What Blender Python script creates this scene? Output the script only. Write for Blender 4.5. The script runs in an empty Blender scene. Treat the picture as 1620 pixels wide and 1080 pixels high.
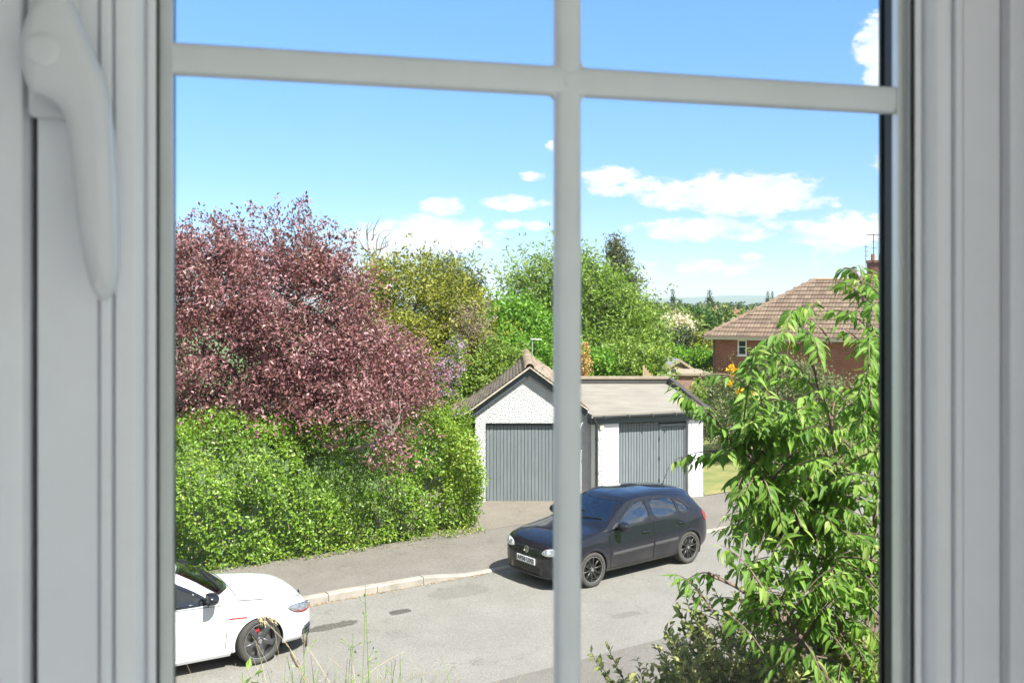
import bpy, bmesh, math, random
import numpy as np
from mathutils import Vector, Matrix
from mathutils.bvhtree import BVHTree
from mathutils.geometry import tessellate_polygon

SC = bpy.context.scene
COL = SC.collection
# ------------------------------------------------------------------ camera
F, CX, HY, EYE = 1480.0, 810.0, 478.0, 5.15      # focal length in photo pixels, principal column, horizon row, eye height
cam_data = bpy.data.cameras.new('camera')
cam = bpy.data.objects.new('camera', cam_data)
COL.objects.link(cam)
cam.location = (0, 0, EYE)
cam.rotation_euler = (math.radians(90), 0, 0)
cam_data.sensor_width = 36.0
cam_data.lens = 36.0 * F / 1620.0
cam_data.shift_y = -(540.0 - HY) / 1620.0
cam_data.clip_start = 0.05
cam_data.clip_end = 20000
cam_data.dof.use_dof = True
cam_data.dof.focus_distance = 14.0
cam_data.dof.aperture_fstop = 13.0
SC.camera = cam

# ------------------------------------------------------------------ sun, sky, exposure
SUN_DIR = Vector((0.52, -0.60, 0.98)).normalized()
sun_data = bpy.data.lights.new('sun', 'SUN')
sun_data.energy = 5.0
sun_data.angle = math.radians(0.5)
sun_data.color = (1.0, 0.96, 0.905)
sun = bpy.data.objects.new('sun', sun_data)
COL.objects.link(sun)
sun.rotation_euler = SUN_DIR.to_track_quat('Z', 'Y').to_euler()
sun.location = (20, -10, 40)

SC.view_settings.view_transform = 'Standard'
SC.view_settings.look = 'None'
SC.view_settings.gamma = 1.0
SC.view_settings.use_curve_mapping = False
SC.view_settings.exposure = 1.4

world = bpy.data.worlds.new('World')
SC.world = world
world.use_nodes = True


class NT:
    """small node-tree writer"""
    def __init__(self, tree):
        self.t = tree
        self.n = tree.nodes
        self.l = tree.links

    def node(self, typ, **kw):
        nd = self.n.new(typ)
        for k, v in kw.items():
            setattr(nd, k, v)
        return nd

    def put(self, sock, v):
        if isinstance(v, bpy.types.NodeSocket):
            self.l.new(v, sock)
        elif v is not None:
            if isinstance(v, (tuple, list)) and len(v) == 3 and sock.type == 'RGBA':
                v = (*v, 1)
            sock.default_value = v

    def math(self, op, a, b=None, c=None, clamp=False):
        nd = self.node('ShaderNodeMath', operation=op)
        nd.use_clamp = clamp
        for i, v in enumerate((a, b, c)):
            if v is not None:
                self.put(nd.inputs[i], v)
        return nd.outputs[0]

    def noise(self, vec, scale, detail=3, rough=0.55, dist=0.0):
        nd = self.node('ShaderNodeTexNoise')
        if vec is not None:
            self.put(nd.inputs['Vector'], vec)
        nd.inputs['Scale'].default_value = scale
        nd.inputs['Detail'].default_value = detail
        nd.inputs['Roughness'].default_value = rough
        nd.inputs['Distortion'].default_value = dist
        return nd.outputs['Fac']

    def voronoi(self, vec, scale, feature='F1', out='Distance'):
        nd = self.node('ShaderNodeTexVoronoi', feature=feature)
        if vec is not None:
            self.put(nd.inputs['Vector'], vec)
        nd.inputs['Scale'].default_value = scale
        return nd.outputs[out]

    def ramp(self, fac, stops, interp='LINEAR'):
        nd = self.node('ShaderNodeValToRGB')
        cr = nd.color_ramp
        cr.interpolation = interp
        while len(cr.elements) < len(stops):
            cr.elements.new(0.5)
        for e, (p, c) in zip(cr.elements, stops):
            e.position = p
            e.color = (*c, 1) if len(c) == 3 else c
        self.put(nd.inputs[0], fac)
        return nd.outputs[0]

    def mix(self, fac, a, b, blend='MIX'):
        nd = self.node('ShaderNodeMix', data_type='RGBA', blend_type=blend)
        self.put(nd.inputs[0], fac)
        self.put(nd.inputs[6], a)
        self.put(nd.inputs[7], b)
        return nd.outputs[2]

    def smooth(self, v, lo, hi, tlo=0.0, thi=1.0):
        nd = self.node('ShaderNodeMapRange', interpolation_type='SMOOTHSTEP')
        self.put(nd.inputs[0], v)
        for i, x in zip((1, 2, 3, 4), (lo, hi, tlo, thi)):
            nd.inputs[i].default_value = x
        return nd.outputs[0]


wt = NT(world.node_tree)
for nd in list(wt.n):
    wt.n.remove(nd)
w_out = wt.node('ShaderNodeOutputWorld')
w_bg = wt.node('ShaderNodeBackground')
w_bg.inputs['Strength'].default_value = 0.085
w_sky = wt.node('ShaderNodeTexSky', sky_type='NISHITA')
w_sky.sun_disc = False
w_sky.sun_elevation = math.asin(SUN_DIR.z)
w_sky.sun_rotation = math.atan2(SUN_DIR.x, SUN_DIR.y)
w_sky.altitude = 100
w_sky.air_density = 1.0
w_sky.dust_density = 0.3
w_sky.ozone_density = 2.5
w_tc = wt.node('ShaderNodeTexCoord')
w_sep = wt.node('ShaderNodeSeparateXYZ')
wt.put(w_sep.inputs[0], w_tc.outputs['Generated'])
az = wt.math('ARCTAN2', w_sep.outputs[0], w_sep.outputs[1])
el = wt.math('ARCSINE', w_sep.outputs[2])
# clouds: (column, row, half width, half height, density) in photo pixels, turned into azimuth and elevation
CLOUDS = [
    (1195, 306, 118, 40, 1.0), (962, 280, 44, 21, .95), (1062, 312, 72, 26, .9), (1110, 362, 115, 20, .85),
    (1185, 374, 48, 12, .7), (1015, 298, 76, 17, .8), (1270, 318, 60, 18, .7), (668, 376, 122, 36, 1.0), (700, 327, 34, 17, .85), (600, 372, 55, 18, .8),
    (812, 322, 46, 14, .9), (843, 279, 20, 9, .8), (800, 355, 25, 9, .7), (852, 357, 26, 9, .7),
    (862, 321, 16, 7, .6), (1332, 366, 84, 33, .95), (1318, 323, 14, 10, .6), (1384, 70, 34, 44, .85),
    (1392, 118, 30, 30, .9), (1150, 424, 120, 22, .36), (720, 436, 100, 14, .25), (1040, 432, 50, 12, .25),
    (875, 232, 14, 9, .6), (1500, 250, 120, 45, 1.0), (90, 300, 150, 50, 1.0), (-150, 120, 140, 60, 1.0), (1750, 60, 120, 60, 1.0)]
comb = wt.node('ShaderNodeCombineXYZ')
wt.put(comb.inputs[0], az)
wt.put(comb.inputs[1], wt.math('MULTIPLY', el, 2.0))
n_big = wt.noise(comb.outputs[0], 17.0, 7, 0.62, 0.25)
n_fine = wt.noise(comb.outputs[0], 46.0, 8, 0.68, 0.35)
acc = None
for cx_, cy_, rx_, ry_, dn in CLOUDS:
    a0 = math.atan2((cx_ - CX) / F, 1)
    k0 = math.hypot(1, (cx_ - CX) / F)
    e0 = math.atan2((HY - cy_) / F, k0)
    ra = 1.08 * rx_ / F / (k0 * k0)
    re = 1.0 * ry_ / F / k0
    da = wt.math('MULTIPLY', wt.math('SUBTRACT', az, a0), 1 / ra)
    de = wt.math('MULTIPLY', wt.math('SUBTRACT', el, e0), 1 / re)
    d2 = wt.math('ADD', wt.math('MULTIPLY', da, da), wt.math('MULTIPLY', de, de))
    v = wt.math('MULTIPLY', wt.math('SUBTRACT', 1.0, d2), dn)
    acc = v if acc is None else wt.math('MAXIMUM', acc, v)
# unseen scattered cumulus elsewhere round the sky, thickened for reflections and fill light
n_all = wt.noise(w_tc.outputs['Generated'], 3.2, 6, 0.6, 0.3)
away = wt.smooth(wt.math('ABSOLUTE', az), 0.62, 0.95)
gen = wt.math('MULTIPLY', wt.math('SUBTRACT', wt.math('MULTIPLY', n_all, 4.0), 1.55), away)
gen = wt.math('SUBTRACT', gen, wt.math('SUBTRACT', 1.0, away))
acc = wt.math('MAXIMUM', acc, gen)
acc = wt.math('ADD', acc, wt.math('MULTIPLY', wt.math('SUBTRACT', n_big, 0.5), 2.6))
acc = wt.math('ADD', acc, wt.math('MULTIPLY', wt.math('SUBTRACT', n_fine, 0.5), 2.0))
cl = wt.math('MULTIPLY', wt.smooth(acc, -0.08, 0.50), 0.96)
cl = wt.math('MULTIPLY', cl, wt.smooth(el, -0.01, 0.03))
sky_tint = wt.ramp(wt.math('MULTIPLY', el, 2.0), [(0.0, (.58, .66, .76)), (.10, (.55, .66, .88)), (.26, (.55, .72, 1.07)), (.62, (.66, .94, 1.24))])
tinted = wt.mix(1.0, w_sky.outputs[0], sky_tint, 'MULTIPLY')
n_body = wt.noise(comb.outputs[0], 24.0, 6, 0.62, 0.4)
c_col = wt.mix(wt.smooth(wt.math('ADD', wt.math('MULTIPLY', acc, .35), wt.math('MULTIPLY', n_body, 1.3)), 0.55, 1.05), (3.9, 4.3, 4.85), (5.35, 5.35, 5.4))
sky_col = wt.mix(cl, tinted, c_col)
wt.put(w_bg.inputs['Color'], sky_col)
wt.l.new(w_bg.outputs[0], w_out.inputs['Surface'])

# ------------------------------------------------------------------ helpers
R = math.radians
HAZE = 0.00016


def px(x, y, d):
    """photo column, row and depth -> world point"""
    return Vector(((x - CX) / F * d, d, EYE - (y - HY) / F * d))


def gp(x, y, z=0.0):
    """photo column and row -> world point on the level z"""
    d = F * (EYE - z) / (y - HY)
    return Vector(((x - CX) / F * d, d, z))


def tag(o, label=None, cat=None, group=None, kind=None):
    if label:
        o['label'] = label
    if cat:
        o['category'] = cat
    if group:
        o['group'] = group
    if kind:
        o['kind'] = kind
    return o


def empty(name, loc=(0, 0, 0), rz=0.0, parent=None):
    o = bpy.data.objects.new(name, None)
    o.empty_display_size = 0.2
    COL.objects.link(o)
    o.location = loc
    o.rotation_euler = (0, 0, rz)
    if parent:
        o.parent = parent
    return o


def link(name, me, parent=None):
    o = bpy.data.objects.new(name, me)
    COL.objects.link(o)
    if parent:
        o.parent = parent
    return o


def mesh_np(name, verts, faces, mat, parent=None, tint=None, smooth=False, nside=None):
    """faces: (N,k) int array; tint: per-face float"""
    verts = np.asarray(verts, np.float32).reshape(-1, 3)
    faces = np.asarray(faces, np.int32)
    k = faces.shape[1]
    me = bpy.data.meshes.new(name)
    me.vertices.add(len(verts))
    me.vertices.foreach_set('co', verts.ravel())
    me.loops.add(faces.size)
    me.loops.foreach_set('vertex_index', faces.ravel())
    me.polygons.add(len(faces))
    me.polygons.foreach_set('loop_start', np.arange(len(faces), dtype=np.int32) * k)
    if smooth:
        me.polygons.foreach_set('use_smooth', np.ones(len(faces), bool))
    if tint is not None:
        at = me.attributes.new('tint', 'FLOAT', 'FACE')
        at.data.foreach_set('value', np.asarray(tint, np.float32))
    me.update(calc_edges=True)
    me.validate()
    if mat:
        me.materials.append(mat)
    return link(name, me, parent)


class MB:
    """collects simple solids into one mesh"""
    def __init__(self):
        self.v = []
        self.f = []

    def add(self, vs, fs):
        b = len(self.v)
        self.v += [tuple(p) for p in vs]
        self.f += [tuple(i + b for i in q) for q in fs]
        return self

    def box(self, x0, x1, y0, y1, z0, z1, m=None):
        vs = [Vector((x, y, z)) for z in (z0, z1) for y in (y0, y1) for x in (x0, x1)]
        if m is not None:
            vs = [m @ v for v in vs]
        self.add(vs, [(0, 2, 3, 1), (4, 5, 7, 6), (0, 1, 5, 4), (2, 6, 7, 3), (0, 4, 6, 2), (1, 3, 7, 5)])
        return self

    def prism(self, poly, z0, z1, m=None):
        """poly: 2-D points, counter-clockwise, extruded in z"""
        n = len(poly)
        vs = [Vector((p[0], p[1], z0)) for p in poly] + [Vector((p[0], p[1], z1)) for p in poly]
        if m is not None:
            vs = [m @ v for v in vs]
        tri = tessellate_polygon([[Vector((p[0], p[1], 0)) for p in poly]])
        fs = [(i, (i + 1) % n, n + (i + 1) % n, n + i) for i in range(n)]
        for t in tri:
            a, b, c = [Vector((poly[i][0], poly[i][1], 0)) for i in t]
            t = t if (b - a).cross(c - a).z > 0 else (t[0], t[2], t[1])
            fs.append(tuple(n + i for i in t))
            fs.append((t[2], t[1], t[0]))
        self.add(vs, fs)
        return self

    def tube(self, pts, radii, sides=6, cap=True):
        pts = [Vector(p) for p in pts]
        if not isinstance(radii, (list, tuple)):
            radii = [radii] * len(pts)
        vs, fs = [], []
        up = Vector((0.13, 0.21, 0.97))
        for i, p in enumerate(pts):
            d = (pts[min(i + 1, len(pts) - 1)] - pts[max(i - 1, 0)])
            d = d.normalized() if d.length > 1e-9 else Vector((0, 0, 1))
            a = d.cross(up)
            if a.length < 0.05:
                a = d.cross(Vector((1, 0, 0)))
            a.normalize()
            b = d.cross(a)
            for k in range(sides):
                t = 2 * math.pi * k / sides
                vs.append(p + (a * math.cos(t) + b * math.sin(t)) * radii[i])
        for i in range(len(pts) - 1):
            for k in range(sides):
                k2 = (k + 1) % sides
                fs.append((i * sides + k, i * sides + k2, (i + 1) * sides + k2, (i + 1) * sides + k))
        if cap:
            fs.append(tuple(range(sides))[::-1])
            fs.append(tuple((len(pts) - 1) * sides + k for k in range(sides)))
        self.add(vs, fs)
        return self

    def lathe(self, prof, m=None, n=24, closed=False):
        """prof: (radius, height) pairs turned round local Z"""
        vs = []
        for r_, h_ in prof:
            for k in range(n):
                t = 2 * math.pi * k / n
                v = Vector((r_ * math.cos(t), r_ * math.sin(t), h_))
                vs.append(m @ v if m is not None else v)
        fs = []
        last = len(prof) if closed else len(prof) - 1
        for i in range(last):
            j = (i + 1) % len(prof)
            for k in range(n):
                k2 = (k + 1) % n
                fs.append((i * n + k, i * n + k2, j * n + k2, j * n + k))
        self.add(vs, fs)
        return self

    def build(self, name, mat, parent=None, smooth=False, bevel=0.0, seg=2, angle=40):
        me = bpy.data.meshes.new(name)
        me.from_pydata(self.v, [], self.f)
        me.validate()
        if bevel > 0:
            bm = bmesh.new()
            bm.from_mesh(me)
            bmesh.ops.recalc_face_normals(bm, faces=bm.faces)
            ed = [e for e in bm.edges if len(e.link_faces) == 2 and e.calc_face_angle(0) > R(25)]
            bmesh.ops.bevel(bm, geom=ed, offset=bevel, segments=seg, profile=0.5, affect='EDGES', clamp_overlap=True)
            bm.to_mesh(me)
            bm.free()
        else:
            bm = bmesh.new()
            bm.from_mesh(me)
            bmesh.ops.recalc_face_normals(bm, faces=bm.faces)
            bm.to_mesh(me)
            bm.free()
        if smooth:
            me.polygons.foreach_set('use_smooth', [True] * len(me.polygons))
            try:
                me.set_sharp_from_angle(angle=R(angle))
            except Exception:
                pass
        if mat:
            me.materials.append(mat)
        return link(name, me, parent)


# ------------------------------------------------------------------ materials
def new_mat(name):
    m = bpy.data.materials.new(name)
    m.use_nodes = True
    t = NT(m.node_tree)
    b = m.node_tree.nodes['Principled BSDF']
    return m, t, b


def obj_vec(t, kind='Object'):
    return t.node('ShaderNodeTexCoord').outputs[kind]


def geo_pos(t):
    return t.node('ShaderNodeNewGeometry').outputs['Position']


def bump(t, b, h, strength=0.4, dist=0.01):
    nd = t.node('ShaderNodeBump')
    nd.inputs['Strength'].default_value = strength
    nd.inputs['Distance'].default_value = dist
    t.put(nd.inputs['Height'], h)
    t.l.new(nd.outputs[0], b.inputs['Normal'])


def plain(name, col, rough=0.5, metal=0.0, var=0.08, scale=8.0, coat=0.0, spec=0.5, bumpy=0.0, bscale=60.0):
    m, t, b = new_mat(name)
    p = geo_pos(t)
    n = t.noise(p, scale, 4, 0.6)
    k0 = tuple(c * (1 - var) for c in col)
    k1 = tuple(min(1, c * (1 + var)) for c in col)
    t.put(b.inputs['Base Color'], t.ramp(n, [(0.3, k0), (0.7, k1)]))
    b.inputs['Roughness'].default_value = rough
    b.inputs['Metallic'].default_value = metal
    b.inputs['Specular IOR Level'].default_value = spec
    if coat:
        b.inputs['Coat Weight'].default_value = coat
        b.inputs['Coat Roughness'].default_value = 0.03
    if bumpy:
        bump(t, b, t.noise(p, bscale, 4, 0.6), bumpy, 0.01)
    return m


def leaf_mat(name, c0, c1, c2=None, trans=0.35, rough=0.45, spec=0.4):
    """leaves: per-leaf tint from c0 to c1 (rare c2); light passes through"""
    m, t, b = new_mat(name)
    at = t.node('ShaderNodeAttribute', attribute_name='tint')
    stops = [(0.0, c0), (0.8, c1)]
    if c2:
        stops = [(0.0, c0), (0.72, c1), (0.95, c2)]
    col = t.ramp(at.outputs['Fac'], stops)
    n = t.noise(geo_pos(t), 1.3, 3, 0.6)
    col = t.mix(t.smooth(n, 0.35, 0.7, 0.0, 0.35), col, t.mix(1.0, col, (1.15, 1.12, 0.8), 'MULTIPLY'))
    t.put(b.inputs['Base Color'], col)
    b.inputs['Roughness'].default_value = rough
    b.inputs['Specular IOR Level'].default_value = spec
    tr = t.node('ShaderNodeBsdfTranslucent')
    t.put(tr.inputs['Color'], t.mix(1.0, col, (1.25, 1.3, 0.75), 'MULTIPLY'))
    mx = t.node('ShaderNodeMixShader')
    mx.inputs[0].default_value = trans
    t.l.new(b.outputs[0], mx.inputs[1])
    t.l.new(tr.outputs[0], mx.inputs[2])
    t.l.new(mx.outputs[0], m.node_tree.nodes['Material Output'].inputs['Surface'])
    return m


def bark_mat(name, c0, c1):
    m, t, b = new_mat(name)
    p = geo_pos(t)
    t.put(b.inputs['Base Color'], t.ramp(t.noise(p, 14, 4, 0.7), [(0.3, c0), (0.7, c1)]))
    b.inputs['Roughness'].default_value = 0.85
    bump(t, b, t.noise(p, 45, 4, 0.7), 0.5, 0.01)
    return m
# ================================================================== GROUND, ROAD, PAVEMENTS, HILLS
def terrain_z(x, y):
    """land: level round the road, falling gently beyond the gardens"""
    d = max(y, 0.0)
    def sm(a, b, v):
        t = min(1, max(0, (v - a) / (b - a)))
        return t * t * (3 - 2 * t)
    return -0.05 - 9.5 * sm(55, 260, d) - 4.0 * sm(300, 900, d)


def ground_mat():
    m, t, b = new_mat('meadow_and_soil')
    p = geo_pos(t)
    n1 = t.noise(p, 0.02, 4, 0.6)
    n2 = t.noise(p, 1.5, 5, 0.65)
    c = t.mix(t.smooth(n1, 0.4, 0.6), (0.075, 0.12, 0.028), (0.13, 0.15, 0.045))
    c = t.mix(t.smooth(n2, 0.35, 0.75, 0, .5), c, (0.05, 0.085, 0.02))
    t.put(b.inputs['Base Color'], c)
    b.inputs['Roughness'].default_value = 0.95
    bump(t, b, t.noise(p, 12, 4, 0.7), 0.6, 0.04)
    return m


M_ground = ground_mat()
xs = np.concatenate([-np.geomspace(6000, 12, 34), np.linspace(-10, 10, 11), np.geomspace(12, 6000, 34)])
ys = np.concatenate([[-60, -30, -10], np.linspace(0, 60, 13), np.geomspace(66, 5200, 44)])
gv = [(x, y, terrain_z(x, y)) for y in ys for x in xs]
nx = len(xs)
gf = [(j * nx + i, j * nx + i + 1, (j + 1) * nx + i + 1, (j + 1) * nx + i) for j in range(len(ys) - 1) for i in range(nx - 1)]
ground = mesh_np('ground', gv, gf, M_ground, smooth=True)
tag(ground, 'wide green land falling gently away beyond the gardens', 'ground', kind='structure')


def hills():
    m, t, b = new_mat('far_woods')
    p = geo_pos(t)
    n = t.noise(p, 0.012, 5, 0.6)
    t.put(b.inputs['Base Color'], t.ramp(n, [(0.35, (0.035, 0.07, 0.025)), (0.55, (0.06, 0.10, 0.035)), (0.7, (0.12, 0.15, 0.05))]))
    b.inputs['Roughness'].default_value = 0.95
    rng = np.random.default_rng(5)
    xs = np.linspace(-3800, 3800, 150)
    rows = [(3200, -14), (3500, 2), (3800, 12), (4150, 22), (4500, 27), (4900, 26), (5300, 20)]
    ph = rng.uniform(0, 6, 6)
    v = []
    for j, (y, z) in enumerate(rows):
        for x in xs:
            w = 0.5 + 0.35 * math.sin(x * .0021 + ph[0]) + 0.22 * math.sin(x * .0057 + ph[1] + j) + 0.06 * math.sin(x * .021 + ph[2] + 2 * j)
            w += 0.9 * math.exp(-((x - 1130) / 260) ** 2)
            v.append((x, y, z * (0.55 + 0.5 * w) if z > 0 else z))
    n_ = len(xs)
    f = [(j * n_ + i, j * n_ + i + 1, (j + 1) * n_ + i + 1, (j + 1) * n_ + i) for j in range(len(rows) - 1) for i in range(n_ - 1)]
    o = mesh_np('hills', v, f, m, smooth=True)
    tag(o, 'low wooded hills along the horizon', 'hills', kind='structure')


hills()

# ---- the road line: kerb of the far side, photographed joints give the direction
K_ANG = R(32.6)
KT = Vector((math.cos(K_ANG), math.sin(K_ANG), 0))       # along the road, to the right and away
KN = Vector((-math.sin(K_ANG), math.cos(K_ANG), 0))      # across the road, away from the window
K0 = gp(670, 924)                                        # a kerb joint


def rd(t, n, z=0.0):
    return K0 + KT * t + KN * n + Vector((0, 0, z))


def kerb_h(t):
    return 0.13 if t < 0 else (0.13 - 0.10 * t / 0.915 if t < 0.915 else 0.03)


def asphalt(name, c0, c1, speck, seed, patches=False):
    m, t, b = new_mat(name)
    p = geo_pos(t)
    n1 = t.noise(p, 0.9 + seed * .1, 5, 0.65)
    n2 = t.noise(p, 55, 3, 0.6)
    v = t.voronoi(p, 70)
    c = t.ramp(n1, [(0.3, c0), (0.7, c1)])
    c = t.mix(t.smooth(n2, 0.35, 0.7, 0, .45), c, speck)
    c = t.mix(t.smooth(v, 0.0, 0.35, .35, 0), c, tuple(x * .45 for x in c0))
    # long faint scrape marks and mended seams
    n3 = t.noise(p, 3.2, 4, 0.6, 1.2)
    c = t.mix(t.smooth(n3, 0.60, 0.68, 0, .22), c, tuple(x * .6 for x in c0))
    if patches:
        for (cx_, cy_, rx_, ry_, dk) in patches:
            q = gp(cx_, cy_)
            vec = t.node('ShaderNodeVectorMath', operation='SUBTRACT')
            t.put(vec.inputs[0], p)
            vec.inputs[1].default_value = q
            mp = t.node('ShaderNodeMapping')
            mp.inputs['Rotation'].default_value = (0, 0, -K_ANG)
            mp.inputs['Scale'].default_value = (1, 1, 1)
            t.put(mp.inputs['Vector'], vec.outputs[0])
            sp = t.node('ShaderNodeSeparateXYZ')
            t.put(sp.inputs[0], mp.outputs[0])
            a = t.math('MULTIPLY', sp.outputs[0], 1 / rx_)
            e = t.math('MULTIPLY', sp.outputs[1], 1 / ry_)
            dd = t.math('ADD', t.math('MULTIPLY', a, a), t.math('MULTIPLY', e, e))
            dd = t.math('ADD', dd, t.math('MULTIPLY', t.math('SUBTRACT', t.noise(p, 5.5, 4, .6), .5), 2.2))
            c = t.mix(t.smooth(dd, 0.8, 1.05, dk, 0), c, (0.045, 0.04, 0.033))
    c = t.mix(1.0, c, t.ramp(t.noise(p, 24, 9, .85), [(.28, (.68, .68, .68)), (.72, (1.28, 1.27, 1.25))]), 'MULTIPLY')
    # dark aggregate pits, pale chips, fine cracks
    v2 = t.voronoi(p, 62, out='Color')
    sp2 = t.node('ShaderNodeSeparateXYZ')
    t.put(sp2.inputs[0], v2)
    c = t.mix(t.smooth(sp2.outputs[0], .86, .95, 0, .28), c, tuple(min(1, x * 1.2) for x in speck))
    c = t.mix(t.smooth(sp2.outputs[1], .84, .95, 0, .32), c, tuple(x * .55 for x in c0))
    ck = t.node('ShaderNodeTexVoronoi', feature='DISTANCE_TO_EDGE')
    ck.inputs['Scale'].default_value = .55
    wob = t.node('ShaderNodeVectorMath', operation='ADD')
    nz = t.node('ShaderNodeTexNoise')
    nz.inputs['Scale'].default_value = 2.4
    nz.inputs['Detail'].default_value = 5
    t.put(nz.inputs['Vector'], p)
    t.put(wob.inputs[0], p)
    t.put(wob.inputs[1], nz.outputs['Color'])
    t.put(ck.inputs['Vector'], wob.outputs[0])
    crk = t.math('MULTIPLY', t.smooth(ck.outputs['Distance'], .003, .010, 1, 0), t.smooth(t.noise(p, .35, 3, .6), .50, .60))
    c = t.mix(t.math('MULTIPLY', crk, .32), c, (0.04, 0.036, 0.03))
    t.put(b.inputs['Base Color'], c)
    b.inputs['Roughness'].default_value = 0.9
    b.inputs['Specular IOR Level'].default_value = 0.25
    bump(t, b, t.math('ADD', t.math('MULTIPLY', n2, .6), v), 0.45, 0.008)
    return m


def sheet(name, poly, mat, label, cat, z=None):
    """a level sheet from a polygon, triangulated"""
    pts = [Vector(p) if z is None else Vector((p[0], p[1], z)) for p in poly]
    tri = tessellate_polygon([pts])
    me = bpy.data.meshes.new(name)
    fs = []
    for a, b_, c in tri:
        nrm = (pts[b_] - pts[a]).cross(pts[c] - pts[a])
        fs.append((a, b_, c) if nrm.z > 0 else (a, c, b_))
    me.from_pydata([tuple(p) for p in pts], [], fs)
    me.materials.append(mat)
    o = link(name, me)
    tag(o, label, cat, kind='structure')
    return o


ROAD_W = 6.2
M_road = asphalt('road_asphalt', (0.150, 0.140, 0.126), (0.203, 0.191, 0.174), (0.285, 0.27, 0.245), 1,
                 [(525, 990, .50, .15, .72), (632, 967, .22, .12, .8), (725, 935, .6, .35, .22), (850, 1068, .35, .06, .5), (990, 972, .3, .12, .25)])
sheet('road', [rd(-30, -ROAD_W), rd(45, -ROAD_W), rd(45, 0.02), rd(-30, 0.02)], M_road,
      'pale worn asphalt road with dark oil stains', 'road', 0.0)
# near side: darker asphalt footway band flush with the road, then a pale edging
M_near = asphalt('near_footway_asphalt', (0.12, 0.108, 0.096), (0.155, 0.142, 0.126), (0.2, 0.185, 0.165), 2)
a1, a2 = gp(959, 1033), gp(1066, 1005)
n_near = ((a1 - K0).dot(KN) + (a2 - K0).dot(KN)) / 2
sheet('near_footway', [rd(-30, n_near - 2.7), rd(45, n_near - 2.7), rd(45, n_near), rd(-30, n_near)], M_near,
      'darker strip of asphalt along the near side of the road', 'footway', 0.004)
mb = MB()
for k in range(46):
    t0 = -16 + k * 0.92
    mb = MB()
    q = [rd(t0 + .006, n_near - 2.85), rd(t0 + .914, n_near - 2.85), rd(t0 + .914, n_near - 2.7), rd(t0 + .006, n_near - 2.7)]
    mb.prism([(p.x, p.y) for p in q], -0.05, 0.05)
    if k == 0:
        M_conc = plain('kerb_concrete', (0.32, 0.28, 0.23), 0.85, var=.14, scale=5, bumpy=.3)
        near_kerb = empty('near_edging', rd(0, n_near - 2.75))
        tag(near_kerb, 'pale concrete edging on the window side of the road', 'edging', kind='structure')
    o = mb.build('edging_stone', M_conc, None, bevel=.008)
    o.parent = near_kerb
    o.matrix_parent_inverse = Matrix.Translation(-near_kerb.location)

# ---- far pavement, rising from the kerb to the hedge
M_pave = asphalt('pavement_asphalt', (0.125, 0.111, 0.098), (0.17, 0.152, 0.135), (0.22, 0.20, 0.175), 3)
PAVE_W = 2.35
pv, pf = [], []
ts = [-30, -20, -12, -8, -4, -2, 0, .3, .6, .915, 1.5, 3, 5, 8, 11, 14, 18, 24, 34, 45]
for t_ in ts:
    for n_, k in ((0.145, 0), (0.55, .35), (1.2, .75), (PAVE_W, 1), (PAVE_W + .15, 1)):
        h = kerb_h(t_)
        pv.append(rd(t_, n_, h * (1 - k) + 0.14 * k))
for i in range(len(ts) - 1):
    for j in range(4):
        pf.append((i * 5 + j, (i + 1) * 5 + j, (i + 1) * 5 + j + 1, i * 5 + j + 1))
pavement = mesh_np('pavement', pv, pf, M_pave, smooth=True)
tag(pavement, 'grey asphalt pavement between the kerb and the hedge', 'pavement', kind='structure')

kerb = empty('kerb', K0)
tag(kerb, 'pale concrete kerb dropping towards the garage driveway', 'kerb', kind='structure')
M_kerb = plain('kerb_stone', (0.27, 0.24, 0.205), 0.85, var=.2, scale=3.5, bumpy=.35)
for k in range(-18, 34):
    t0, t1 = k * .915 + .005, (k + 1) * .915 - .005
    h0, h1 = kerb_h(t0), kerb_h(t1)
    if abs(k - 0) < 1:
        h0, h1 = 0.13, 0.03
    mb = MB()
    vs = []
    for t_, h in ((t0, h0), (t1, h1)):
        h = h + random.Random(k).uniform(-.004, .004)
        for n_, z in ((0.0, -.1), (0.0, h - .022), (.02, h), (.14, h + .003), (.14, -.1)):
            vs.append(rd(t_, n_, z) - K0)
    mb.add(vs, [(0, 1, 6, 5), (1, 2, 7, 6), (2, 3, 8, 7), (3, 4, 9, 8), (4, 3, 2, 1, 0), (5, 6, 7, 8, 9)])
    mb.build('kerbstone', M_kerb, kerb)

# ---- driveway in front of the garages, gritty brown tarmac
M_drive = asphalt('driveway_tarmac', (0.135, 0.115, 0.094), (0.185, 0.16, 0.132), (0.26, 0.228, 0.19), 4)
q_ = gp(1114, 787, .10)
t_r = (q_ - K0).dot(KT) + .1
sheet('driveway', [rd(1.0, PAVE_W + .05, .145), rd(t_r, PAVE_W + .05, .145), (q_.x + .02, q_.y, .15), (q_.x + .02, 27.0, .15), (-2.4, 27.0, .15), (-2.6, 21.0, .15)], M_drive,
      'gritty brown driveway in front of the garage doors', 'driveway')
# ---- lawn to the right of the garages
m, t, b = new_mat('dry_lawn')
p = geo_pos(t)
t.put(b.inputs['Base Color'], t.ramp(t.noise(p, 1.6, 5, .7), [(0.3, (0.085, 0.13, 0.03)), (0.5, (0.165, 0.175, 0.05)), (0.72, (0.28, 0.225, 0.10))]))
b.inputs['Roughness'].default_value = 0.95
bump(t, b, t.noise(p, 40, 4, .7), .8, .03)
M_lawn = m
sheet('lawn', [(q_.x + .03, q_.y, .155), rd(t_r + .03, PAVE_W + .1, .155), rd(30, PAVE_W + .1, .155), (24, 42, .155), (q_.x + .03, 42, .155)], M_lawn,
      'sunny patchy lawn beside the white garage wall', 'lawn')
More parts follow.
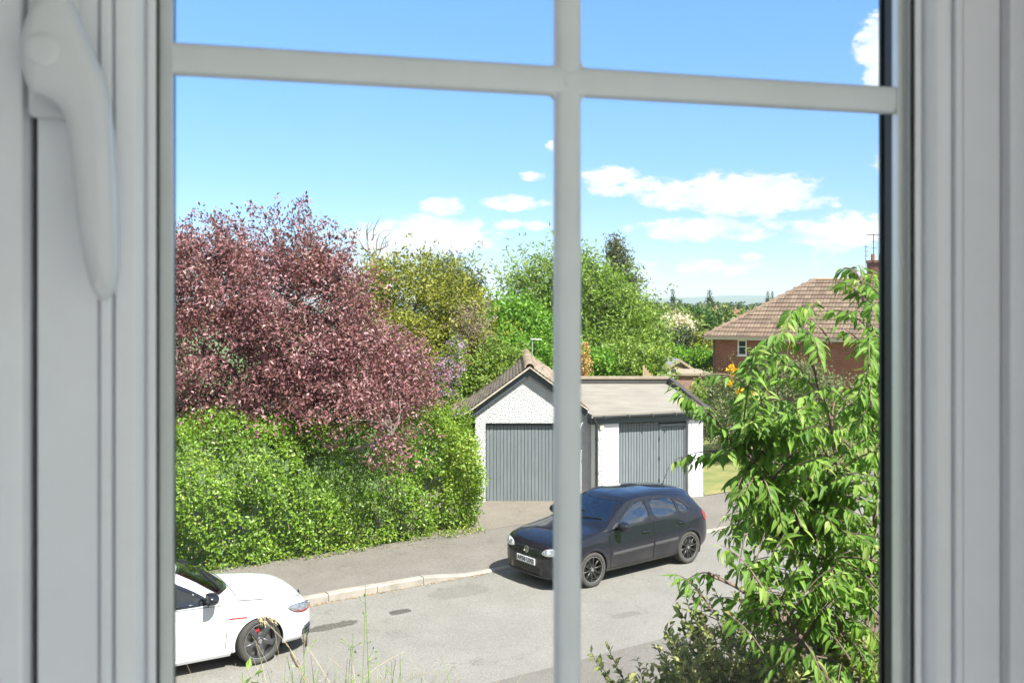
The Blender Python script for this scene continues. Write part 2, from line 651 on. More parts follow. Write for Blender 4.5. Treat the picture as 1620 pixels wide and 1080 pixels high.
# ================================================================== THE WINDOW WE LOOK THROUGH
W_ANG = R(13.7)
W_D = 0.60
W_P0 = Vector(((897 - CX) / F * W_D, W_D, 0))
wc, ws = math.cos(W_ANG), math.sin(W_ANG)


def w_u(col, w=0.0):
    r = (col - CX) / F
    return (r * W_P0.y - W_P0.x - w * (ws + r * wc)) / (wc - r * ws)


def w_z(col, row, w=0.0):
    u = w_u(col, w)
    y = W_P0.y + u * ws - w * wc
    return EYE - (row - HY) / F * y


UL, UR = w_u(247, .003), w_u(1447, .003)
ZB, ZT = 4.66, 5.47
M_upvc = plain('white_upvc', (0.81, 0.82, 0.875), 0.22, var=.02, scale=30, bumpy=.03, bscale=500)
M_handle = plain('handle_shaded_white', (0.68, 0.69, 0.735), 0.22, var=.02, scale=30)  # greyer than the frame; the handle's shaded front is put into this colour
M_black = plain('black_rubber', (0.012, 0.012, 0.013), 0.6)
M_spacer = plain('spacer_aluminium', (0.72, 0.73, 0.74), 0.38, metal=.5, var=.04, scale=40)
M_bar = plain('bar_white', (0.78, 0.785, 0.83), 0.4, var=.03, scale=30)

m, t, b = new_mat('window_glass')
tr = t.node('ShaderNodeBsdfTransparent')
tr.inputs[0].default_value = (0.985, 0.995, 0.99, 1)
gl = t.node('ShaderNodeBsdfGlossy')
gl.inputs['Roughness'].default_value = 0.0
mx = t.node('ShaderNodeMixShader')
mx.inputs[0].default_value = .002
t.l.new(tr.outputs[0], mx.inputs[1])
t.l.new(gl.outputs[0], mx.inputs[2])
t.l.new(mx.outputs[0], m.node_tree.nodes['Material Output'].inputs['Surface'])
M_wglass = m

win = empty('casement_window', (W_P0.x, W_P0.y, 0), W_ANG)
tag(win, 'white plastic casement window with crossed glazing bars seen from inside', 'window')


def ring(prof, name, mat, o_ref=0.0, parent=win, closed=False, smooth=True, angle=50):
    """sweep a section (outward offset, depth towards the room) round the pane with mitred corners"""
    vs, fs = [], []
    n = len(prof)
    for cu, cz in ((-1, -1), (1, -1), (1, 1), (-1, 1)):
        for o_, w_ in prof:
            o_ = o_ / 1000
            w_ = w_ / 1000
            u = (UL - o_) if cu < 0 else (UR + o_)
            z = (ZB - o_) if cz < 0 else (ZT + o_)
            vs.append((u, -w_, z))
    for k in range(4):
        k2 = (k + 1) % 4
        for i in range(n if closed else n - 1):
            j = (i + 1) % n
            fs.append((k * n + i, k * n + j, k2 * n + j, k2 * n + i))
    return MB().add(vs, fs).build(name, mat, parent, smooth=smooth, angle=angle)


def arc(o0, w0, o1, w1, bulge=1, n=5):
    """quarter-round from one section point to the next"""
    out = []
    for k in range(1, n + 1):
        a = k / n * math.pi / 2
        if bulge > 0:
            out.append((o0 + (o1 - o0) * (1 - math.cos(a)), w0 + (w1 - w0) * math.sin(a)))
        else:
            out.append((o0 + (o1 - o0) * math.sin(a), w0 + (w1 - w0) * (1 - math.cos(a))))
    return out


sash_prof = [(0, -3), (0, 3)] + arc(0, 3, 2.4, 4.6) + [(4.2, 4.4), (4.7, 1.6), (5.5, 1.6), (6.2, 3.9)] + arc(6.2, 3.9, 19, 15.5, 1, 12) + \
    [(19.6, 15.5), (20.2, 11.5), (20.9, 11.5), (21.5, 15.0)] + arc(21.5, 15.2, 23, 18.6) + [(26, 18.6)] + arc(26, 18.6, 27.2, 17.2, -1) + \
    [(27.6, 14.4), (28.2, 14.4), (28.9, 16.8), (57, 16.8)] + [(57 + 3 * math.sin(a), 13.8 + 3 * math.cos(a)) for a in (.3, .7, 1.1, 1.5)] + [(60.2, 10), (60.2, -28), (0, -28)]
ring(sash_prof, 'sash', M_upvc, closed=True)
frame_prof = [(64, -28), (64, 10), (64.4, 13), (66, 15)] + arc(66, 15, 69, 19) + [(82, 19.4)] + arc(82, 19.4, 85, 14, -1) + [(86, 9.5), (128, 9.5), (128, -50), (64, -50)]
ring(frame_prof, 'outer_frame', M_upvc, closed=True)
ring([(60.4, -20), (63.9, -20), (63.9, 4), (60.4, 4)], 'weather_seal', M_black, closed=True)
ring([(-1.6, 0.2), (-1.6, 2.4), (0.4, 3.0), (0.4, .2)], 'gasket', M_black, closed=True)
ring([(-8.0, -4.6), (-8.0, -11), (1, -11), (1, -4.6)], 'spacer_bar', M_spacer, closed=True)
M_seal = plain('dark_sealant', (0.02, 0.028, 0.03), .5)
ring([(-8.0, -11.1), (-8.0, -19.5), (1, -19.5), (1, -11.1)], 'edge_seal', M_seal, closed=True)
ring([(-7.6, -24.2), (-7.6, -27), (1, -27), (1, -24.2)], 'outer_gasket', M_seal, closed=True)
for w0, w1 in ((-4, 0), (-24, -20)):
    MB().box(UL - .003, UR + .003, -w1 / 1000, -w0 / 1000, ZB - .003, ZT + .003).build('glass_pane', M_wglass, win)

# glazing bars in the cavity: rounded section, the two crossing members joined as one grid
zb_ = w_z(897, 130, -.012)
hb, vb = .0096, .0088


def bar_section(half):
    """(across, depth) loop of a flattened oval with broad chamfers"""
    out = []
    for a in range(16):
        t_ = 2 * math.pi * a / 16
        c_, s_ = math.cos(t_), math.sin(t_)
        out.append((half * math.copysign(abs(c_) ** .62, c_), .0058 * math.copysign(abs(s_) ** .55, s_)))
    return out


yc = .012
sec = bar_section(hb)
vs = [(u, yc + d, zb_ + a) for u in (UL - .001, UR + .001) for a, d in sec]
MB().add(vs, [(i, (i + 1) % 16, 16 + (i + 1) % 16, 16 + i) for i in range(16)]).build('glazing_bar', M_bar, win, smooth=True, angle=80)
sec = bar_section(vb)
ub = w_u(897.5, -.012)
for z0, z1 in ((ZB - .001, zb_ - .003), (zb_ + .003, ZT + .001)):
    vs = [(ub + a, yc + .0004 + d, z) for z in (z0, z1) for a, d in sec]
    MB().add(vs, [(i, (i + 1) % 16, 16 + (i + 1) % 16, 16 + i) for i in range(16)]).build('glazing_bar', M_bar, win, smooth=True, angle=80)
# little fillets where the bars cross, and a joint boss
mb = MB()
for sx in (-1, 1):
    for sz in (-1, 1):
        cxu, cz = ub + sx * (vb - .0005), zb_ + sz * (hb - .0005)
        poly = [(0, 0), (.0042, 0), (.0022, .0006), (.0006, .0022), (0, .0042)]
        poly = [(sx * a, sz * c) for a, c in poly]
        if sx * sz < 0:
            poly = poly[::-1]
        mt = Matrix(((1, 0, 0, cxu), (0, 0, 1, 0), (0, 1, 0, cz), (0, 0, 0, 1)))
        mb.prism(poly, yc - .0035, yc + .0035, mt)
mb.build('bar_fillet', M_bar, win)
mt = Matrix.Translation((ub, yc - .0052, zb_)) @ Matrix.Rotation(R(90), 4, 'X')
MB().lathe([(0.0058, 0), (.0046, .0007), (.0024, .0012), (0.0001, .0014)], mt, 20).build('bar_joint', M_bar, win, smooth=True)

# ---- handle: curved blade standing off the sash on a neck
hd = empty('handle_mount', (0, 0, 0), 0, win)
hd.name = 'handle'
HW = .052
outline = [(30, 108), (26, 72), (33, 30), (52, -8), (88, -26), (110, -2), (127, 36), (146, 84), (160, 120), (170, 165), (176, 225), (180, 300), (182, 370),
           (182, 425), (177, 455), (166, 472), (154, 474), (143, 462), (133, 432), (124, 392), (116, 340), (110, 285), (104, 225), (96, 182), (84, 160), (62, 146), (40, 136)]


def smooth_loop(pts, n_sub=4):
    out = []
    n = len(pts)
    for i in range(n):
        p0, p1, p2, p3 = [np.array(pts[(i + k - 1) % n], float) for k in range(4)]
        for s in range(n_sub):
            t_ = s / n_sub
            out.append(tuple(.5 * (2 * p1 + (p2 - p0) * t_ + (2 * p0 - 5 * p1 + 4 * p2 - p3) * t_ ** 2 + (3 * p1 - p0 - 3 * p2 + p3) * t_ ** 3)))
    return out


loop = smooth_loop(outline, 3)
P = [(w_u(c_, HW), w_z(c_, r_, HW)) for c_, r_ in loop]
area = sum(P[i][0] * P[(i + 1) % len(P)][1] - P[(i + 1) % len(P)][0] * P[i][1] for i in range(len(P)))
if area < 0:
    P = P[::-1]


def inset_loop(P, d):
    out = []
    n = len(P)
    for i in range(n):
        a, b_, c_ = np.array(P[i - 1]), np.array(P[i]), np.array(P[(i + 1) % n])
        t1 = (c_ - a) / (np.linalg.norm(c_ - a) + 1e-12)
        out.append(b_ + np.array([-t1[1], t1[0]]) * d)
    return [tuple(q) for q in out]


rings = []
for k in range(6):
    a = k / 5 * math.pi / 2
    rings.append((.0084 * (1 - math.cos(a)), HW - .0084 + .0084 * math.sin(a)))
prof_r = [(0.0062 * (1 - math.cos(R(70))) * .6, HW - .017)] + [(0.0, HW - .0135)] + rings
vs, fs = [], []
n = len(P)
for d_, w_ in prof_r:
    for u_, z_ in inset_loop(P, d_):
        vs.append((u_, -w_, z_))
for k in range(len(prof_r) - 1):
    for i in range(n):
        j = (i + 1) % n
        fs.append((k * n + i, k * n + j, (k + 1) * n + j, (k + 1) * n + i))
top = inset_loop(P, prof_r[-1][0])
tri = tessellate_polygon([[Vector((a_, b_, 0)) for a_, b_ in top]])
base = (len(prof_r) - 1) * n
fs += [tuple(base + i for i in t_) for t_ in tri]
fs += [tuple(i for i in t_) for t_ in tri]
MB().add(vs, fs).build('lever', M_handle, hd, smooth=True, angle=60)
cu, cz = w_u(64, HW), w_z(64, 78, HW)
mt = Matrix.Translation((cu, -.0165, cz)) @ Matrix.Rotation(R(90), 4, 'X')
MB().lathe([(0.0125, 0), (.0125, .004), (.0098, .006), (.0094, HW - .03), (.0100, HW - .022)], mt, 28).build('neck', M_handle, hd, smooth=True)
mt = Matrix.Translation((cu + .0008, -HW + .0006, cz)) @ Matrix.Rotation(R(90), 4, 'X')
MB().lathe([(0.0088, -.001), (.0086, .0012), (.0072, .0024), (.0040, .0028), (0.0001, .0029)], mt, 28).build('pivot_cap', M_handle, hd, smooth=True)
ub0 = cu
mb = MB().box(ub0 - .013, ub0 + .013, -.026, -.0165, cz - .030, cz + .045)
mb.build('base_plate', M_handle, hd, bevel=.004, seg=3, smooth=True)

# ---- the room the window belongs to; its unseen parts are shaped for light
M_wall = plain('painted_plaster', (0.78, 0.78, 0.78), .8, var=.03, bumpy=.1)
M_brickwall = plain('dark_outer_brick', (0.20, 0.12, 0.09), .9, var=.1, bumpy=.4)  # dark brick tone set for what the black car reflects
wm = Matrix.Translation((W_P0.x, W_P0.y, 0)) @ Matrix.Rotation(W_ANG, 4, 'Z')
LO, HI = UL - .129, UR + .129
FLOOR_Z, CEIL_Z = 3.70, 6.15


def wbox(name, boxes, mat, label, cat='wall'):
    mb = MB()
    for bx in boxes:
        mb.box(*bx, wm)
    o = mb.build(name, mat)
    tag(o, label, cat, kind='structure')
    return o


wbox('window_wall', [(-2.0, LO, -.20, .03, 2.3, CEIL_Z), (HI, 2.0, -.20, .03, 2.3, CEIL_Z), (LO, HI, -.20, .03, 2.3, ZB - .129), (LO, HI, -.20, .03, ZT + .129, CEIL_Z)],
     M_wall, 'painted inner wall round the casement window')
wbox('added_outer_wall', [(-6.5, LO - .002, .034, .075, -.1, 6.4), (HI + .002, 6.5, .034, .075, -.1, 6.4), (LO - .002, HI + .002, .034, .075, -.1, ZB - .131), (LO - .002, HI + .002, .034, .075, ZT + .131, 6.4)],
     M_brickwall, 'unseen outer wall added for the parked car to reflect')  # unseen facade added as a dark reflection in the black car
wbox('ceiling', [(-2.2, 2.2, -3.2, .3, CEIL_Z + .003, CEIL_Z + .25)], M_wall, 'unseen room ceiling added to keep sun off the window frame', 'ceiling')  # unseen slab put in to block the sun
wbox('side_wall', [(-2.2, -2.003, -3.2, .03, 2.9, CEIL_Z)], M_wall, 'unseen left room wall kept to bounce light')  # unseen; light from the open right side bounces off it
wbox('back_wall', [(-2.2, .0, -3.4, -3.203, 2.9, CEIL_Z)], M_wall, 'unseen part-width back wall sized to dim the window frame')  # unseen, its width set by the light wanted on the frame
M_floor = plain('grey_carpet', (0.50, 0.50, 0.51), .9, var=.1, scale=40)
wbox('room_floor', [(-2.0, 2.0, -3.2, -.202, 2.9, FLOOR_Z)], M_floor, 'unseen grey carpet floor toned to bounce neutral light', 'floor')  # unseen floor, its neutral grey picked for the bounced light
# ================================================================== GARAGES
def roughcast():
    m, t, b = new_mat('white_roughcast')
    p = geo_pos(t)
    n = t.noise(p, 1.1, 5, .65)
    c = t.ramp(n, [(0.3, (0.58, 0.58, 0.57)), (0.75, (0.66, 0.66, 0.65))])
    mp = t.node('ShaderNodeMapping')
    mp.inputs['Scale'].default_value = (5, 5, .5)
    t.put(mp.inputs['Vector'], p)
    st = t.noise(mp.outputs[0], 1.5, 5, .7)
    c = t.mix(t.smooth(st, .52, .75, 0, .45), c, (0.50, 0.48, 0.43))
    v = t.voronoi(p, 42)
    n2 = t.noise(p, 58, 4, .65)
    c = t.mix(t.smooth(n2, .30, .46, .22, 0), c, (0.55, 0.55, 0.53))
    t.put(b.inputs['Base Color'], c)
    b.inputs['Roughness'].default_value = 0.9
    bump(t, b, t.math('ADD', t.math('MULTIPLY', v, -1.2), n2), 0.95, .03)
    return m


def smooth_render():
    m, t, b = new_mat('white_masonry_paint')
    p = geo_pos(t)
    n = t.noise(p, 1.6, 5, .7)
    mp = t.node('ShaderNodeMapping')
    mp.inputs['Scale'].default_value = (6, 6, .45)
    t.put(mp.inputs['Vector'], p)
    st = t.noise(mp.outputs[0], 1.6, 5, .7)
    sp = t.node('ShaderNodeSeparateXYZ')
    t.put(sp.inputs[0], p)
    c = t.ramp(n, [(0.3, (0.64, 0.635, 0.62)), (0.7, (0.72, 0.715, 0.70))])
    c = t.mix(t.smooth(st, .5, .75, 0, .5), c, (0.48, 0.46, 0.41))
    c = t.mix(t.math('MULTIPLY', t.smooth(sp.outputs[2], .12, .75, .7, 0), t.smooth(n, .35, .65)), c, (0.36, 0.33, 0.27))
    t.put(b.inputs['Base Color'], c)
    b.inputs['Roughness'].default_value = 0.85
    bump(t, b, t.noise(p, 22, 5, .7), .5, .02)
    return m


def painted_wood(name, col):
    m, t, b = new_mat(name)
    p = geo_pos(t)
    mp = t.node('ShaderNodeMapping')
    mp.inputs['Scale'].default_value = (22, 22, 1.1)
    t.put(mp.inputs['Vector'], p)
    n = t.noise(mp.outputs[0], 2.0, 5, .65)
    n2 = t.noise(p, .9, 3, .6)
    k0 = tuple(c * .82 for c in col)
    k1 = tuple(c * 1.16 for c in col)
    c = t.ramp(n, [(.3, k0), (.7, k1)])
    c = t.mix(t.smooth(n2, .45, .7, 0, .25), c, tuple(x * 1.35 for x in col))
    oi = t.node('ShaderNodeObjectInfo')
    c = t.mix(t.math('MULTIPLY', oi.outputs['Random'], .3), c, tuple(x * .7 for x in col))
    t.put(b.inputs['Base Color'], c)
    b.inputs['Roughness'].default_value = .55
    bump(t, b, n, .2, .004)
    return m


M_rough = roughcast()
M_smoothw = smooth_render()
M_door = painted_wood('blue_grey_door_paint', (0.150, 0.170, 0.178))
M_trim = painted_wood('blue_grey_trim_paint', (0.060, 0.074, 0.085))
M_gutter = plain('dark_grey_gutter', (0.05, 0.055, 0.06), .4, var=.2)
M_pipe = plain('dark_downpipe', (0.035, 0.035, 0.038), .4, var=.2)
M_dark = plain('dark_recess', (0.02, 0.02, 0.02), .9)


def plain_tile_mat(name, c0, c1, c2, moss):
    m, t, b = new_mat(name)
    at = t.node('ShaderNodeAttribute', attribute_name='tint')
    p = geo_pos(t)
    oi = t.node('ShaderNodeObjectInfo')
    f = t.math('FRACT', t.math('ADD', at.outputs['Fac'], oi.outputs['Random']))
    c = t.ramp(f, [(0, c0), (.55, c1), (1, c2)])
    n = t.noise(p, 1.8, 5, .7)
    n2 = t.noise(p, 26, 4, .7)
    c = t.mix(t.smooth(n, .5, .72, 0, .6), c, moss)
    c = t.mix(t.smooth(n2, .55, .7, 0, .35), c, tuple(x * .5 for x in c0))
    t.put(b.inputs['Base Color'], c)
    b.inputs['Roughness'].default_value = .9
    bump(t, b, n2, .5, .01)
    return m


M_oldtile = plain_tile_mat('weathered_tiles', (0.20, 0.145, 0.10), (0.27, 0.20, 0.145), (0.36, 0.29, 0.22), (0.24, 0.21, 0.13))

# ---------- left garage: gabled, roughcast
GL_D = 23.45
A = px(838, 583, GL_D)                                # apex under the verge
LXc = A.x
wallL, wallR = px(752, 700, GL_D).x, gp(941, 801, .10).x + .03
dL = px(768, 700, GL_D).x
dR = LXc + (LXc - dL)
d_top = px(800, 669, GL_D).z
G_LEN = 6.6
z0 = .10
gl = empty('gabled_garage', (LXc, GL_D, z0))
tag(gl, 'white roughcast garage with gabled tile roof and wide plank door', 'garage')


def loc(o, root):
    o.parent = root
    o.matrix_parent_inverse = (Matrix.Translation(root.location) @ Matrix.Rotation(root.rotation_euler.z, 4, 'Z')).inverted()
    return o


ridge_z = px(838, 579, GL_D - .25).z
slope = math.tan(R(36))
eave_x = 1.62                                          # straight slope ends, bellcast begins


def roof_z(dx):
    dx = abs(dx)
    if dx < eave_x - .25:
        return ridge_z - dx * slope
    e = dx - (eave_x - .25)
    return ridge_z - (eave_x - .25) * slope - e * slope * (1 - .38 * min(1, e / .8))


ROOF_W, ROOF_WR = 2.12, 1.47
# walls: gable front with the door opening, sides, back
fx = lambda x: roof_z(x - LXc) - .11
gpoly = [(wallL, z0 - .2), (dL, z0 - .2), (dL, d_top), (dR, d_top), (dR, z0 - .2), (wallR, z0 - .2), (wallR, fx(wallR)), (LXc, fx(LXc)), (wallL, fx(wallL))]
mt = Matrix(((1, 0, 0, 0), (0, 0, -1, 0), (0, 1, 0, 0), (0, 0, 0, 1)))      # (x, z, -y)
mb = MB().prism(gpoly, -(GL_D + .22), -GL_D, mt)
loc(mb.build('wall', M_rough), gl)
mb = MB().box(wallL, wallL + .22, GL_D + .223, GL_D + G_LEN, z0 - .2, fx(wallL) - .02)
mb.box(wallR - .22, wallR, GL_D + .223, GL_D + G_LEN, z0 - .2, fx(wallR) - .02)
loc(mb.build('side_wall', M_rough), gl)
bp = [(wallL + .224, z0), (wallR - .224, z0), (wallR - .224, fx(wallR) - .05), (LXc, fx(LXc) - .02), (wallL + .224, fx(wallL) - .05)]
mb = MB().prism(bp, -(GL_D + G_LEN), -(GL_D + G_LEN - .2), mt)
loc(mb.build('back_wall', M_rough), gl)
# lintel board and door planks
gdoor = loc(MB().box(dL, dR, GL_D + .14, GL_D + .17, z0, d_top).build('door', M_dark), gl)
npl = 25
pw = (dR - dL - .03) / npl
plk = None
for k in range(npl):
    x0 = dL + .015 + k * pw
    if plk is None:
        mb = MB().box(.004, pw - .004, 0, .022, 0, d_top - z0 - .10)
        plk = mb.build('plank', M_door, gdoor, bevel=.005, seg=1)
    else:
        o = plk.copy()
        COL.objects.link(o)
        plk_o = o
    o = plk if k == 0 else plk_o
    o.parent = gdoor
    o.matrix_parent_inverse = Matrix.Identity(4)
    o.location = Vector((x0, GL_D + .115 + random.Random(k).uniform(-.002, .002), z0 + .03))
mb = MB().box(dL + .005, dR - .005, GL_D + .09, GL_D + .135, d_top - .055, d_top - .003)
o = mb.build('top_rail', M_trim)
loc(o, gl)
o = MB().box(dL + .005, dR - .005, GL_D + .10, GL_D + .135, z0 - .05, z0 + .025).build('bottom_rail', M_gutter)
loc(o, gl)
# barge boards following the verge
y_f = GL_D - .24
for s in (-1, 1):
    pts_o, pts_i = [], []
    for k in range(9):
        dx = s * (0.0 + k / 8 * (1.66 if s < 0 else 1.45))
        pts_o.append((LXc + dx, roof_z(dx) - .055))
        pts_i.append((LXc + dx, roof_z(dx) - .055 - .185))
    poly = pts_o + pts_i[::-1]
    if s > 0:
        poly = poly[::-1]
    o = MB().prism(poly, -(GL_D - .065), -(GL_D - .10), mt).build('barge_board', M_trim)
    loc(o, gl)
# roof sheets (soffit) and tiles
for s in (-1, 1):
    vs, fs = [], []
    N = 12
    for k in range(N + 1):
        dx = s * k / N * (ROOF_W if s < 0 else ROOF_WR)
        for y in (y_f + .02, GL_D + G_LEN + .15):
            vs.append((LXc + dx, y, roof_z(dx) - .045))
            vs.append((LXc + dx, y, roof_z(dx) - .012))
    for k in range(N):
        a, c = k * 4, k * 4 + 4
        fs += [(a, a + 2, c + 2, c), (a + 1, c + 1, c + 3, a + 3), (a, c, c + 1, a + 1), (a + 2, a + 3, c + 3, c + 2)]
    a = N * 4
    fs += [(a, a + 2, a + 3, a + 1), (0, 1, 3, 2)]
    loc(MB().add(vs, fs).build('soffit', M_gutter), gl)
rng = np.random.default_rng(11)
V, Fc, T = [], [], []
gauge, tw = .105, .168
for s in (-1, 1):
    arc_l, pts_r = 0.0, [(0.0, 0.0)]
    dx = 0
    while dx < (ROOF_W if s < 0 else ROOF_WR):
        dx2 = dx + .01
        arc_l += math.hypot(.01, roof_z(dx2) - roof_z(dx))
        pts_r.append((arc_l, dx2))
        dx = dx2
    al = np.array([p_[0] for p_ in pts_r])
    dxs = np.array([p_[1] for p_ in pts_r])
    nc = int(arc_l / gauge)
    for c_ in range(nc + 1):
        sa, sb = max(0, arc_l - c_ * gauge - .17), arc_l - c_ * gauge + rng.uniform(-.004, .004)
        xa, xb = np.interp(sa, al, dxs) * s, np.interp(sb, al, dxs) * s
        nt_ = int((G_LEN + .38) / tw)
        for k in range(nt_ + 1):
            y0 = y_f - .01 + (k - (.5 if c_ % 2 else 0)) * tw + .002
            y1 = y0 + tw - .005
            y0 = max(y0, y_f - .01)
            y1 = min(y1, GL_D + G_LEN + .16)
            if y1 - y0 < .02:
                continue
            lift, tl = rng.uniform(0, .007), rng.uniform(-.004, .004)
            za, zb2 = roof_z(xa) + .004, roof_z(xb) + .028 + lift
            b_ = len(V)
            V += [(LXc + xa, y0, za), (LXc + xa, y1, za), (LXc + xb, y0, zb2 + tl), (LXc + xb, y1, zb2 - tl),
                  (LXc + xb, y0, zb2 + tl - .016), (LXc + xb, y1, zb2 - tl - .016)]
            q = [(b_, b_ + 1, b_ + 3, b_ + 2), (b_ + 2, b_ + 3, b_ + 5, b_ + 4)]
            if s < 0:
                q = [qq[::-1] for qq in q]
            q.append((b_, b_ + 2, b_ + 4, b_ + 4) if False else q[1])
            Fc += q[:2]
            T += [rng.uniform(0, 1)] * 2
o = mesh_np('roof_tiles', V, Fc, M_oldtile, tint=T)
tag(o, kind='stuff')
loc(o, gl)
# ridge tiles
rt = None
for k in range(15):
    y0 = y_f - .02 + k * .46
    if rt is None:
        mb = MB()
        vs, fs = [], []
        for y in (0, .455):
            for a in range(9):
                th = math.pi * a / 8
                rr = .125 + (.012 if y == 0 else 0)
                vs.append((rr * math.cos(th), y, rr * math.sin(th) * .95))
            for a in range(9):
                th = math.pi * a / 8
                vs.append((.105 * math.cos(th), y, .105 * math.sin(th) * .95 - .005))
        for a in range(8):
            fs += [(a, a + 1, 18 + a + 1, 18 + a), (9 + a, 27 + a, 27 + a + 1, 9 + a + 1), (a, 9 + a, 9 + a + 1, a + 1)]
        rt = mb.add(vs, fs).build('ridge_tile', M_oldtile, gl, smooth=True)
        o = rt
    else:
        o = rt.copy()
        COL.objects.link(o)
    o.parent = gl
    o.matrix_parent_inverse = Matrix.Identity(4)
    o.location = Vector((LXc, y0, ridge_z - .03 + random.Random(k + 3).uniform(-.008, .008))) - gl.location
# mortar bedding line under the verge
mb = MB()
for s in (-1, 1):
    poly = []
    for k in range(10):
        dx = s * k / 9 * ((ROOF_W if s < 0 else ROOF_WR) - .02)
        poly.append((LXc + dx, roof_z(dx) - .004))
    poly2 = [(x, z - .05) for x, z in poly[::-1]]
    pl = poly + poly2
    if s > 0:
        pl = pl[::-1]
    mb.prism(pl, -(y_f + .03), -(y_f + .002), mt)
loc(mb.build('verge_bedding', plain('verge_mortar', (0.42, 0.36, 0.28), .9, var=.2, bumpy=.5)), gl)

# ---------- right garage: flat felt roof, front splayed to the road
FL = gp(941, 801, .10)
FR = gp(1112, 787, .10)
RD = 30.5
RL, RR = Vector((FL.x - .12, RD, .1)), Vector((px(1057, 607, RD).x, RD, .1))
top_z = px(940, 655, FL.y).z
gr = empty('flat_roofed_garage', ((FL.x + FR.x) / 2, (FL.y + FR.y) / 2, .1))
tag(gr, 'white flat roofed garage with plank doors and a wicket door', 'garage')
fe = (FR - FL).normalized()
fn = Vector((fe.y, -fe.x, 0))                          # outwards to the road
fl = (FR - FL).length
FM = Matrix(((fe.x, -fn.x, 0, FL.x), (fe.y, -fn.y, 0, FL.y), (0, 0, 1, 0), (0, 0, 0, 1)))   # local: x along, y inwards


def f_at(col):
    """distance along the front where a photo column meets it"""
    r = (col - CX) / F
    return (r * FL.y - FL.x) / (fe.x - r * fe.y)


wz = top_z - .25
d0, d1, d2 = f_at(979), f_at(1046), f_at(1089.5)
mb = MB().box(0, d0, 0, .22, -.15, wz, FM)
loc(mb.build('wall', M_smoothw), gr)
mb = MB().box(d2, fl, 0, .22, -.15, wz, FM)
loc(mb.build('wall', M_smoothw), gr)


def wall_between(p, q, th, za, zb3, mat, name, root):
    e = (q - p)
    L = e.length
    e.normalize()
    n_ = Vector((-e.y, e.x, 0))
    mm = Matrix(((e.x, n_.x, 0, p.x), (e.y, n_.y, 0, p.y), (0, 0, 1, 0), (0, 0, 0, 1)))
    return loc(MB().box(0, L, 0, th, za, zb3, mm).build(name, mat), root)


wall_between(RL, FL + (RL - FL).normalized() * .02, .2, -.15, wz, M_rough, 'side_wall', gr)
wall_between(FR + (RR - FR).normalized() * .22, RR, .2, -.15, top_z - .03, M_rough, 'side_wall', gr)
wall_between(RR - Vector((.21, .0, 0)), RL + Vector((.21, 0, 0)), .2, -.15, top_z, M_rough, 'back_wall', gr)
# fascia beam over the doors
mb = MB().box(-.10, fl + .02, -.055, .10, wz + .003, top_z - .045, FM)
loc(mb.build('fascia', M_trim, None, bevel=.006, seg=1), gr)
se = (RL - FL).normalized()
SM = Matrix(((se.x, -se.y, 0, FL.x - .10), (se.y, se.x, 0, FL.y + .03), (0, 0, 1, 0), (0, 0, 0, 1)))
loc(MB().box(.0, 6.0, .0, .05, wz + .003, top_z - .05, SM).build('side_fascia', M_trim), gr)
# doors
zt = wz - .02
rdoor = loc(MB().box(d0 + .003, d1 - .003, .16, .18, .1, zt).build('plank_door', M_dark), gr)
rdoor.data.transform(FM)
wdoor = loc(MB().box(d1 + .003, d2 - .003, .16, .18, .1, zt).build('wicket_door', M_dark), gr)
wdoor.data.transform(FM)
tr_z = px(1068, 669.5, (FL + fe * (d1 + d2) / 2).y).z


def planks(x0, x1, n_, za, zb4, parent, nm='plank', yy=.115):
    w_ = (x1 - x0) / n_
    first = None
    for k in range(n_):
        if first is None:
            first = MB().box(.005, w_ - .005, 0, .026, 0, zb4 - za).build(nm, M_door, bevel=.005, seg=1)
            first.data.transform(Matrix(((fe.x, -fn.x, 0, 0), (fe.y, -fn.y, 0, 0), (0, 0, 1, 0), (0, 0, 0, 1))))
            o = first
        else:
            o = first.copy()
            COL.objects.link(o)
        o.parent = parent
        o.matrix_parent_inverse = Matrix.Identity(4)
        o.location = (FM @ Vector((x0 + k * w_, yy + random.Random(k * 7).uniform(-.003, .003), za)))
    return first


planks(d0 + .01, d1 - .005, 15, .13, zt - .01, rdoor)
planks(d1 + .075, d2 - .07, 9, .15, tr_z - .10, wdoor, yy=.122)
planks(d1 + .02, d2 - .02, 11, tr_z + .02, zt - .005, wdoor)
fb = MB().box(d1 + .005, d1 + .07, .10, .15, .13, tr_z - .012, FM).box(d2 - .065, d2 - .006, .10, .15, .13, tr_z - .012, FM)
fb.box(d1 + .072, d2 - .067, .10, .15, tr_z - .09, tr_z - .012, FM)
loc(fb.build('door_frame', M_door, None, bevel=.004, seg=1), gr)
for zz in (.55, 1.12, 1.62):
    loc(MB().box(d1 - .012, d1 + .012, .088, .108, zz, zz + .10, FM).build('hinge', M_pipe), gr)
loc(MB().box(d2 - .13, d2 - .10, .085, .12, 1.02, 1.14, FM).build('handle', M_pipe), gr)
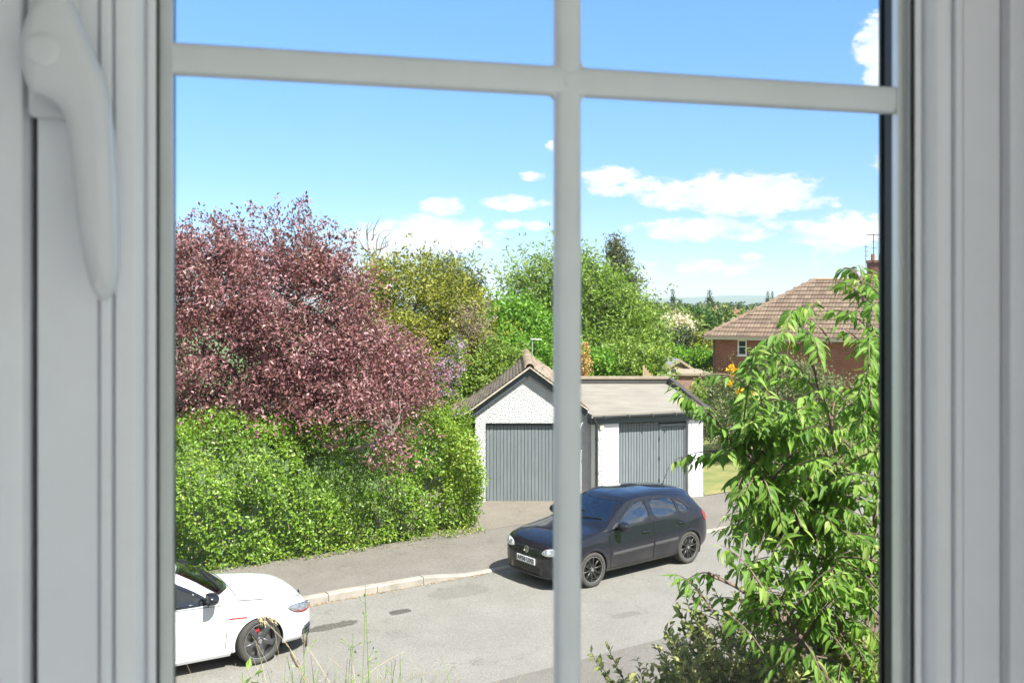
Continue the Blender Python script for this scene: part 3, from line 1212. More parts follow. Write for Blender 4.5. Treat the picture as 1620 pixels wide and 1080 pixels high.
# felt roof with raised edges
M_felt = plain('grey_roof_felt', (0.225, 0.20, 0.165), .95, var=.16, scale=1.2, bumpy=.25, bscale=35)
M_felt_shade = plain('shaded_dark_felt', (0.055, 0.052, 0.05), .9, var=.15, scale=3, bumpy=.3)  # dark felt; shade on the upstands' inner faces is put into its colour
M_cope = plain('coping_felt', (0.27, 0.22, 0.16), .9, var=.12, scale=3, bumpy=.3)
fo = .12
c1 = FL - fn * 0 + fn * fo + fe * -.13
c2 = FR + fn * fo + fe * .02
rp = [Vector((c1.x, c1.y, 0)), Vector((c2.x, c2.y, 0)), Vector((RR.x + .0, RR.y, 0)), Vector((RL.x - .06, RL.y, 0)), Vector((FL.x - .2, FL.y + .55, 0))]
z_front, z_back = top_z, px(980, 607, RD).z
mb = MB()
vs = []
for p_ in rp:
    k = (p_.y - c1.y) / (RD - c1.y)
    vs.append((p_.x, p_.y, z_front + (z_back - z_front) * k - .06))
for p_ in rp:
    k = (p_.y - c1.y) / (RD - c1.y)
    vs.append((p_.x, p_.y, z_front + (z_back - z_front) * k))
mb.add(vs, [(0, 1, 2, 3, 4), (9, 8, 7, 6, 5)] + [(i, (i + 1) % 5, 5 + (i + 1) % 5, 5 + i) for i in range(5)])
loc(mb.build('felt_roof', M_felt), gr)
o = wall_between(rp[3] + Vector((0, .0, 0)), rp[2] + Vector((.02, .0, 0)), .16, z_back - .12, px(980, 599.5, RD).z, M_felt_shade, 'rear_upstand', gr)
o = wall_between(rp[3] + Vector((-.03, -.03, 0)), rp[2] + Vector((.04, -.03, 0)), .26, px(980, 599.5, RD).z + .003, px(980, 599.5, RD).z + .08, M_cope, 'coping', gr)
e_r = (rp[2] - rp[1])
vs = []
for p_, zz in ((rp[1], z_front), (rp[2], z_back)):
    for dxx, dz in ((-.03, -.1), (-.03, .012 if p_ is rp[1] else .20), (.10, .03 if p_ is rp[1] else .20), (.10, -.1)):
        vs.append((p_.x + dxx + .05, p_.y + (.06 if p_ is rp[1] else -.005), zz + dz))
loc(MB().add(vs, [(0, 1, 5, 4), (1, 2, 6, 5), (2, 3, 7, 6), (3, 0, 4, 7), (0, 3, 2, 1), (4, 5, 6, 7)]).build('side_upstand', M_felt_shade), gr)
# gutter: half round along the front edge, brackets, downpipe
g0 = c1 + fe * -.02
g1 = c2 + fe * .05
vs, fs = [], []
gz = top_z - .035
for p_, dz in ((g0, 0), (g1, .0)):
    for a in range(9):
        th = math.pi + math.pi * a / 8
        q = p_ + fn * (.055 + .055 * math.cos(th))
        vs.append((q.x, q.y, gz + dz + .055 * math.sin(th)))
    for a in range(9):
        th = 2 * math.pi - math.pi * a / 8
        q = p_ + fn * (.055 + .048 * math.cos(th))
        vs.append((q.x, q.y, gz + dz + .048 * math.sin(th)))
for a in range(18):
    fs.append((a, (a + 1) % 18, 18 + (a + 1) % 18, 18 + a))
fs += [tuple(range(18)), tuple(range(18, 36))]
gut = loc(MB().add(vs, fs).build('gutter', M_gutter, smooth=True), gr)
for k in range(5):
    q = g0 + (g1 - g0) * (k + .5) / 5
    mm = Matrix(((fe.x, fn.x, 0, q.x), (fe.y, fn.y, 0, q.y), (0, 0, 1, gz), (0, 0, 0, 1)))
    loc(MB().box(-.015, .015, -.02, .118, -.062, .006, mm).build('gutter_bracket', M_gutter), gr)
q = FL + fe * .03 + fn * .05
loc(MB().tube([(g0.x + fn.x * .055 + fe.x * .06, g0.y + fn.y * .055 + fe.y * .06, gz - .03), (g0.x + fn.x * .055 + fe.x * .07, g0.y + fn.y * .055 + fe.y * .07, gz - .10),
               (q.x, q.y, gz - .24), (q.x, q.y, .12)], .034, 10).build('downpipe', M_pipe, smooth=True), gr)
for zz in (1.75, .9):
    loc(MB().lathe([(.036, 0), (.043, .0), (.043, .05), (.036, .05)], Matrix.Translation((q.x, q.y, zz)), 12).build('pipe_collar', M_pipe, smooth=True), gr)
# small cream alarm box on the pier
bx = f_at(951)
bz = px(951, 675, (FL + fe * bx).y).z
o = MB().box(bx - .055, bx + .055, -.05, -.002, bz - .06, bz + .06, FM).build('alarm_box', plain('cream_plastic', (0.66, 0.58, 0.40), .45), bevel=.006)
loc(o, gr)
# pale edge of the splayed pier corner, step at the base
loc(MB().box(-.01, d0, -.012, -.001, -.05, .16, FM).build('plinth', M_smoothw), gr)
loc(MB().box(d2, fl + .01, -.012, -.001, -.05, .16, FM).build('plinth', M_smoothw), gr)
# ================================================================== FOLIAGE TOOLS
def unit(v):
    return v / (np.linalg.norm(v, axis=-1, keepdims=True) + 1e-9)


def leaf_cards(pos, along, nrm, length, width, fold=0.25):
    """folded four-point leaves: base, two sides, tip -> verts, tris"""
    n = len(pos)
    along = unit(along)
    side = unit(np.cross(along, nrm))
    nrm = np.cross(side, along)
    L = np.asarray(length).reshape(-1, 1)
    W = np.asarray(width).reshape(-1, 1)
    base = pos
    mid = pos + along * L * .45
    tip = pos + along * L - nrm * L * .12
    up = nrm * W * fold
    a = mid + side * W * .5 + up
    c = mid - side * W * .5 + up
    V = np.stack([base, a, tip, c], 1).reshape(-1, 3)
    b = np.arange(n) * 4
    Fc = np.concatenate([np.stack([b, b + 1, b + 2], 1), np.stack([b, b + 2, b + 3], 1)], 1).reshape(-1, 3)
    return V, Fc


def blob_points(rng, blobs, n, lo=.45, face=None):
    """points in a union of ellipsoids, mostly near the skin"""
    bl = np.array(blobs, float)
    vol = (bl[:, 3] * bl[:, 4] * bl[:, 5]) ** .75
    idx = rng.choice(len(bl), n, p=vol / vol.sum())
    d = unit(rng.normal(size=(n, 3)))
    if face is not None:
        flip = (d @ np.array(face)) < -.35
        d[flip] *= -1
    r = rng.uniform(lo ** 3, 1, n) ** (1 / 3)
    wob = 1 + .16 * np.sin(d[:, 0] * 5 + idx) * np.cos(d[:, 2] * 6 + idx * 2) + rng.normal(0, .05, n)
    c = bl[idx]
    p = c[:, :3] + d * (r * wob)[:, None] * c[:, 3:]
    return p, d, idx


def crown(rng, blobs, ncl, per, cl_r, leaf_l, leaf_w, lo=.45, sprig=.6, droop=0.0, upbias=.5, zmin=None, face=None, fold=.25, boughs=None):
    """leaf clusters on short outward sprigs"""
    p, d, idx = blob_points(rng, blobs, ncl, lo, face)
    if boughs:
        bc, bd, bi = blob_points(rng, blobs, boughs[0], .62, face)
        j = rng.integers(0, boughs[0], int(ncl * boughs[2]))
        sz = boughs[1] * rng.uniform(.6, 1.35, boughs[0])
        q = bc[j] + rng.normal(0, 1, (len(j), 3)) * sz[j][:, None] * [1, 1, .62]
        p = np.concatenate([p[len(j):], q])
        d = np.concatenate([d[len(j):], unit(bd[j] * .8 + (q - bc[j]) / sz[j][:, None] * .5)])
        idx = np.concatenate([idx[len(j):], bi[j]])
    if zmin is not None:
        k = p[:, 2] > zmin
        p, d, idx = p[k], d[k], idx[k]
    ncl = len(p)
    tw = unit(d + rng.normal(0, .55, (ncl, 3)) + np.array([0, 0, .25 - droop]))
    k = np.repeat(np.arange(ncl), per)
    n = len(k)
    s = rng.uniform(-1, 1, n)
    pos = p[k] + tw[k] * (s * cl_r * sprig * 1.6)[:, None] + rng.normal(0, cl_r * .42, (n, 3)) * (1 - .25 * np.abs(s))[:, None]
    along = unit(tw[k] * .7 + rng.normal(0, .75, (n, 3)) + np.array([0, 0, -droop]))
    cn = unit(rng.normal(0, .6, (ncl, 3)) + d * .5 + np.array([0, 0, upbias]))
    nrm = unit(rng.normal(0, .42, (n, 3)) + cn[k] * .8)
    L = leaf_l * rng.uniform(.65, 1.25, n)
    V, Fc = leaf_cards(pos, along, nrm, L, L * (leaf_w / leaf_l), fold)
    ct = rng.uniform(0, 1, ncl)
    tint = np.clip(ct[k] * .5 + rng.uniform(0, .55, n), 0, 1)
    return V, Fc, np.repeat(tint, 2), p, tw


def limb(mb, p0, p1, r0, r1, rng, sides=5, n=5, wob=.08, sag=0.0):
    p0, p1 = np.array(p0, float), np.array(p1, float)
    L = np.linalg.norm(p1 - p0)
    pts, rad = [], []
    o1 = rng.normal(0, wob * L, 3)
    o2 = rng.normal(0, wob * L * .5, 3)
    for i in range(n + 1):
        t_ = i / n
        b = np.sin(math.pi * t_)
        pts.append(p0 + (p1 - p0) * t_ + o1 * b + o2 * math.sin(2 * math.pi * t_) + np.array([0, 0, -sag * L * b]))
        rad.append(r0 + (r1 - r0) * t_)
    mb.tube(pts, rad, sides, cap=False)
    return pts


def make_tree(name, label, cat, base, blobs, mat, bark, ncl, per, cl_r, leaf_l, leaf_w, seed, trunk_r=.14, group=None, lo=.45, twigs=60,
              droop=0.0, zmin=None, face=None, sprig=.6, upbias=.5, trunk_name='trunk', crown_name='crown', fork=.35, fold=.25, boughs=None):
    rng = np.random.default_rng(seed)
    root = empty(name, base)
    tag(root, label, cat, group)
    b0 = np.array(base, float)
    V, Fc, tint, cp, tw = crown(rng, blobs, ncl, per, cl_r, leaf_l, leaf_w, lo, sprig, droop, upbias, zmin, face, fold, boughs)
    V = V - b0
    mesh_np(crown_name, V, Fc, mat, root, tint=tint)
    mb = MB()
    top = np.mean([np.array(b[:3]) for b in blobs], 0)
    fk = b0 + (top - b0) * fork
    fk[2] = b0[2] + (top[2] - b0[2]) * max(fork, .3)
    limb(mb, b0 - b0 + [0, 0, -.1], fk - b0, trunk_r, trunk_r * .72, rng, 8, 6, .03)
    starts = []
    for bl in blobs:
        if bl[2] < fk[2] + .25:
            continue
        pts = limb(mb, fk - b0, np.array(bl[:3]) - b0, trunk_r * (.55 if bl[2] > fk[2] + .3 else .25), trunk_r * .18, rng, 6, 6, .09)
        starts += [(q, trunk_r * (.5 - .3 * i / 6)) for i, q in enumerate(pts)]
    if twigs and len(cp):
        S = np.array([q for q, _ in starts])
        for i in rng.choice(len(cp), min(twigs, len(cp)), replace=False):
            q = cp[i] - b0
            if q[2] < fk[2] - b0[2]:
                continue
            dist = np.linalg.norm(S - q, axis=1)
            j = int(np.argmin(dist + rng.uniform(0, .3, len(S)) * dist))
            r0 = min(starts[j][1] * .6, trunk_r * .22)
            limb(mb, S[j], q + tw[i] * cl_r, max(r0, .008), .004, rng, 4, 5, .1)
    mb.build(trunk_name, bark, root, smooth=True)
    return root


def pblob(col, row, d, rcol, rrow, rd=None):
    """ellipsoid from its photo centre, half width and half height in photo pixels, at depth d"""
    c = px(col, row, d)
    k = d / F
    return (c.x, c.y, c.z, rcol * k, (rd if rd is not None else (rcol + rrow) / 2 * k), rrow * k)


BARK_GREY = bark_mat('grey_bark', (0.13, 0.105, 0.085), (0.26, 0.22, 0.18))
BARK_PALE = bark_mat('pale_twig_bark', (0.22, 0.17, 0.13), (0.38, 0.31, 0.25))
BARK_DARK = bark_mat('dark_bark', (0.05, 0.038, 0.03), (0.12, 0.09, 0.07))
L_PLUM = leaf_mat('plum_leaf', (0.095, 0.037, 0.046), (0.275, 0.122, 0.135), (0.46, 0.28, 0.29), .32, .38, .5)
L_HEDGE = leaf_mat('hedge_leaf', (0.065, 0.14, 0.017), (0.23, 0.365, 0.048), (0.43, 0.47, 0.10), .40, .34, .55)
L_HEDGEY = leaf_mat('young_hedge_leaf', (0.10, 0.19, 0.02), (0.24, 0.34, 0.045), (0.40, 0.42, 0.08), .38, .4)
L_OLIVE = leaf_mat('olive_leaf', (0.11, 0.13, 0.018), (0.25, 0.26, 0.035), (0.36, 0.34, 0.07), .4, .5)
L_MID = leaf_mat('mid_green_leaf', (0.065, 0.125, 0.018), (0.21, 0.31, 0.050), (0.37, 0.43, 0.11), .42, .45)
L_BRIGHT = leaf_mat('bright_leaf', (0.07, 0.17, 0.016), (0.17, 0.34, 0.035), (0.30, 0.42, 0.06), .42, .45)
L_DARK = leaf_mat('dark_needle', (0.018, 0.038, 0.012), (0.055, 0.085, 0.025), (0.12, 0.13, 0.05), .15, .55)
L_PINE = leaf_mat('pine_needle', (0.035, 0.055, 0.02), (0.105, 0.125, 0.045), (0.20, 0.19, 0.08), .2, .55)
L_GREY = leaf_mat('grey_green_leaf', (0.075, 0.10, 0.045), (0.17, 0.20, 0.09), (0.30, 0.30, 0.17), .3, .5)
L_DRY = leaf_mat('dry_pinkish_leaf', (0.16, 0.12, 0.08), (0.30, 0.24, 0.17), (0.42, 0.31, 0.27), .3, .6)
L_LILAC = leaf_mat('lilac_flower', (0.24, 0.13, 0.30), (0.48, 0.32, 0.55), (0.68, 0.52, 0.70), .3, .6)
L_CREAM = leaf_mat('cream_flower', (0.42, 0.38, 0.28), (0.66, 0.60, 0.48), (0.80, 0.74, 0.66), .3, .6)
L_YELLOW = leaf_mat('yellow_flower', (0.55, 0.32, 0.01), (0.80, 0.52, 0.02), (0.85, 0.62, 0.05), .3, .6)
L_ORANGE = leaf_mat('orange_flower', (0.45, 0.20, 0.08), (0.62, 0.34, 0.16), (0.7, 0.5, 0.3), .3, .6)
# ================================================================== HEDGE AND TREES
rng = np.random.default_rng(3)
# ---- clipped hedge along the pavement, built as leaf clusters on a bushy box with bare twigs inside
def hedge():
    D_ = []
    tA, tB = -9.5, 2.60
    root = empty('hedge', rd((tA + tB) / 2, PAVE_W + .9, .12))
    tag(root, 'tall glossy green hedge along the back of the pavement', 'hedge')
    b0 = np.array(root.location)
    n = 12500
    t_ = rng.uniform(tA, tB, n)
    kind = rng.uniform(0, 1, n)
    hgt = 2.62 + .10 * np.sin(t_ * 1.7) + .07 * np.sin(t_ * 4.3 + 1) - .26 * np.clip(t_ - 1.3, 0, 1)
    dep = rng.uniform(0, 1.7, n)
    zz = rng.uniform(0.02, 1, n) ** .9 * hgt
    front = .16 * np.sin(t_ * 1.3 + zz) + .12 * np.sin(t_ * 3.1 + zz * 2.3) + .07 * np.sin(t_ * 7 + zz * 5) - .10 * np.clip(1 - zz / .5, 0, 1) * np.sin(t_ * 2.1) - .16 * np.sin(np.clip(zz / hgt, 0, 1) * math.pi)
    f = kind < .62
    dep[f] = front[f] + rng.uniform(0, .16, f.sum())
    tp = (kind >= .62) & (kind < .80)
    zz[tp] = hgt[tp] + rng.normal(0, .06, tp.sum())
    en = kind >= .93
    t_[en] = tB - .05 + .12 * np.sin(zz[en] * 2) + rng.uniform(0, .12, en.sum())
    # gaps and hollows
    hole = (np.sin(t_ * 2.3 + 1.1) * np.sin(zz * 3.1 + t_ * .7) > .80) & f
    dep[hole] += .35
    out = np.zeros((n, 3))
    out[f] = -np.array(KN) + np.array([0, 0, .25])
    out[tp] = (0, 0, 1)
    out[en] = np.array(KT)
    out[(kind >= .80) & (kind < .93)] = (0, 0, .3)
    o0 = np.array(rd(0, PAVE_W + .28, .12))
    p = o0 + np.outer(t_, KT) + np.outer(dep, KN) + np.outer(zz, (0, 0, 1))
    tw = unit(out + rng.normal(0, .6, (n, 3)) + np.array([0, 0, .3]))
    per = 7
    k = np.repeat(np.arange(n), per)
    m_ = len(k)
    s = rng.uniform(-.6, 1.2, m_)
    pos = p[k] + tw[k] * (s * .085)[:, None] + rng.normal(0, .042, (m_, 3))
    along = unit(tw[k] * .6 + rng.normal(0, .8, (m_, 3)))
    nrm = unit(rng.normal(0, .5, (m_, 3)) + out[k] * .5 + np.array([0, 0, .45]))
    L = .075 * rng.uniform(.6, 1.25, m_)
    V, Fc = leaf_cards(pos, along, nrm, L, L * .58, .22)
    ct = rng.uniform(0, 1, n)
    patch = .5 + .5 * np.sin(t_ * 1.1 + 2) * np.sin(zz * 2.2 + 1)
    tint = np.clip(.32 * ct[k] + .25 * patch[k] + rng.uniform(0, .42, m_) + .10 * (s > .9), 0, 1)
    young = (t_[k] > 1.55 - .25 * np.sin(zz[k] * 3)) & (rng.uniform(0, 1, m_) < .72)
    F2 = Fc.reshape(m_, 2, 3)
    V4 = V.reshape(m_, 4, 3) - b0

    def sub(mask, name, mat):
        c_ = mask.sum()
        b = np.arange(c_) * 4
        ff = np.concatenate([np.stack([b, b + 1, b + 2], 1), np.stack([b, b + 2, b + 3], 1)], 1).reshape(-1, 3)
        o = mesh_np(name, V4[mask].reshape(-1, 3), ff, mat, root, tint=np.repeat(tint[mask], 2))
        tag(o, kind='stuff')
        return o
    sub(~young, 'foliage', L_HEDGE)
    tag(sub(young, 'young_foliage', L_HEDGEY), 'pale yellow green new growth at the garage end')
    mb = MB()
    for i in range(420):
        t0 = rng.uniform(tA, tB)
        q0 = np.array(rd(t0, PAVE_W + rng.uniform(.7, 1.5), .1)) - b0
        q1 = q0 + np.array(KT) * rng.normal(0, .3) + np.array(KN) * rng.uniform(-.35, .3) + np.array([0, 0, rng.uniform(1, 2.5)])
        limb(mb, q0, q1, .012, .004, rng, 4, 4, .08)
    tag(mb.build('stems', BARK_PALE, root), kind='stuff')
    # weeds and ivy trailing at the foot of the hedge
    return root


hedge()
n = 2600
t_ = rng.uniform(-9, 2.7, n)
nn = PAVE_W + rng.uniform(-.12, .45, n) ** 1 + .10 * np.sin(t_ * 2.2) + .06 * np.sin(t_ * 6)
zz = np.abs(rng.normal(0, .07, n))
K = np.array(K0)
p = K + np.outer(t_, KT) + np.outer(nn, KN) + np.outer(zz + .15, (0, 0, 1))
L = rng.uniform(.03, .085, n)
V, Fc = leaf_cards(p, rng.normal(0, 1, (n, 3)) + [0, 0, .3], rng.normal(0, .5, (n, 3)) + [0, 0, 1], L, L * .6)
o = mesh_np('creeping_weeds', V, Fc, L_HEDGEY, tint=np.repeat(rng.uniform(0, 1, n), 2))
tag(o, 'low weeds and ivy creeping out along the hedge foot', 'weeds', kind='stuff')
# dry leaf litter in the gutter and by the drive
n = 900
t_ = np.concatenate([rng.uniform(-5, 1.5, 500), rng.uniform(-8, 6, 400)])
nn = np.concatenate([-np.abs(rng.normal(0, .05, 500)) - .01, PAVE_W - .15 + rng.normal(0, .12, 400)])
hz = np.concatenate([np.full(500, .008), np.full(400, .15)])
p = K + np.outer(t_, KT) + np.outer(nn, KN) + np.outer(hz, (0, 0, 1))
L = rng.uniform(.015, .05, n)
V, Fc = leaf_cards(p, rng.normal(0, 1, (n, 3)) * [1, 1, .1], rng.normal(0, .3, (n, 3)) + [0, 0, 1], L, L * .6, .1)
L_LITTER = leaf_mat('leaf_litter', (0.16, 0.09, 0.035), (0.34, 0.22, 0.09), (0.46, 0.34, 0.16), .1, .8)
tag(mesh_np('leaf_litter', V, Fc, L_LITTER, tint=np.repeat(rng.uniform(0, 1, n), 2)), 'dry brown leaf litter along the gutter and pavement edge', 'leaf litter', kind='stuff')

# ---- purple leaved plum
PD = 20.3
plum_blobs = [pblob(330, 560, PD, 120, 120, 2.0), pblob(395, 445, PD, 100, 78, 1.7), pblob(480, 520, PD, 112, 112, 2.1), pblob(560, 560, PD, 84, 84, 1.9),
              pblob(612, 608, PD - .6, 60, 62, 1.4), pblob(320, 415, PD + .3, 66, 58, 1.3), pblob(468, 412, PD, 58, 52, 1.2), pblob(540, 440, PD, 34, 38, .8),
              pblob(620, 688, PD - 2.0, 42, 44, .7), pblob(320, 660, PD - 1.2, 66, 40, 1.2), pblob(440, 640, PD - 1.0, 92, 46, 1.4), pblob(545, 645, PD - 1.2, 74, 46, 1.2),
              pblob(190, 520, PD, 130, 160, 2.0), pblob(634, 606, PD - .2, 40, 40, .9)]
make_tree('plum_tree', 'large purple leaved plum tree spreading over the hedge', 'tree', (px(470, 700, PD).x, PD + .2, .1), plum_blobs,
          L_PLUM, BARK_GREY, 5600, 16, .19, .092, .048, 21, trunk_r=.15, lo=.4, twigs=420, sprig=.95, fork=.42, boughs=(230, .27, .72))
# loose sprigs on the outline of the plum, part of a second pass of upright shoots
rs = np.random.default_rng(8)
shoots = [(300, 345), (322, 330), (352, 335), (395, 325), (440, 322), (470, 318), (483, 322), (512, 345), (530, 358), (545, 372), (555, 385), (500, 360), (590, 470), (640, 545),
          (676, 600), (684, 622), (415, 330), (455, 345), (375, 335), (310, 338), (338, 342), (462, 330), (478, 312), (490, 335), (520, 352), (563, 372), (535, 372), (430, 338), (365, 345), (293, 360), (580, 440), (610, 480), (625, 520), (655, 575), (682, 645)]
mb = MB()
AV, AF, AT = [], [], []
plum = bpy.data.objects['plum_tree']
b0 = np.array(plum.location)
off = 0
for c_, r_ in shoots:
    e = np.array(px(c_, r_, PD - .3 + rs.uniform(-.5, .5)))
    ctr = np.array(px(470, 560, PD))
    q = e + (ctr - e) * (1.3 / np.linalg.norm(ctr - e)) + rs.normal(0, .2, 3)
    pts = limb(mb, q - b0, e - b0, .012, .003, rs, 4, 5, .06)
    n = 84
    s = rs.uniform(.2, 1.05, n)
    pos = q + (e - q) * s[:, None] + rs.normal(0, .055, (n, 3))
    along = unit((e - q) * .5 + rs.normal(0, .6, (n, 3)))
    L = .095 * rs.uniform(.6, 1.2, n)
    V, Fc = leaf_cards(pos - b0, along, rs.normal(0, .6, (n, 3)) + [0, 0, .5], L, L * .5)
    AV.append(V)
    AF.append(Fc + off)
    off += len(V)
    AT.append(np.repeat(rs.uniform(0, 1, n), 2))
mesh_np('crown_shoots', np.concatenate(AV), np.concatenate(AF), L_PLUM, plum, tint=np.concatenate(AT))
mb.build('shoot_stems', BARK_GREY, plum)

L_FEATHER = leaf_mat('feathery_leaf', (0.075, 0.135, 0.02), (0.215, 0.33, 0.048), (0.38, 0.46, 0.12), .42, .5)
# ---- trees behind the hedge and the garages
def T(name, label, cat, col, foot_d, blobs, mat, bark=BARK_GREY, **kw):
    return make_tree(name, label, cat, (px(col, 700, foot_d).x, foot_d, terrain_z(0, foot_d)), blobs, mat, bark, **kw)


d = 30
T('bushy_tree', 'broad yellow green tree behind the purple plum', 'tree', 670, d,
  [pblob(660, 480, d, 85, 80), pblob(720, 500, d, 55, 78), pblob(610, 450, d, 45, 50), pblob(690, 570, d - 1, 75, 70), pblob(640, 545, d - 1.5, 60, 60), pblob(735, 560, d, 40, 60)],
  L_OLIVE, ncl=2600, per=9, cl_r=.24, leaf_l=.13, leaf_w=.07, seed=31, boughs=(110, .42, .6), trunk_r=.2, twigs=140)
d = 33
r_ = T('dead_topped_tree', 'bare grey branch tips poking out above the yellow green tree', 'tree', 600, d,
       [pblob(590, 430, d, 26, 30), pblob(600, 480, d, 30, 30)], L_OLIVE, BARK_PALE, ncl=120, per=7, cl_r=.25, leaf_l=.12, leaf_w=.07, seed=32, trunk_r=.13, twigs=20)
mb = MB()
b0 = np.array(r_.location)
rs = np.random.default_rng(4)
for c_, rr, c2, r2 in ((588, 440, 583, 352), (588, 420, 610, 374), (586, 400, 566, 378), (590, 410, 602, 366), (585, 395, 577, 366), (597, 395, 618, 388), (588, 380, 592, 360), (600, 430, 628, 398)):
    a, e = np.array(px(c_, rr, d)), np.array(px(c2, r2, d))
    pts = limb(mb, a - b0, e - b0, .035, .006, rs, 5, 6, .07)
    for i in range(3):
        q = pts[3 + i]
        limb(mb, q, q + rs.normal(0, .22, 3) + np.array([0, 0, .25]), .012, .003, rs, 4, 4, .1)
mb.build('bare_branch', BARK_GREY, r_, smooth=True)
tag(r_.children[-1], kind='stuff')
d = 40
T('dark_conifer', 'dark conifer showing behind the yellow green tree', 'tree', 715, d,
  [pblob(715, 445, d, 26, 30), pblob(740, 470, d, 20, 32), pblob(690, 440, d, 26, 22), pblob(728, 520, d, 36, 40), pblob(752, 452, d, 8, 24)],
  L_DARK, BARK_DARK, ncl=900, per=9, cl_r=.3, leaf_l=.2, leaf_w=.06, seed=33, trunk_r=.2, twigs=50, sprig=1.1)
d = 29
T('dry_bush', 'thin pinkish brown bush with half bare twigs', 'bush', 742, d,
  [pblob(740, 525, d, 36, 50), pblob(760, 545, d, 24, 34), pblob(722, 560, d, 22, 40)], L_DRY, BARK_PALE, ncl=360, per=8, cl_r=.2, leaf_l=.09, leaf_w=.04, seed=34, trunk_r=.06, twigs=260, lo=.2)
d = 27.5
r_ = T('lilac_bush', 'bush covered in lilac purple flower clusters beside the plum', 'bush', 712, d,
       [pblob(705, 600, d, 28, 40), pblob(720, 570, d, 18, 40), pblob(695, 630, d, 34, 24)], L_MID, ncl=420, per=8, cl_r=.16, leaf_l=.10, leaf_w=.055, seed=35, trunk_r=.06, twigs=40)
rs = np.random.default_rng(6)
V, Fc, tint, _, _ = crown(rs, [pblob(705, 600, d - .35, 28, 38), pblob(722, 562, d - .3, 14, 40), pblob(700, 595, d - .5, 22, 16)], 120, 16, .075, .05, .035, lo=.7, sprig=1.0)
mesh_np('blossom', V - np.array(r_.location), Fc, L_LILAC, r_, tint=tint)
d = 28.5
T('green_bush', 'dense mid green bush behind the gabled garage roof', 'bush', 765, d,
  [pblob(765, 592, d, 40, 34), pblob(735, 628, d - .5, 45, 36), pblob(790, 575, d, 36, 36), pblob(700, 650, d - 1.5, 34, 26)], L_MID, ncl=1300, per=9, cl_r=.18, leaf_l=.11, leaf_w=.065, seed=36, boughs=(60, .3, .55), trunk_r=.09, twigs=30)
d = 35
T('round_tree', 'vivid light green rounded tree above the gabled garage', 'tree', 820, d,
  [pblob(815, 515, d, 48, 42), pblob(845, 545, d, 40, 46), pblob(795, 535, d, 30, 40), pblob(830, 560, d - 1, 50, 36)], L_BRIGHT, ncl=1500, per=9, cl_r=.25, leaf_l=.16, leaf_w=.10, seed=37, boughs=(60, .42, .6), trunk_r=.16, twigs=40)
d = 48
T('willow_tree', 'tall feathery pale green tree behind the middle glazing bar', 'tree', 880, d,
  [pblob(850, 462, d, 40, 34), pblob(895, 440, d, 36, 40), pblob(818, 436, d, 16, 20), pblob(862, 420, d, 24, 18), pblob(935, 460, d, 26, 46), pblob(850, 500, d, 46, 30), pblob(812, 462, d, 16, 18), pblob(842, 436, d, 20, 16), pblob(905, 500, d, 50, 40)],
  L_FEATHER, ncl=1250, per=11, cl_r=.46, leaf_l=.24, leaf_w=.075, seed=38, boughs=(95, .55, .6), trunk_r=.3, twigs=160, droop=.25, sprig=1.25, lo=.3)
d = 41
T('leafy_tree', 'big fresh green tree right of the middle glazing bar', 'tree', 965, d,
  [pblob(950, 490, d, 34, 44), pblob(990, 495, d, 28, 40), pblob(925, 462, d, 22, 44), pblob(1012, 515, d, 28, 32), pblob(965, 545, d - 1, 56, 36), pblob(935, 424, d, 13, 18), pblob(1000, 545, d - .6, 40, 40), pblob(960, 452, d, 20, 22), pblob(1012, 548, d, 20, 28), pblob(925, 520, d, 30, 40)],
  L_FEATHER, ncl=1900, per=11, cl_r=.36, leaf_l=.20, leaf_w=.08, seed=39, boughs=(130, .48, .6), trunk_r=.28, twigs=160, droop=.15, lo=.3, sprig=1.1)
d = 60
# pine: tiers of upswept boughs with gaps
pine = empty('pine_tree', (px(982, 700, d).x, d, terrain_z(0, d)))
tag(pine, 'tall thin sparse pine tree against the sky', 'tree')
b0 = np.array(pine.location)
rs = np.random.default_rng(12)
mb = MB()
tip = np.array(px(975, 376, d)) - b0
limb(mb, [0, 0, 0], tip, .22, .03, rs, 7, 10, .006)
PV, PF, PT, off = [], [], [], 0
k = d / F
for i in range(92):
    h = rs.uniform(0, 1) ** .8
    row = 380 + h * 130
    s = rs.choice([-1, 1])
    reach = (10 + h * 50) * (1.15 if s > 0 else .75) * rs.uniform(.55, 1.1)
    a = np.array(px(975 + h * 8, row, d)) - b0
    e = a + np.array([s * reach * k * rs.uniform(.5, 1), rs.uniform(-1, 1) * reach * k * .7, (rs.uniform(-6, 9) - h * 6) * k])
    pts = limb(mb, a, e, .05, .012, rs, 4, 5, .06, sag=.05)
    for q in pts[2:]:
        n = 17
        pos = q + rs.normal(0, .26, (n, 3)) * [1, 1, .55]
        al = unit((e - a) * .15 + rs.normal(0, 1, (n, 3)) + [0, 0, .2])
        L = rs.uniform(.16, .34, n)
        V, Fc = leaf_cards(pos, al, rs.normal(0, 1, (n, 3)) + [0, 0, .5], L, L * .28)
        PV.append(V)
        PF.append(Fc + off)
        off += len(V)
        PT.append(np.repeat(np.clip(rs.uniform(0, 1, n), 0, 1), 2))
mb.build('trunk', BARK_DARK, pine, smooth=True)
mesh_np('crown', np.concatenate(PV), np.concatenate(PF), L_PINE, pine, tint=np.concatenate(PT))

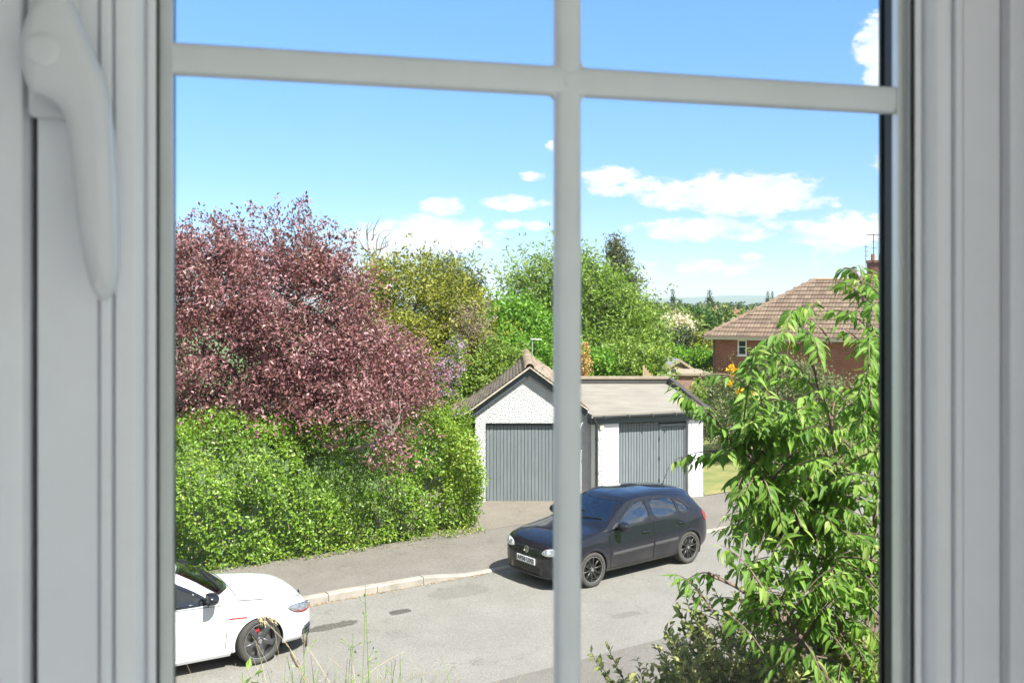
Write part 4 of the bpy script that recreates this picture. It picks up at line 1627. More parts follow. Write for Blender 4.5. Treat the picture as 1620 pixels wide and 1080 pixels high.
d = 36
T('clipped_bush', 'round light green bush above the flat garage roof edge', 'bush', 947, d,
  [pblob(947, 576, d, 30, 22), pblob(955, 592, d, 28, 18)], L_BRIGHT, ncl=520, per=9, cl_r=.2, leaf_l=.14, leaf_w=.09, seed=41, trunk_r=.07, twigs=10)
d = 36.5
T('garden_shrub', 'wide green garden shrub behind the flat garage roof', 'bush', 1010, d,
  [pblob(1000, 580, d, 40, 26), pblob(1022, 577, d, 26, 26), pblob(985, 560, d + .6, 40, 18)], L_MID, ncl=1000, per=9, cl_r=.22, leaf_l=.14, leaf_w=.08, seed=42, boughs=(60, .34, .6), trunk_r=.07, twigs=20)
d = 35.2
r_ = T('flame_shrub', 'tall narrow orange tinted shrub beside the glazing bar', 'bush', 924, d,
       [pblob(926, 575, d, 9, 28)], L_MID, ncl=70, per=8, cl_r=.14, leaf_l=.1, leaf_w=.05, seed=43, trunk_r=.04, twigs=10)
V, Fc, tint, _, _ = crown(rs, [pblob(925, 572, d - .2, 9, 30)], 60, 14, .1, .08, .05, lo=.5)
mesh_np('blossom', V - np.array(r_.location), Fc, L_ORANGE, r_, tint=tint)
d = 52
T('dark_yew', 'dark drooping evergreen bush in the gardens beyond the garages', 'bush', 1075, d,
  [pblob(1058, 545, d, 30, 26), pblob(1085, 545, d, 30, 24)], L_DARK, BARK_DARK, ncl=620, per=9, cl_r=.32, leaf_l=.26, leaf_w=.06, seed=44, trunk_r=.1, twigs=10, droop=.9, sprig=1.2)
T('tawny_shrub', 'tawny brown and yellow shrub beside the dark evergreen', 'bush', 1110, d - 1,
  [pblob(1108, 560, d - 1, 17, 30), pblob(1116, 545, d - 1, 12, 22)], L_OLIVE, BARK_PALE, ncl=300, per=8, cl_r=.3, leaf_l=.24, leaf_w=.07, seed=45, trunk_r=.08, twigs=30, droop=.5)
d = 66
T('blossom_bush', 'pale cream flowering bush in the middle distance', 'bush', 1062, d,
  [pblob(1062, 522, d, 28, 20), pblob(1082, 520, d, 18, 18)], L_CREAM, ncl=420, per=9, cl_r=.34, leaf_l=.2, leaf_w=.13, seed=46, trunk_r=.1, twigs=10)
d = 74
T('dark_round_bush', 'dark glossy green round bush left of the brick house', 'bush', 1105, d,
  [pblob(1106, 512, d, 25, 18), pblob(1095, 522, d, 18, 12)], leaf_mat('deep_leaf', (0.025, 0.07, 0.015), (0.07, 0.15, 0.03), (.13, .22, .06), .3), ncl=420, per=9, cl_r=.4, leaf_l=.28, leaf_w=.18, seed=47, trunk_r=.1, twigs=8)
d = 47
T('garden_shrub', 'low yellow green shrubs around the little shed', 'bush', 1095, d,
  [pblob(1106, 568, d, 24, 14), pblob(1060, 562, d + 1.5, 28, 10)], L_BRIGHT, ncl=420, per=9, cl_r=.26, leaf_l=.17, leaf_w=.09, seed=48, trunk_r=.06, twigs=8)
# shrubs in front of the brick house
d = 30
r_ = T('mixed_shrub', 'large grey green shrub with yellow flower heads before the brick house', 'bush', 1200, d,
       [pblob(1190, 630, d, 60, 44), pblob(1240, 620, d, 60, 50), pblob(1150, 620, d + .5, 36, 32), pblob(1215, 590, d + .5, 44, 28), pblob(1300, 640, d, 60, 55), pblob(1170, 668, d - 1, 50, 28), pblob(1140, 672, d - .6, 40, 30), pblob(1230, 680, d - 1, 60, 34), pblob(1300, 690, d - 1, 70, 34)],
       L_GREY, BARK_PALE, ncl=3000, per=9, cl_r=.2, leaf_l=.10, leaf_w=.05, seed=49, boughs=(110, .3, .5), trunk_r=.09, twigs=160)
V, Fc, tint, _, _ = crown(rs, [pblob(1182, 620, d - 1.3, 13, 10), pblob(1190, 606, d - 1.0, 5, 8), pblob(1160, 585, d - .4, 9, 10), pblob(1172, 622, d - 1.3, 8, 8), pblob(1155, 606, d - .6, 5, 4)], 46, 22, .06, .075, .05, lo=.2)
mesh_np('blossom', V - np.array(r_.location), Fc, L_YELLOW, r_, tint=tint)
d = 36
T('garden_shrub', 'bushy green shrub behind the right end of the flat roofed garage', 'bush', 1125, d,
  [pblob(1112, 628, d, 26, 24), pblob(1140, 640, d, 30, 30), pblob(1120, 655, d - .5, 30, 22)], L_MID, ncl=520, per=9, cl_r=.2, leaf_l=.13, leaf_w=.07, seed=52, trunk_r=.06, twigs=20)
d = 32
T('low_hedge', 'low dark hedge at the far edge of the lawn', 'hedge', 1150, d + 4,
  [pblob(1135, 668, d + 3, 40, 18), pblob(1180, 668, d + 3, 40, 20), pblob(1240, 668, d + 3, 50, 22)], L_MID, ncl=900, per=8, cl_r=.2, leaf_l=.11, leaf_w=.06, seed=50, trunk_r=.05, twigs=10)

# ---- far trees: a few shapes shared by many separate trees, then poplars
protos = []
fm = [leaf_mat('far_leaf', (0.045, 0.085, 0.016), (0.11, 0.17, 0.035), (0.2, 0.24, 0.06), .2, .6),
      leaf_mat('far_dark_leaf', (0.022, 0.05, 0.014), (0.055, 0.095, 0.025), (0.1, 0.14, 0.04), .2, .6),
      leaf_mat('far_pale_leaf', (0.09, 0.14, 0.025), (0.19, 0.25, 0.05), (0.28, 0.3, 0.08), .2, .6)]
for v in range(5):
    rs = np.random.default_rng(60 + v)
    bl = [(rs.uniform(-2, 2), rs.uniform(-1.5, 1.5), 5 + rs.uniform(-1.6, 1.8), rs.uniform(1.8, 3), rs.uniform(1.8, 2.6), rs.uniform(1.6, 2.6)) for _ in range(6)]
    V, Fc, tint, _, _ = crown(rs, bl, 330, 8, .55, .55, .4, lo=.6)
    tr_mb = MB().tube([(0, 0, -.3), (0, 0, 3), (.3, .2, 5.5)], [.32, .25, .1], 6)
    protos.append((V, Fc, tint, tr_mb))
cache = {}


def far_tree(x, y, zb, s, v, mi, label, group, name='far_tree'):
    root = empty(name, (x, y, zb))
    root.scale = (s, s, s)
    tag(root, label, 'tree', group)
    if (v, mi) not in cache:
        V, Fc, tint, tmb = protos[v]
        a = mesh_np('crown', V, Fc, fm[mi], root, tint=tint)
        b = MB()
        b.v, b.f = tmb.v, tmb.f
        b = b.build('trunk', BARK_DARK, root)
        cache[(v, mi)] = (a, b)
    else:
        for src in cache[(v, mi)]:
            c = src.copy()
            COL.objects.link(c)
            c.parent = root
    return root


rs = np.random.default_rng(77)
FAR_LAB = ['mid green tree in the tree belt beyond the rooftops', 'dark tree in the tree belt beyond the rooftops', 'pale green tree in the tree belt beyond the rooftops']
for i in range(190):
    dd = rs.choice([72, 90, 115, 150, 200, 280, 400, 600], p=[.13, .15, .15, .15, .12, .12, .1, .08]) * rs.uniform(.88, 1.14)
    col = rs.uniform(1000, 1430) if i % 5 else rs.uniform(740, 1000)
    top = {True: rs.uniform(492, 506), False: 491 - 9 * min(1, (dd - 110) / 250) + rs.uniform(-3, 4)}[dd < 110]
    q = px(col, 500, dd)
    zb = terrain_z(0, dd)
    zt_ = EYE - (top - HY) / F * dd
    s = min(max(.45, (zt_ - zb) / 8.6), 2.0)
    mi = int(rs.choice([0, 0, 1, 2, 2])) if dd < 170 else int(rs.choice([0, 1, 1]))
    far_tree(q.x, dd, zt_ - 8.6 * s, s, int(rs.integers(5)), mi, FAR_LAB[mi], 'far trees of the ' + ['mid green', 'dark', 'pale'][mi] + ' kind')
L_POP = fm[1]
rs = np.random.default_rng(5)
V, Fc, tint, _, _ = crown(rs, [(0, 0, 4, 1.0, 1.0, 3.6), (0.1, 0, 8, 1.15, 1.1, 4), (0, 0, 12, .8, .8, 3.6), (0, 0, 15, .4, .4, 2.2)], 420, 8, .45, .5, .25, lo=.4)
pv_ = None
for (c_, r_, dd, wide, lab) in ((1065, 458, 330, 1.0, 'leftmost tall narrow poplar rising above the distant tree belt'), (1123, 459, 300, 1.25, 'tall poplar standing between the leftmost one and the house roof'),
                                (1215, 461, 340, .9, 'slim poplar just above the left roof hip'), (1222, 461, 342, .8, 'slim poplar close right of another above the roof hip')):
    zb = terrain_z(0, dd)
    root = empty('poplar_tree', (px(c_, 500, dd).x, dd, zb))
    s = (EYE - (r_ - HY) / F * dd - zb) / 17.2
    root.scale = (s * wide, s * wide, s)
    tag(root, lab, 'tree', 'distant poplars')
    if pv_ is None:
        pv_ = (mesh_np('crown', V, Fc, L_POP, root, tint=tint), MB().tube([(0, 0, -.3), (0, 0, 14)], [.3, .06], 6).build('trunk', BARK_DARK, root))
    else:
        for src in pv_:
            c = src.copy()
            COL.objects.link(c)
            c.parent = root
# the far-off woods that read as one mass
rs = np.random.default_rng(15)
n = 6000
dd = rs.uniform(700, 3300, n)
cc = rs.uniform(-200, 2000, n)
X = (cc - CX) / F * dd
zb = np.array([terrain_z(0, q) for q in dd])
cl = np.sin(X * .006 + dd * .004) + np.sin(X * .013 - dd * .009) + rs.normal(0, .5, n)
k = cl > .25
X, dd, zb = X[k], dd[k], zb[k]
bl = np.stack([X, dd, zb], 1)
per = 14
kk = np.repeat(np.arange(len(bl)), per)
pos = bl[kk] + rs.normal(0, 1, (len(kk), 3)) * [7, 7, 2.4] + [0, 0, 4.5]
L = rs.uniform(3.5, 7, len(kk))
V, Fc = leaf_cards(pos, rs.normal(0, 1, pos.shape), rs.normal(0, .6, pos.shape) + [0, -.4, 1], L, L * .7)
tag(mesh_np('far_woods', V, Fc, fm[1], tint=np.repeat(rs.uniform(0, .9, len(kk)), 2)), 'dark woods and hedgerows merging along the valley', 'woods', kind='stuff')
# ================================================================== BRICK HOUSE, SHED, FENCES, FAR ROOFS
def brick_mat(name, bw=.225, bh=.075, c1=(0.215, 0.058, 0.036), c2=(0.31, 0.092, 0.055), mortar=(0.30, 0.22, 0.17)):
    m, t, b = new_mat(name)
    tc = t.node('ShaderNodeTexCoord')
    nd = t.node('ShaderNodeTexBrick')
    sp = t.node('ShaderNodeSeparateXYZ')
    t.put(sp.inputs[0], tc.outputs['Object'])
    cb = t.node('ShaderNodeCombineXYZ')
    t.put(cb.inputs[0], t.math('ADD', sp.outputs[0], sp.outputs[1]))
    t.put(cb.inputs[1], sp.outputs[2])
    t.put(nd.inputs['Vector'], cb.outputs[0])
    nd.inputs['Color1'].default_value = (*c1, 1)
    nd.inputs['Color2'].default_value = (*c2, 1)
    nd.inputs['Mortar'].default_value = (*mortar, 1)
    nd.inputs['Scale'].default_value = 1.0
    nd.inputs['Brick Width'].default_value = bw
    nd.inputs['Row Height'].default_value = bh
    nd.inputs['Mortar Size'].default_value = .010
    nd.inputs['Bias'].default_value = 0.0
    n = t.noise(tc.outputs['Object'], 1.3, 5, .7)
    c = t.mix(t.smooth(n, .4, .7, 0, .45), nd.outputs['Color'], (0.15, 0.05, 0.035))
    t.put(b.inputs['Base Color'], c)
    b.inputs['Roughness'].default_value = .9
    bump(t, b, t.math('SUBTRACT', 1.0, nd.outputs['Fac']), .6, .01)
    return m


M_brick = brick_mat('red_brick')
M_white = plain('white_gloss_paint', (0.78, 0.77, 0.75), .4, var=.03)
M_pant = plain_tile_mat('brown_concrete_tiles', (0.115, 0.077, 0.054), (0.15, 0.101, 0.070), (0.19, 0.134, 0.095), (0.17, 0.135, 0.09))
M_winglass, t, b = new_mat('house_window_glass')
b.inputs['Base Color'].default_value = (0.03, 0.04, 0.05, 1)
b.inputs['Roughness'].default_value = .05
b.inputs['Specular IOR Level'].default_value = .9

HD = 43.0
HC = px(1113, 531, HD)
he = Vector((math.cos(R(-30)), math.sin(R(-30)), 0))
hn = Vector((-he.y, he.x, 0))
HWD, HLEN, RISE = 4.11, 18.0, 2.62
HM = Matrix(((he.x, hn.x, 0, HC.x), (he.y, hn.y, 0, HC.y), (0, 0, 1, HC.z), (0, 0, 0, 1)))   # eave corner frame: x along eave, y in, z up
house = empty('brick_house', (HC.x, HC.y, terrain_z(0, 43)), R(-30))
tag(house, 'red brick house with a brown tiled hip roof and small white window', 'house')
HInv = (Matrix.Translation(house.location) @ Matrix.Rotation(R(-30), 4, 'Z')).inverted()
dz0 = terrain_z(0, 43) - HC.z


def hpart(mb, name, mat, parent=None, **kw):
    """mb in the eave frame -> part of the house (house local = eave frame lifted by the foot level)"""
    mb.v = [(x, y, z - dz0) for x, y, z in mb.v]
    return mb.build(name, mat, parent or house, **kw)


OV = .42
wx0, wx1, wy0 = OV - .05, HLEN - OV, OV
# wall with the small window under the eaves
r1, r2 = None, None


def h_at(col):
    r = (col - CX) / F
    p0 = HC + hn * wy0
    return (r * p0.y - p0.x) / (he.x - r * he.y)


wA, wB = h_at(1167), h_at(1181.5)
pw_ = HC + hn * wy0 + he * ((wA + wB) / 2)
wzt, wzb = px(1174, 537.5, pw_.y).z - HC.z, px(1174, 562, pw_.y).z - HC.z
mb = MB()
for x0, x1, za, zb5 in ((wx0, wA, dz0 - .6, -.06), (wB, wx1, dz0 - .6, -.06), (wA, wB, dz0 - .6, wzb), (wA, wB, wzt, -.06)):
    if zb5 - za > .005:
        mb.box(x0, x1, wy0, wy0 + .28, za, zb5)
hpart(mb, 'front_wall', M_brick)
mb = MB().box(wx0, wx0 + .28, wy0 + .283, 2 * HWD - OV, dz0 - .6, -.06)
hpart(mb, 'side_wall', M_brick)
mb = MB().box(wx0 + .283, wx1, 2 * HWD - OV - .28, 2 * HWD - OV, dz0 - .6, -.06)
hpart(mb, 'back_wall', M_brick)


def house_window(x0, x1, z0_, z1_, mullion=None):
    f = MB()
    a = .055
    f.box(x0, x0 + a, wy0 - .02, wy0 + .08, z0_, z1_).box(x1 - a, x1, wy0 - .02, wy0 + .08, z0_, z1_)
    f.box(x0 + a, x1 - a, wy0 - .02, wy0 + .08, z1_ - a, z1_).box(x0 + a, x1 - a, wy0 - .02, wy0 + .08, z0_, z0_ + a)
    zm = z0_ + (z1_ - z0_) * .56
    f.box(x0 + a, x1 - a, wy0 - .012, wy0 + .07, zm - .018, zm + .018)
    w_ = hpart(f, 'window', M_white)
    g = MB().box(x0 + a, x1 - a, wy0 + .04, wy0 + .05, z0_ + a, zm - .018)
    hpart(g, 'pane', M_winglass, w_)
    g = MB().box(x0 + a, x1 - a, wy0 + .04, wy0 + .05, zm + .018, z1_ - a)
    hpart(g, 'pane', M_winglass, w_)
    g = MB().box(x0 + a, x1 - a, wy0 + .06, wy0 + .065, zm - .05, z1_ - a)
    hpart(g, 'blind', plain('cream_blind', (0.7, 0.66, 0.56), .8), w_)
    g = MB().box(x0 - .03, x1 + .03, wy0 - .07, wy0 - .022, z0_ - .05, z0_ - .002)
    hpart(g, 'sill', M_white, w_)


house_window(wA, wB, wzb, wzt)
# soffit, fascia, gutter
hpart(MB().box(.03, HLEN, .03, wy0 + .1, -.075, -.045), 'soffit', M_white)
hpart(MB().box(.02, HLEN, .0, .024, -.15, .0), 'fascia', M_white)
g = MB()
vs, fs = [], []
for x in (-.03, HLEN):
    for a in range(9):
        th = math.pi + math.pi * a / 8
        vs.append((x, -.062 + .058 * math.cos(th), -.015 + .058 * math.sin(th)))
fs = [(a, a + 1, 10 + a, 9 + a) for a in range(8)]
hpart(MB().add(vs, fs), 'gutter', plain('stone_gutter', (0.5, 0.44, 0.36), .6))
for xx in (wx0 - .01,):
    hpart(MB().tube([(xx, wy0 - .05, -.1), (xx, wy0 - .05, dz0)], .035, 8), 'downpipe', plain('grey_pipe', (.1, .09, .085), .5))

# roof: solid under-shape, then tiles on the front slope as pieces
sl = math.atan2(RISE, HWD)
mb = MB()
u_ = .02
mb.add([(0, 0, -.02), (HLEN, 0, -.02), (HLEN, 2 * HWD, -.02), (0, 2 * HWD, -.02), (HWD, HWD, RISE - u_), (HLEN - HWD, HWD, RISE - u_)],
       [(0, 1, 5, 4), (1, 2, 5), (2, 3, 4, 5), (3, 0, 4), (3, 2, 1, 0)])
roof = hpart(mb, 'roof', M_pant)
GA, TWD = .352, .30
SL = math.hypot(HWD, RISE)
ncr = int(round(SL / GA))
GA = SL / ncr
tile_me = None
cosl, sinl = math.cos(sl), math.sin(sl)


def tile_mesh(w):
    """double-roll tile: two waves across, nose thickness at the lower end"""
    vs, fs = [], []
    nx_ = 9
    for (y, lift) in ((0.0, .042), (GA + .05, .004)):
        for i in range(nx_):
            x = i / (nx_ - 1)
            h = .021 * (abs(math.sin(x * 2 * math.pi)) ** .7) * (1 if (x * 2) % 1 < .999 else 1)
            vs.append((x * (w - .003), y, h + lift))
    for i in range(nx_):
        vs.append((vs[i][0], .0, vs[i][2] - .045))
    for i in range(nx_ - 1):
        fs.append((i, i + 1, nx_ + i + 1, nx_ + i))
        fs.append((2 * nx_ + i, 2 * nx_ + i + 1, i + 1, i))
    return vs, fs


tv, tf = tile_mesh(TWD)
TR = Matrix(((1, 0, 0, 0), (0, cosl, -sinl, 0), (0, sinl, cosl, 0), (0, 0, 0, 1)))
count = 0
restV, restF, restT = [], [], []
rs = np.random.default_rng(9)
cands = []
for c_ in range(ncr):
    s0 = c_ * GA
    y_in = s0 * cosl
    xa, xb = y_in + .02, HLEN - y_in - .02
    k0_, k1_ = int(xa / TWD), int(xb / TWD) + 1
    for k in range(k0_, k1_ + 1):
        x = k * TWD
        if x + TWD < xa or x > xb:
            continue
        cands.append((c_, x, max(0, xa - x), min(TWD, xb - x)))
proto_t = None
vis = [q for q in cands if px(1392, 500, 1).x * (HC + he * q[1] + hn * (q[0] * GA * cosl)).y > (HC + he * q[1] + hn * (q[0] * GA * cosl)).x]
vis_set = set()
for q in vis:
    if q[2] == 0 and q[3] == TWD and len(vis_set) < 295:
        vis_set.add((q[0], q[1]))
for c_, x, ca, cb_ in cands:
    jit = rs.uniform(-.006, .006)
    M_ = Matrix.Translation((x, 0, -dz0)) @ TR @ Matrix.Translation((0, c_ * GA - .02 + jit, .0))
    if (c_, x) in vis_set:
        if proto_t is None:
            proto_t = MB().add(tv, tf).build('tile', M_pant, roof, smooth=True, angle=50)
            o = proto_t
        else:
            o = proto_t.copy()
            COL.objects.link(o)
        o.parent = roof
        o.matrix_parent_inverse = Matrix.Identity(4)
        o.matrix_local = M_
    else:
        b_ = len(restV)
        for (vx, vy, vz) in tv:
            vx = min(max(vx, ca), cb_)
            restV.append(tuple(M_ @ Vector((vx, vy, vz))))
        restF += [tuple(b_ + i for i in f) for f in tf]
        restT += [rs.uniform()] * len(tf)
o = mesh_np('tiles', restV, restF, M_pant, roof, tint=restT)
tag(o, kind='stuff')
# hip and ridge tiles
rm = []
for i in range(13):
    a = i / 13
    rm.append(((HWD * a, HWD * a, RISE * a), (HWD * (a + 1 / 12.6), HWD * (a + 1 / 12.6), RISE * (a + 1 / 12.6))))
for i in range(22):
    rm.append(((HWD + i * .45, HWD, RISE), (HWD + (i + 1.02) * .45, HWD, RISE)))
M_ridge = plain_tile_mat('mossy_ridge', (0.26, 0.17, 0.12), (0.33, 0.23, 0.15), (0.42, 0.33, 0.2), (0.42, 0.32, 0.10))
for i, (a, e) in enumerate(rm):
    a, e = Vector(a), Vector(e)
    d_ = (e - a).normalized()
    sd = d_.cross(Vector((0, 0, 1))).normalized()
    up = sd.cross(d_)
    vs, fs = [], []
    for q, r_ in ((a, .118), (e, .105)):
        for k in range(7):
            th = math.pi * k / 6
            vs.append(q + sd * r_ * math.cos(th) + up * (r_ * .8 * math.sin(th) - .01))
    fs = [(k, k + 1, 8 + k, 7 + k) for k in range(6)]
    fs.append(tuple(range(7)))
    hpart(MB().add(vs, fs), 'hip_tile' if i < 13 else 'ridge_tile', M_pant if i < 13 else M_ridge, roof, smooth=True)
# lifted tile and a vent
M_ = Matrix.Translation((h_at(1205) + .3, 0, 0)) @ TR @ Matrix.Translation((0, 1.05, .05)) @ Matrix.Rotation(R(14), 4, 'X')
hpart(MB().box(0, .3, 0, .3, 0, .02, M_), 'lifted_tile', M_pant, roof)
# chimney with pots, and the aerial on it
cpos = None
r = (1384 - CX) / F
p0 = HC + hn * HWD
cxa = (r * p0.y - p0.x) / (he.x - r * he.y)
hpart(MB().box(cxa - .30, cxa + .45, HWD - .3, HWD + .3, RISE - .5, RISE + .72).box(cxa - .35, cxa + .5, HWD - .35, HWD + .35, RISE + .723, RISE + .84), 'chimney', brick_mat('sooty_brick', c1=(0.13, 0.055, 0.04), c2=(0.19, 0.08, 0.055), mortar=(.2, .16, .13)), roof)
for k in (-.08, .26):
    hpart(MB().tube([(cxa + k, HWD, RISE + .84), (cxa + k, HWD, RISE + 1.14)], [.10, .085], 12), 'chimney_pot', plain('clay_pot', (.30, .16, .11), .8), roof)
aer = empty('roof_aerial', HC + he * (cxa) + hn * (HWD - .36) + Vector((0, 0, RISE + .5)))
tag(aer, 'thin television aerial on the brick house chimney', 'aerial')
mb = MB()
mb.tube([(0, 0, 0), (0, 0, 1.55)], .016, 6)
mb.build('mast', M_pipe, aer)
mb = MB().tube([(-.35, -.1, 1.5), (.4, .1, 1.5)], .011, 5)
mb.build('boom', M_pipe, aer)
for k in range(6):
    x = -.32 + k * .14
    MB().tube([(x, -.25 + x * .25, 1.5), (x, .25 + x * .25, 1.5)], .007, 4).build('element', M_pipe, aer)
mb = MB().tube([(-.35, 0, -.1), (-.35, 0, 1.05)], .012, 5)
mb.build('mast', M_pipe, aer)
for k in range(3):
    MB().tube([(-.47, -.05, .55 + k * .2), (-.22, .05, .55 + k * .2)], .008, 4).build('element', M_pipe, aer)
for k in range(2):
    MB().tube([(-.12, 0, .9 + k * .3), (.18, 0, .9 + k * .3)], .008, 4).build('element', M_pipe, aer)

# aerial pole behind the gabled garage
p_ = px(842, 536, 31)
pole = empty('television_aerial', (p_.x, p_.y, 1.0))
tag(pole, 'thin pole aerial rising behind the gabled garage ridge', 'aerial')
MB().tube([(0, 0, 0), (0, 0, p_.z - 1.0)], .018, 6).build('mast', plain('grey_metal', (.5, .5, .5), .4, metal=.6), pole)
MB().tube([(-.05, -.1, p_.z - 1.0), (.3, .1, p_.z - 1.02)], .022, 6).build('boom', plain('grey_metal_pale', (.6, .6, .58), .5), pole)

# little timber shed with a felted gable roof
def shed(name, label, d, c0, c1, row_e, row_a, row_b, wallm, roofm, ln):
    a, b_ = px(c0, row_e, d), px(c1, row_e, d)
    ap = px((c0 + c1) / 2, row_a, d)
    zb_ = px(c0, row_b, d).z
    root = empty(name, (ap.x, d, zb_))
    tag(root, label, 'shed')
    o0 = Vector(root.location)
    mt_ = Matrix(((1, 0, 0, 0), (0, 0, -1, 0), (0, 1, 0, 0), (0, 0, 0, 1)))
    hw, he_, ha = (b_.x - a.x) / 2 * .86, a.z - zb_, ap.z - zb_
    nb = 9
    # horizontal boards on the gable end
    for k in range(nb):
        z_0, z_1 = ha * k / nb, ha * (k + 1) / nb - .012
        half = hw if z_1 < he_ else hw * max(.06, (ha - z_1) / (ha - he_))
        MB().box(-half, half, -.012 - .004 * (k % 2), .02, z_0, z_1).build('board', wallm, root)
    MB().prism([(-hw, 0), (hw, 0), (hw, he_), (0, ha - .03), (-hw, he_)], -ln, -.025, mt_).build('body', wallm, root)
    for s in (-1, 1):
        e = Vector((s * (b_.x - a.x) / 2, 0, he_ - .05))
        t_ = Vector((0, 0, ha + .04))
        vs = [(t_.x, -.12, t_.z), (e.x, -.12, e.z), (e.x, ln + .1, e.z), (t_.x, ln + .1, t_.z)]
        vs += [(x, y, z - .05) for x, y, z in vs]
        MB().add(vs, [(0, 1, 2, 3), (4, 7, 6, 5), (0, 4, 5, 1), (1, 5, 6, 2), (2, 6, 7, 3), (3, 7, 4, 0)]).build('roof', roofm, root)
        vs = [(t_.x, -.145, t_.z - .02), (e.x, -.145, e.z - .02), (e.x, -.145, e.z - .13), (t_.x, -.145, t_.z - .13)]
        vs += [(x, y + .022, z) for x, y, z in vs]
        MB().add(vs, [(0, 1, 2, 3), (4, 7, 6, 5), (0, 4, 5, 1), (1, 5, 6, 2), (2, 6, 7, 3), (3, 7, 4, 0)]).build('barge_board', wallm, root)
    MB().box(-hw * .42, hw * .42, -.04, -.02, he_ * .05, he_ * .95).build('door', plain('shed_door', (0.36, 0.30, 0.17), .8, var=.2), root)
    return root


M_shed = plain('weathered_shed_boards', (0.30, 0.22, 0.15), .85, var=.25, scale=5)
M_shedroof = plain('grey_shed_felt', (0.28, 0.26, 0.25), .9, var=.12)
shed('garden_shed', 'little wooden garden shed with a grey gable roof', 43, 1052, 1098, 581, 569, 600, M_shed, M_shedroof, 2.6)
# flat roofed brick outhouse beside the shed
a, b_ = px(1064, 590, 39), px(1121, 586, 39)
oh = empty('brick_outhouse', ((a.x + b_.x) / 2, 39, 0))
tag(oh, 'low flat roofed brick outhouse beside the little shed', 'outhouse')
hw_ = (b_.x - a.x) / 2
MB().box(-hw_, hw_, 0, 2.4, -.1, a.z - .10).build('wall', brick_mat('pink_brick', c1=(0.22, 0.12, 0.09), c2=(0.29, 0.165, 0.12)), oh)
MB().box(-hw_ - .1, hw_ + .1, -.12, 2.5, a.z - .097, a.z).build('roof', M_cope, oh)
MB().box(-hw_ - .05, -hw_ + .14, -.06, .1, -.1, a.z + .16).build('post', M_pipe, oh)
# close-boarded fence pieces between the shrubs
fn_root = empty('plank_fence', (px(1035, 590, 38.4).x, 38.4, 0))
tag(fn_root, 'grey upright plank fence between the garden shrubs and the shed', 'fence')
q0, q1 = px(1012, 585, 38.6), px(1062, 588, 38.2)
n_ = 24
plain_fence = plain('silvered_fence', (0.42, 0.39, 0.36), .85, var=.2)
for k in range(n_):
    q = q0 + (q1 - q0) * (k / n_)
    w_ = (q1.x - q0.x) / n_ - .008
    o = MB().box(0, w_, 0, .02, 0, q.z + random.Random(k).uniform(-.03, .03)).build('plank', M_shed if k < 13 else plain_fence, fn_root)
    o.location = Vector((q.x, q.y, 0)) - fn_root.location
MB().box(q0.x - fn_root.location.x, q1.x - fn_root.location.x, .24, .28, .5, .58).build('rail', M_shed, fn_root)
# slanting panel end seen above the flat roof
q = px(1017, 578, 34.5)
pn = empty('fence_panel', (q.x, q.y, 0))
tag(pn, 'brown fence panel with a slanting top beside the round clipped bush', 'fence')
for k in range(5):
    MB().box(k * .075, k * .075 + .07, 0, .02, 0, q.z - k * .09).build('plank', plain('tan_fence', (0.36, 0.26, 0.15), .85, var=.2) if k == 0 else bpy.data.materials['tan_fence'], pn)
# pale lean-to roof glimpsed among the bushes
q = px(757, 556, 31)
lt = empty('lean_to', (q.x, q.y, .1))
tag(lt, 'small lean-to with a pale sloping roof sheet among the bushes', 'shed')
MB().box(-.3, .3, .1, 1.0, -.1, q.z - .32).build('wall', M_shed, lt)
mm = Matrix.Translation((0, .4, q.z - .08)) @ Matrix.Rotation(R(16), 4, 'Y') @ Matrix.Rotation(R(14), 4, 'X')
MB().box(-.34, .34, -.5, .6, -.02, .03, mm).build('roof', plain('pale_sheet', (.55, .52, .48), .8, var=.1), lt)

# far rooftops among the trees
M_farroof = [plain('pink_far_roof', (0.26, 0.17, 0.13), .9, var=.15, scale=1.5), plain('brown_far_roof', (0.17, 0.115, 0.09), .9, var=.15, scale=1.5), plain('grey_far_roof', (0.36, 0.33, 0.30), .9, var=.1, scale=1.5)]
M_farwall = [plain('far_brick', (0.30, 0.14, 0.10), .9, var=.15, scale=2), plain('far_render', (0.45, 0.41, 0.36), .9, var=.08, scale=1)]


def far_house(col, row_ridge, d, wpx, rot, rm_, wm_, label, ch=True):
    k = d / F
    ctr = px(col, row_ridge, d)
    w = wpx * k
    root = empty('distant_house', (ctr.x, d, terrain_z(0, d)), R(rot))
    tag(root, label, 'house', None)
    zr = ctr.z - root.location.z
    dp, ze = min(w * .7, 8), None
    rise = dp * .36
    ze = zr - rise
    MB().box(-w / 2 + .3, w / 2 - .3, -dp / 2 + .3, dp / 2 - .3, -.5, ze).build('wall', M_farwall[wm_], root)
    hx = max(.2, w / 2 - dp / 2 * .8)
    MB().add([(-w / 2, -dp / 2, ze), (w / 2, -dp / 2, ze), (w / 2, dp / 2, ze), (-w / 2, dp / 2, ze), (-hx, 0, zr), (hx, 0, zr)],
             [(0, 1, 5, 4), (1, 2, 5), (2, 3, 4, 5), (3, 0, 4), (3, 2, 1, 0)]).build('roof', M_farroof[rm_], root)
    if ch:
        MB().box(hx * .5 - .45, hx * .5 + .45, -.4, .4, zr - .8, zr + 1.0).build('chimney', M_farwall[0], root)
        MB().tube([(hx * .5, 0, zr + 1.0), (hx * .5, 0, zr + 1.4)], .16, 8).build('chimney_pot', M_farroof[0], root)
    for i in range(3):
        x = -w * .3 + i * w * .3
        MB().box(x - .55, x + .55, -dp / 2 + .25, -dp / 2 + .31, ze - 1.6, ze - .3).build('window', M_winglass, root)
    return root


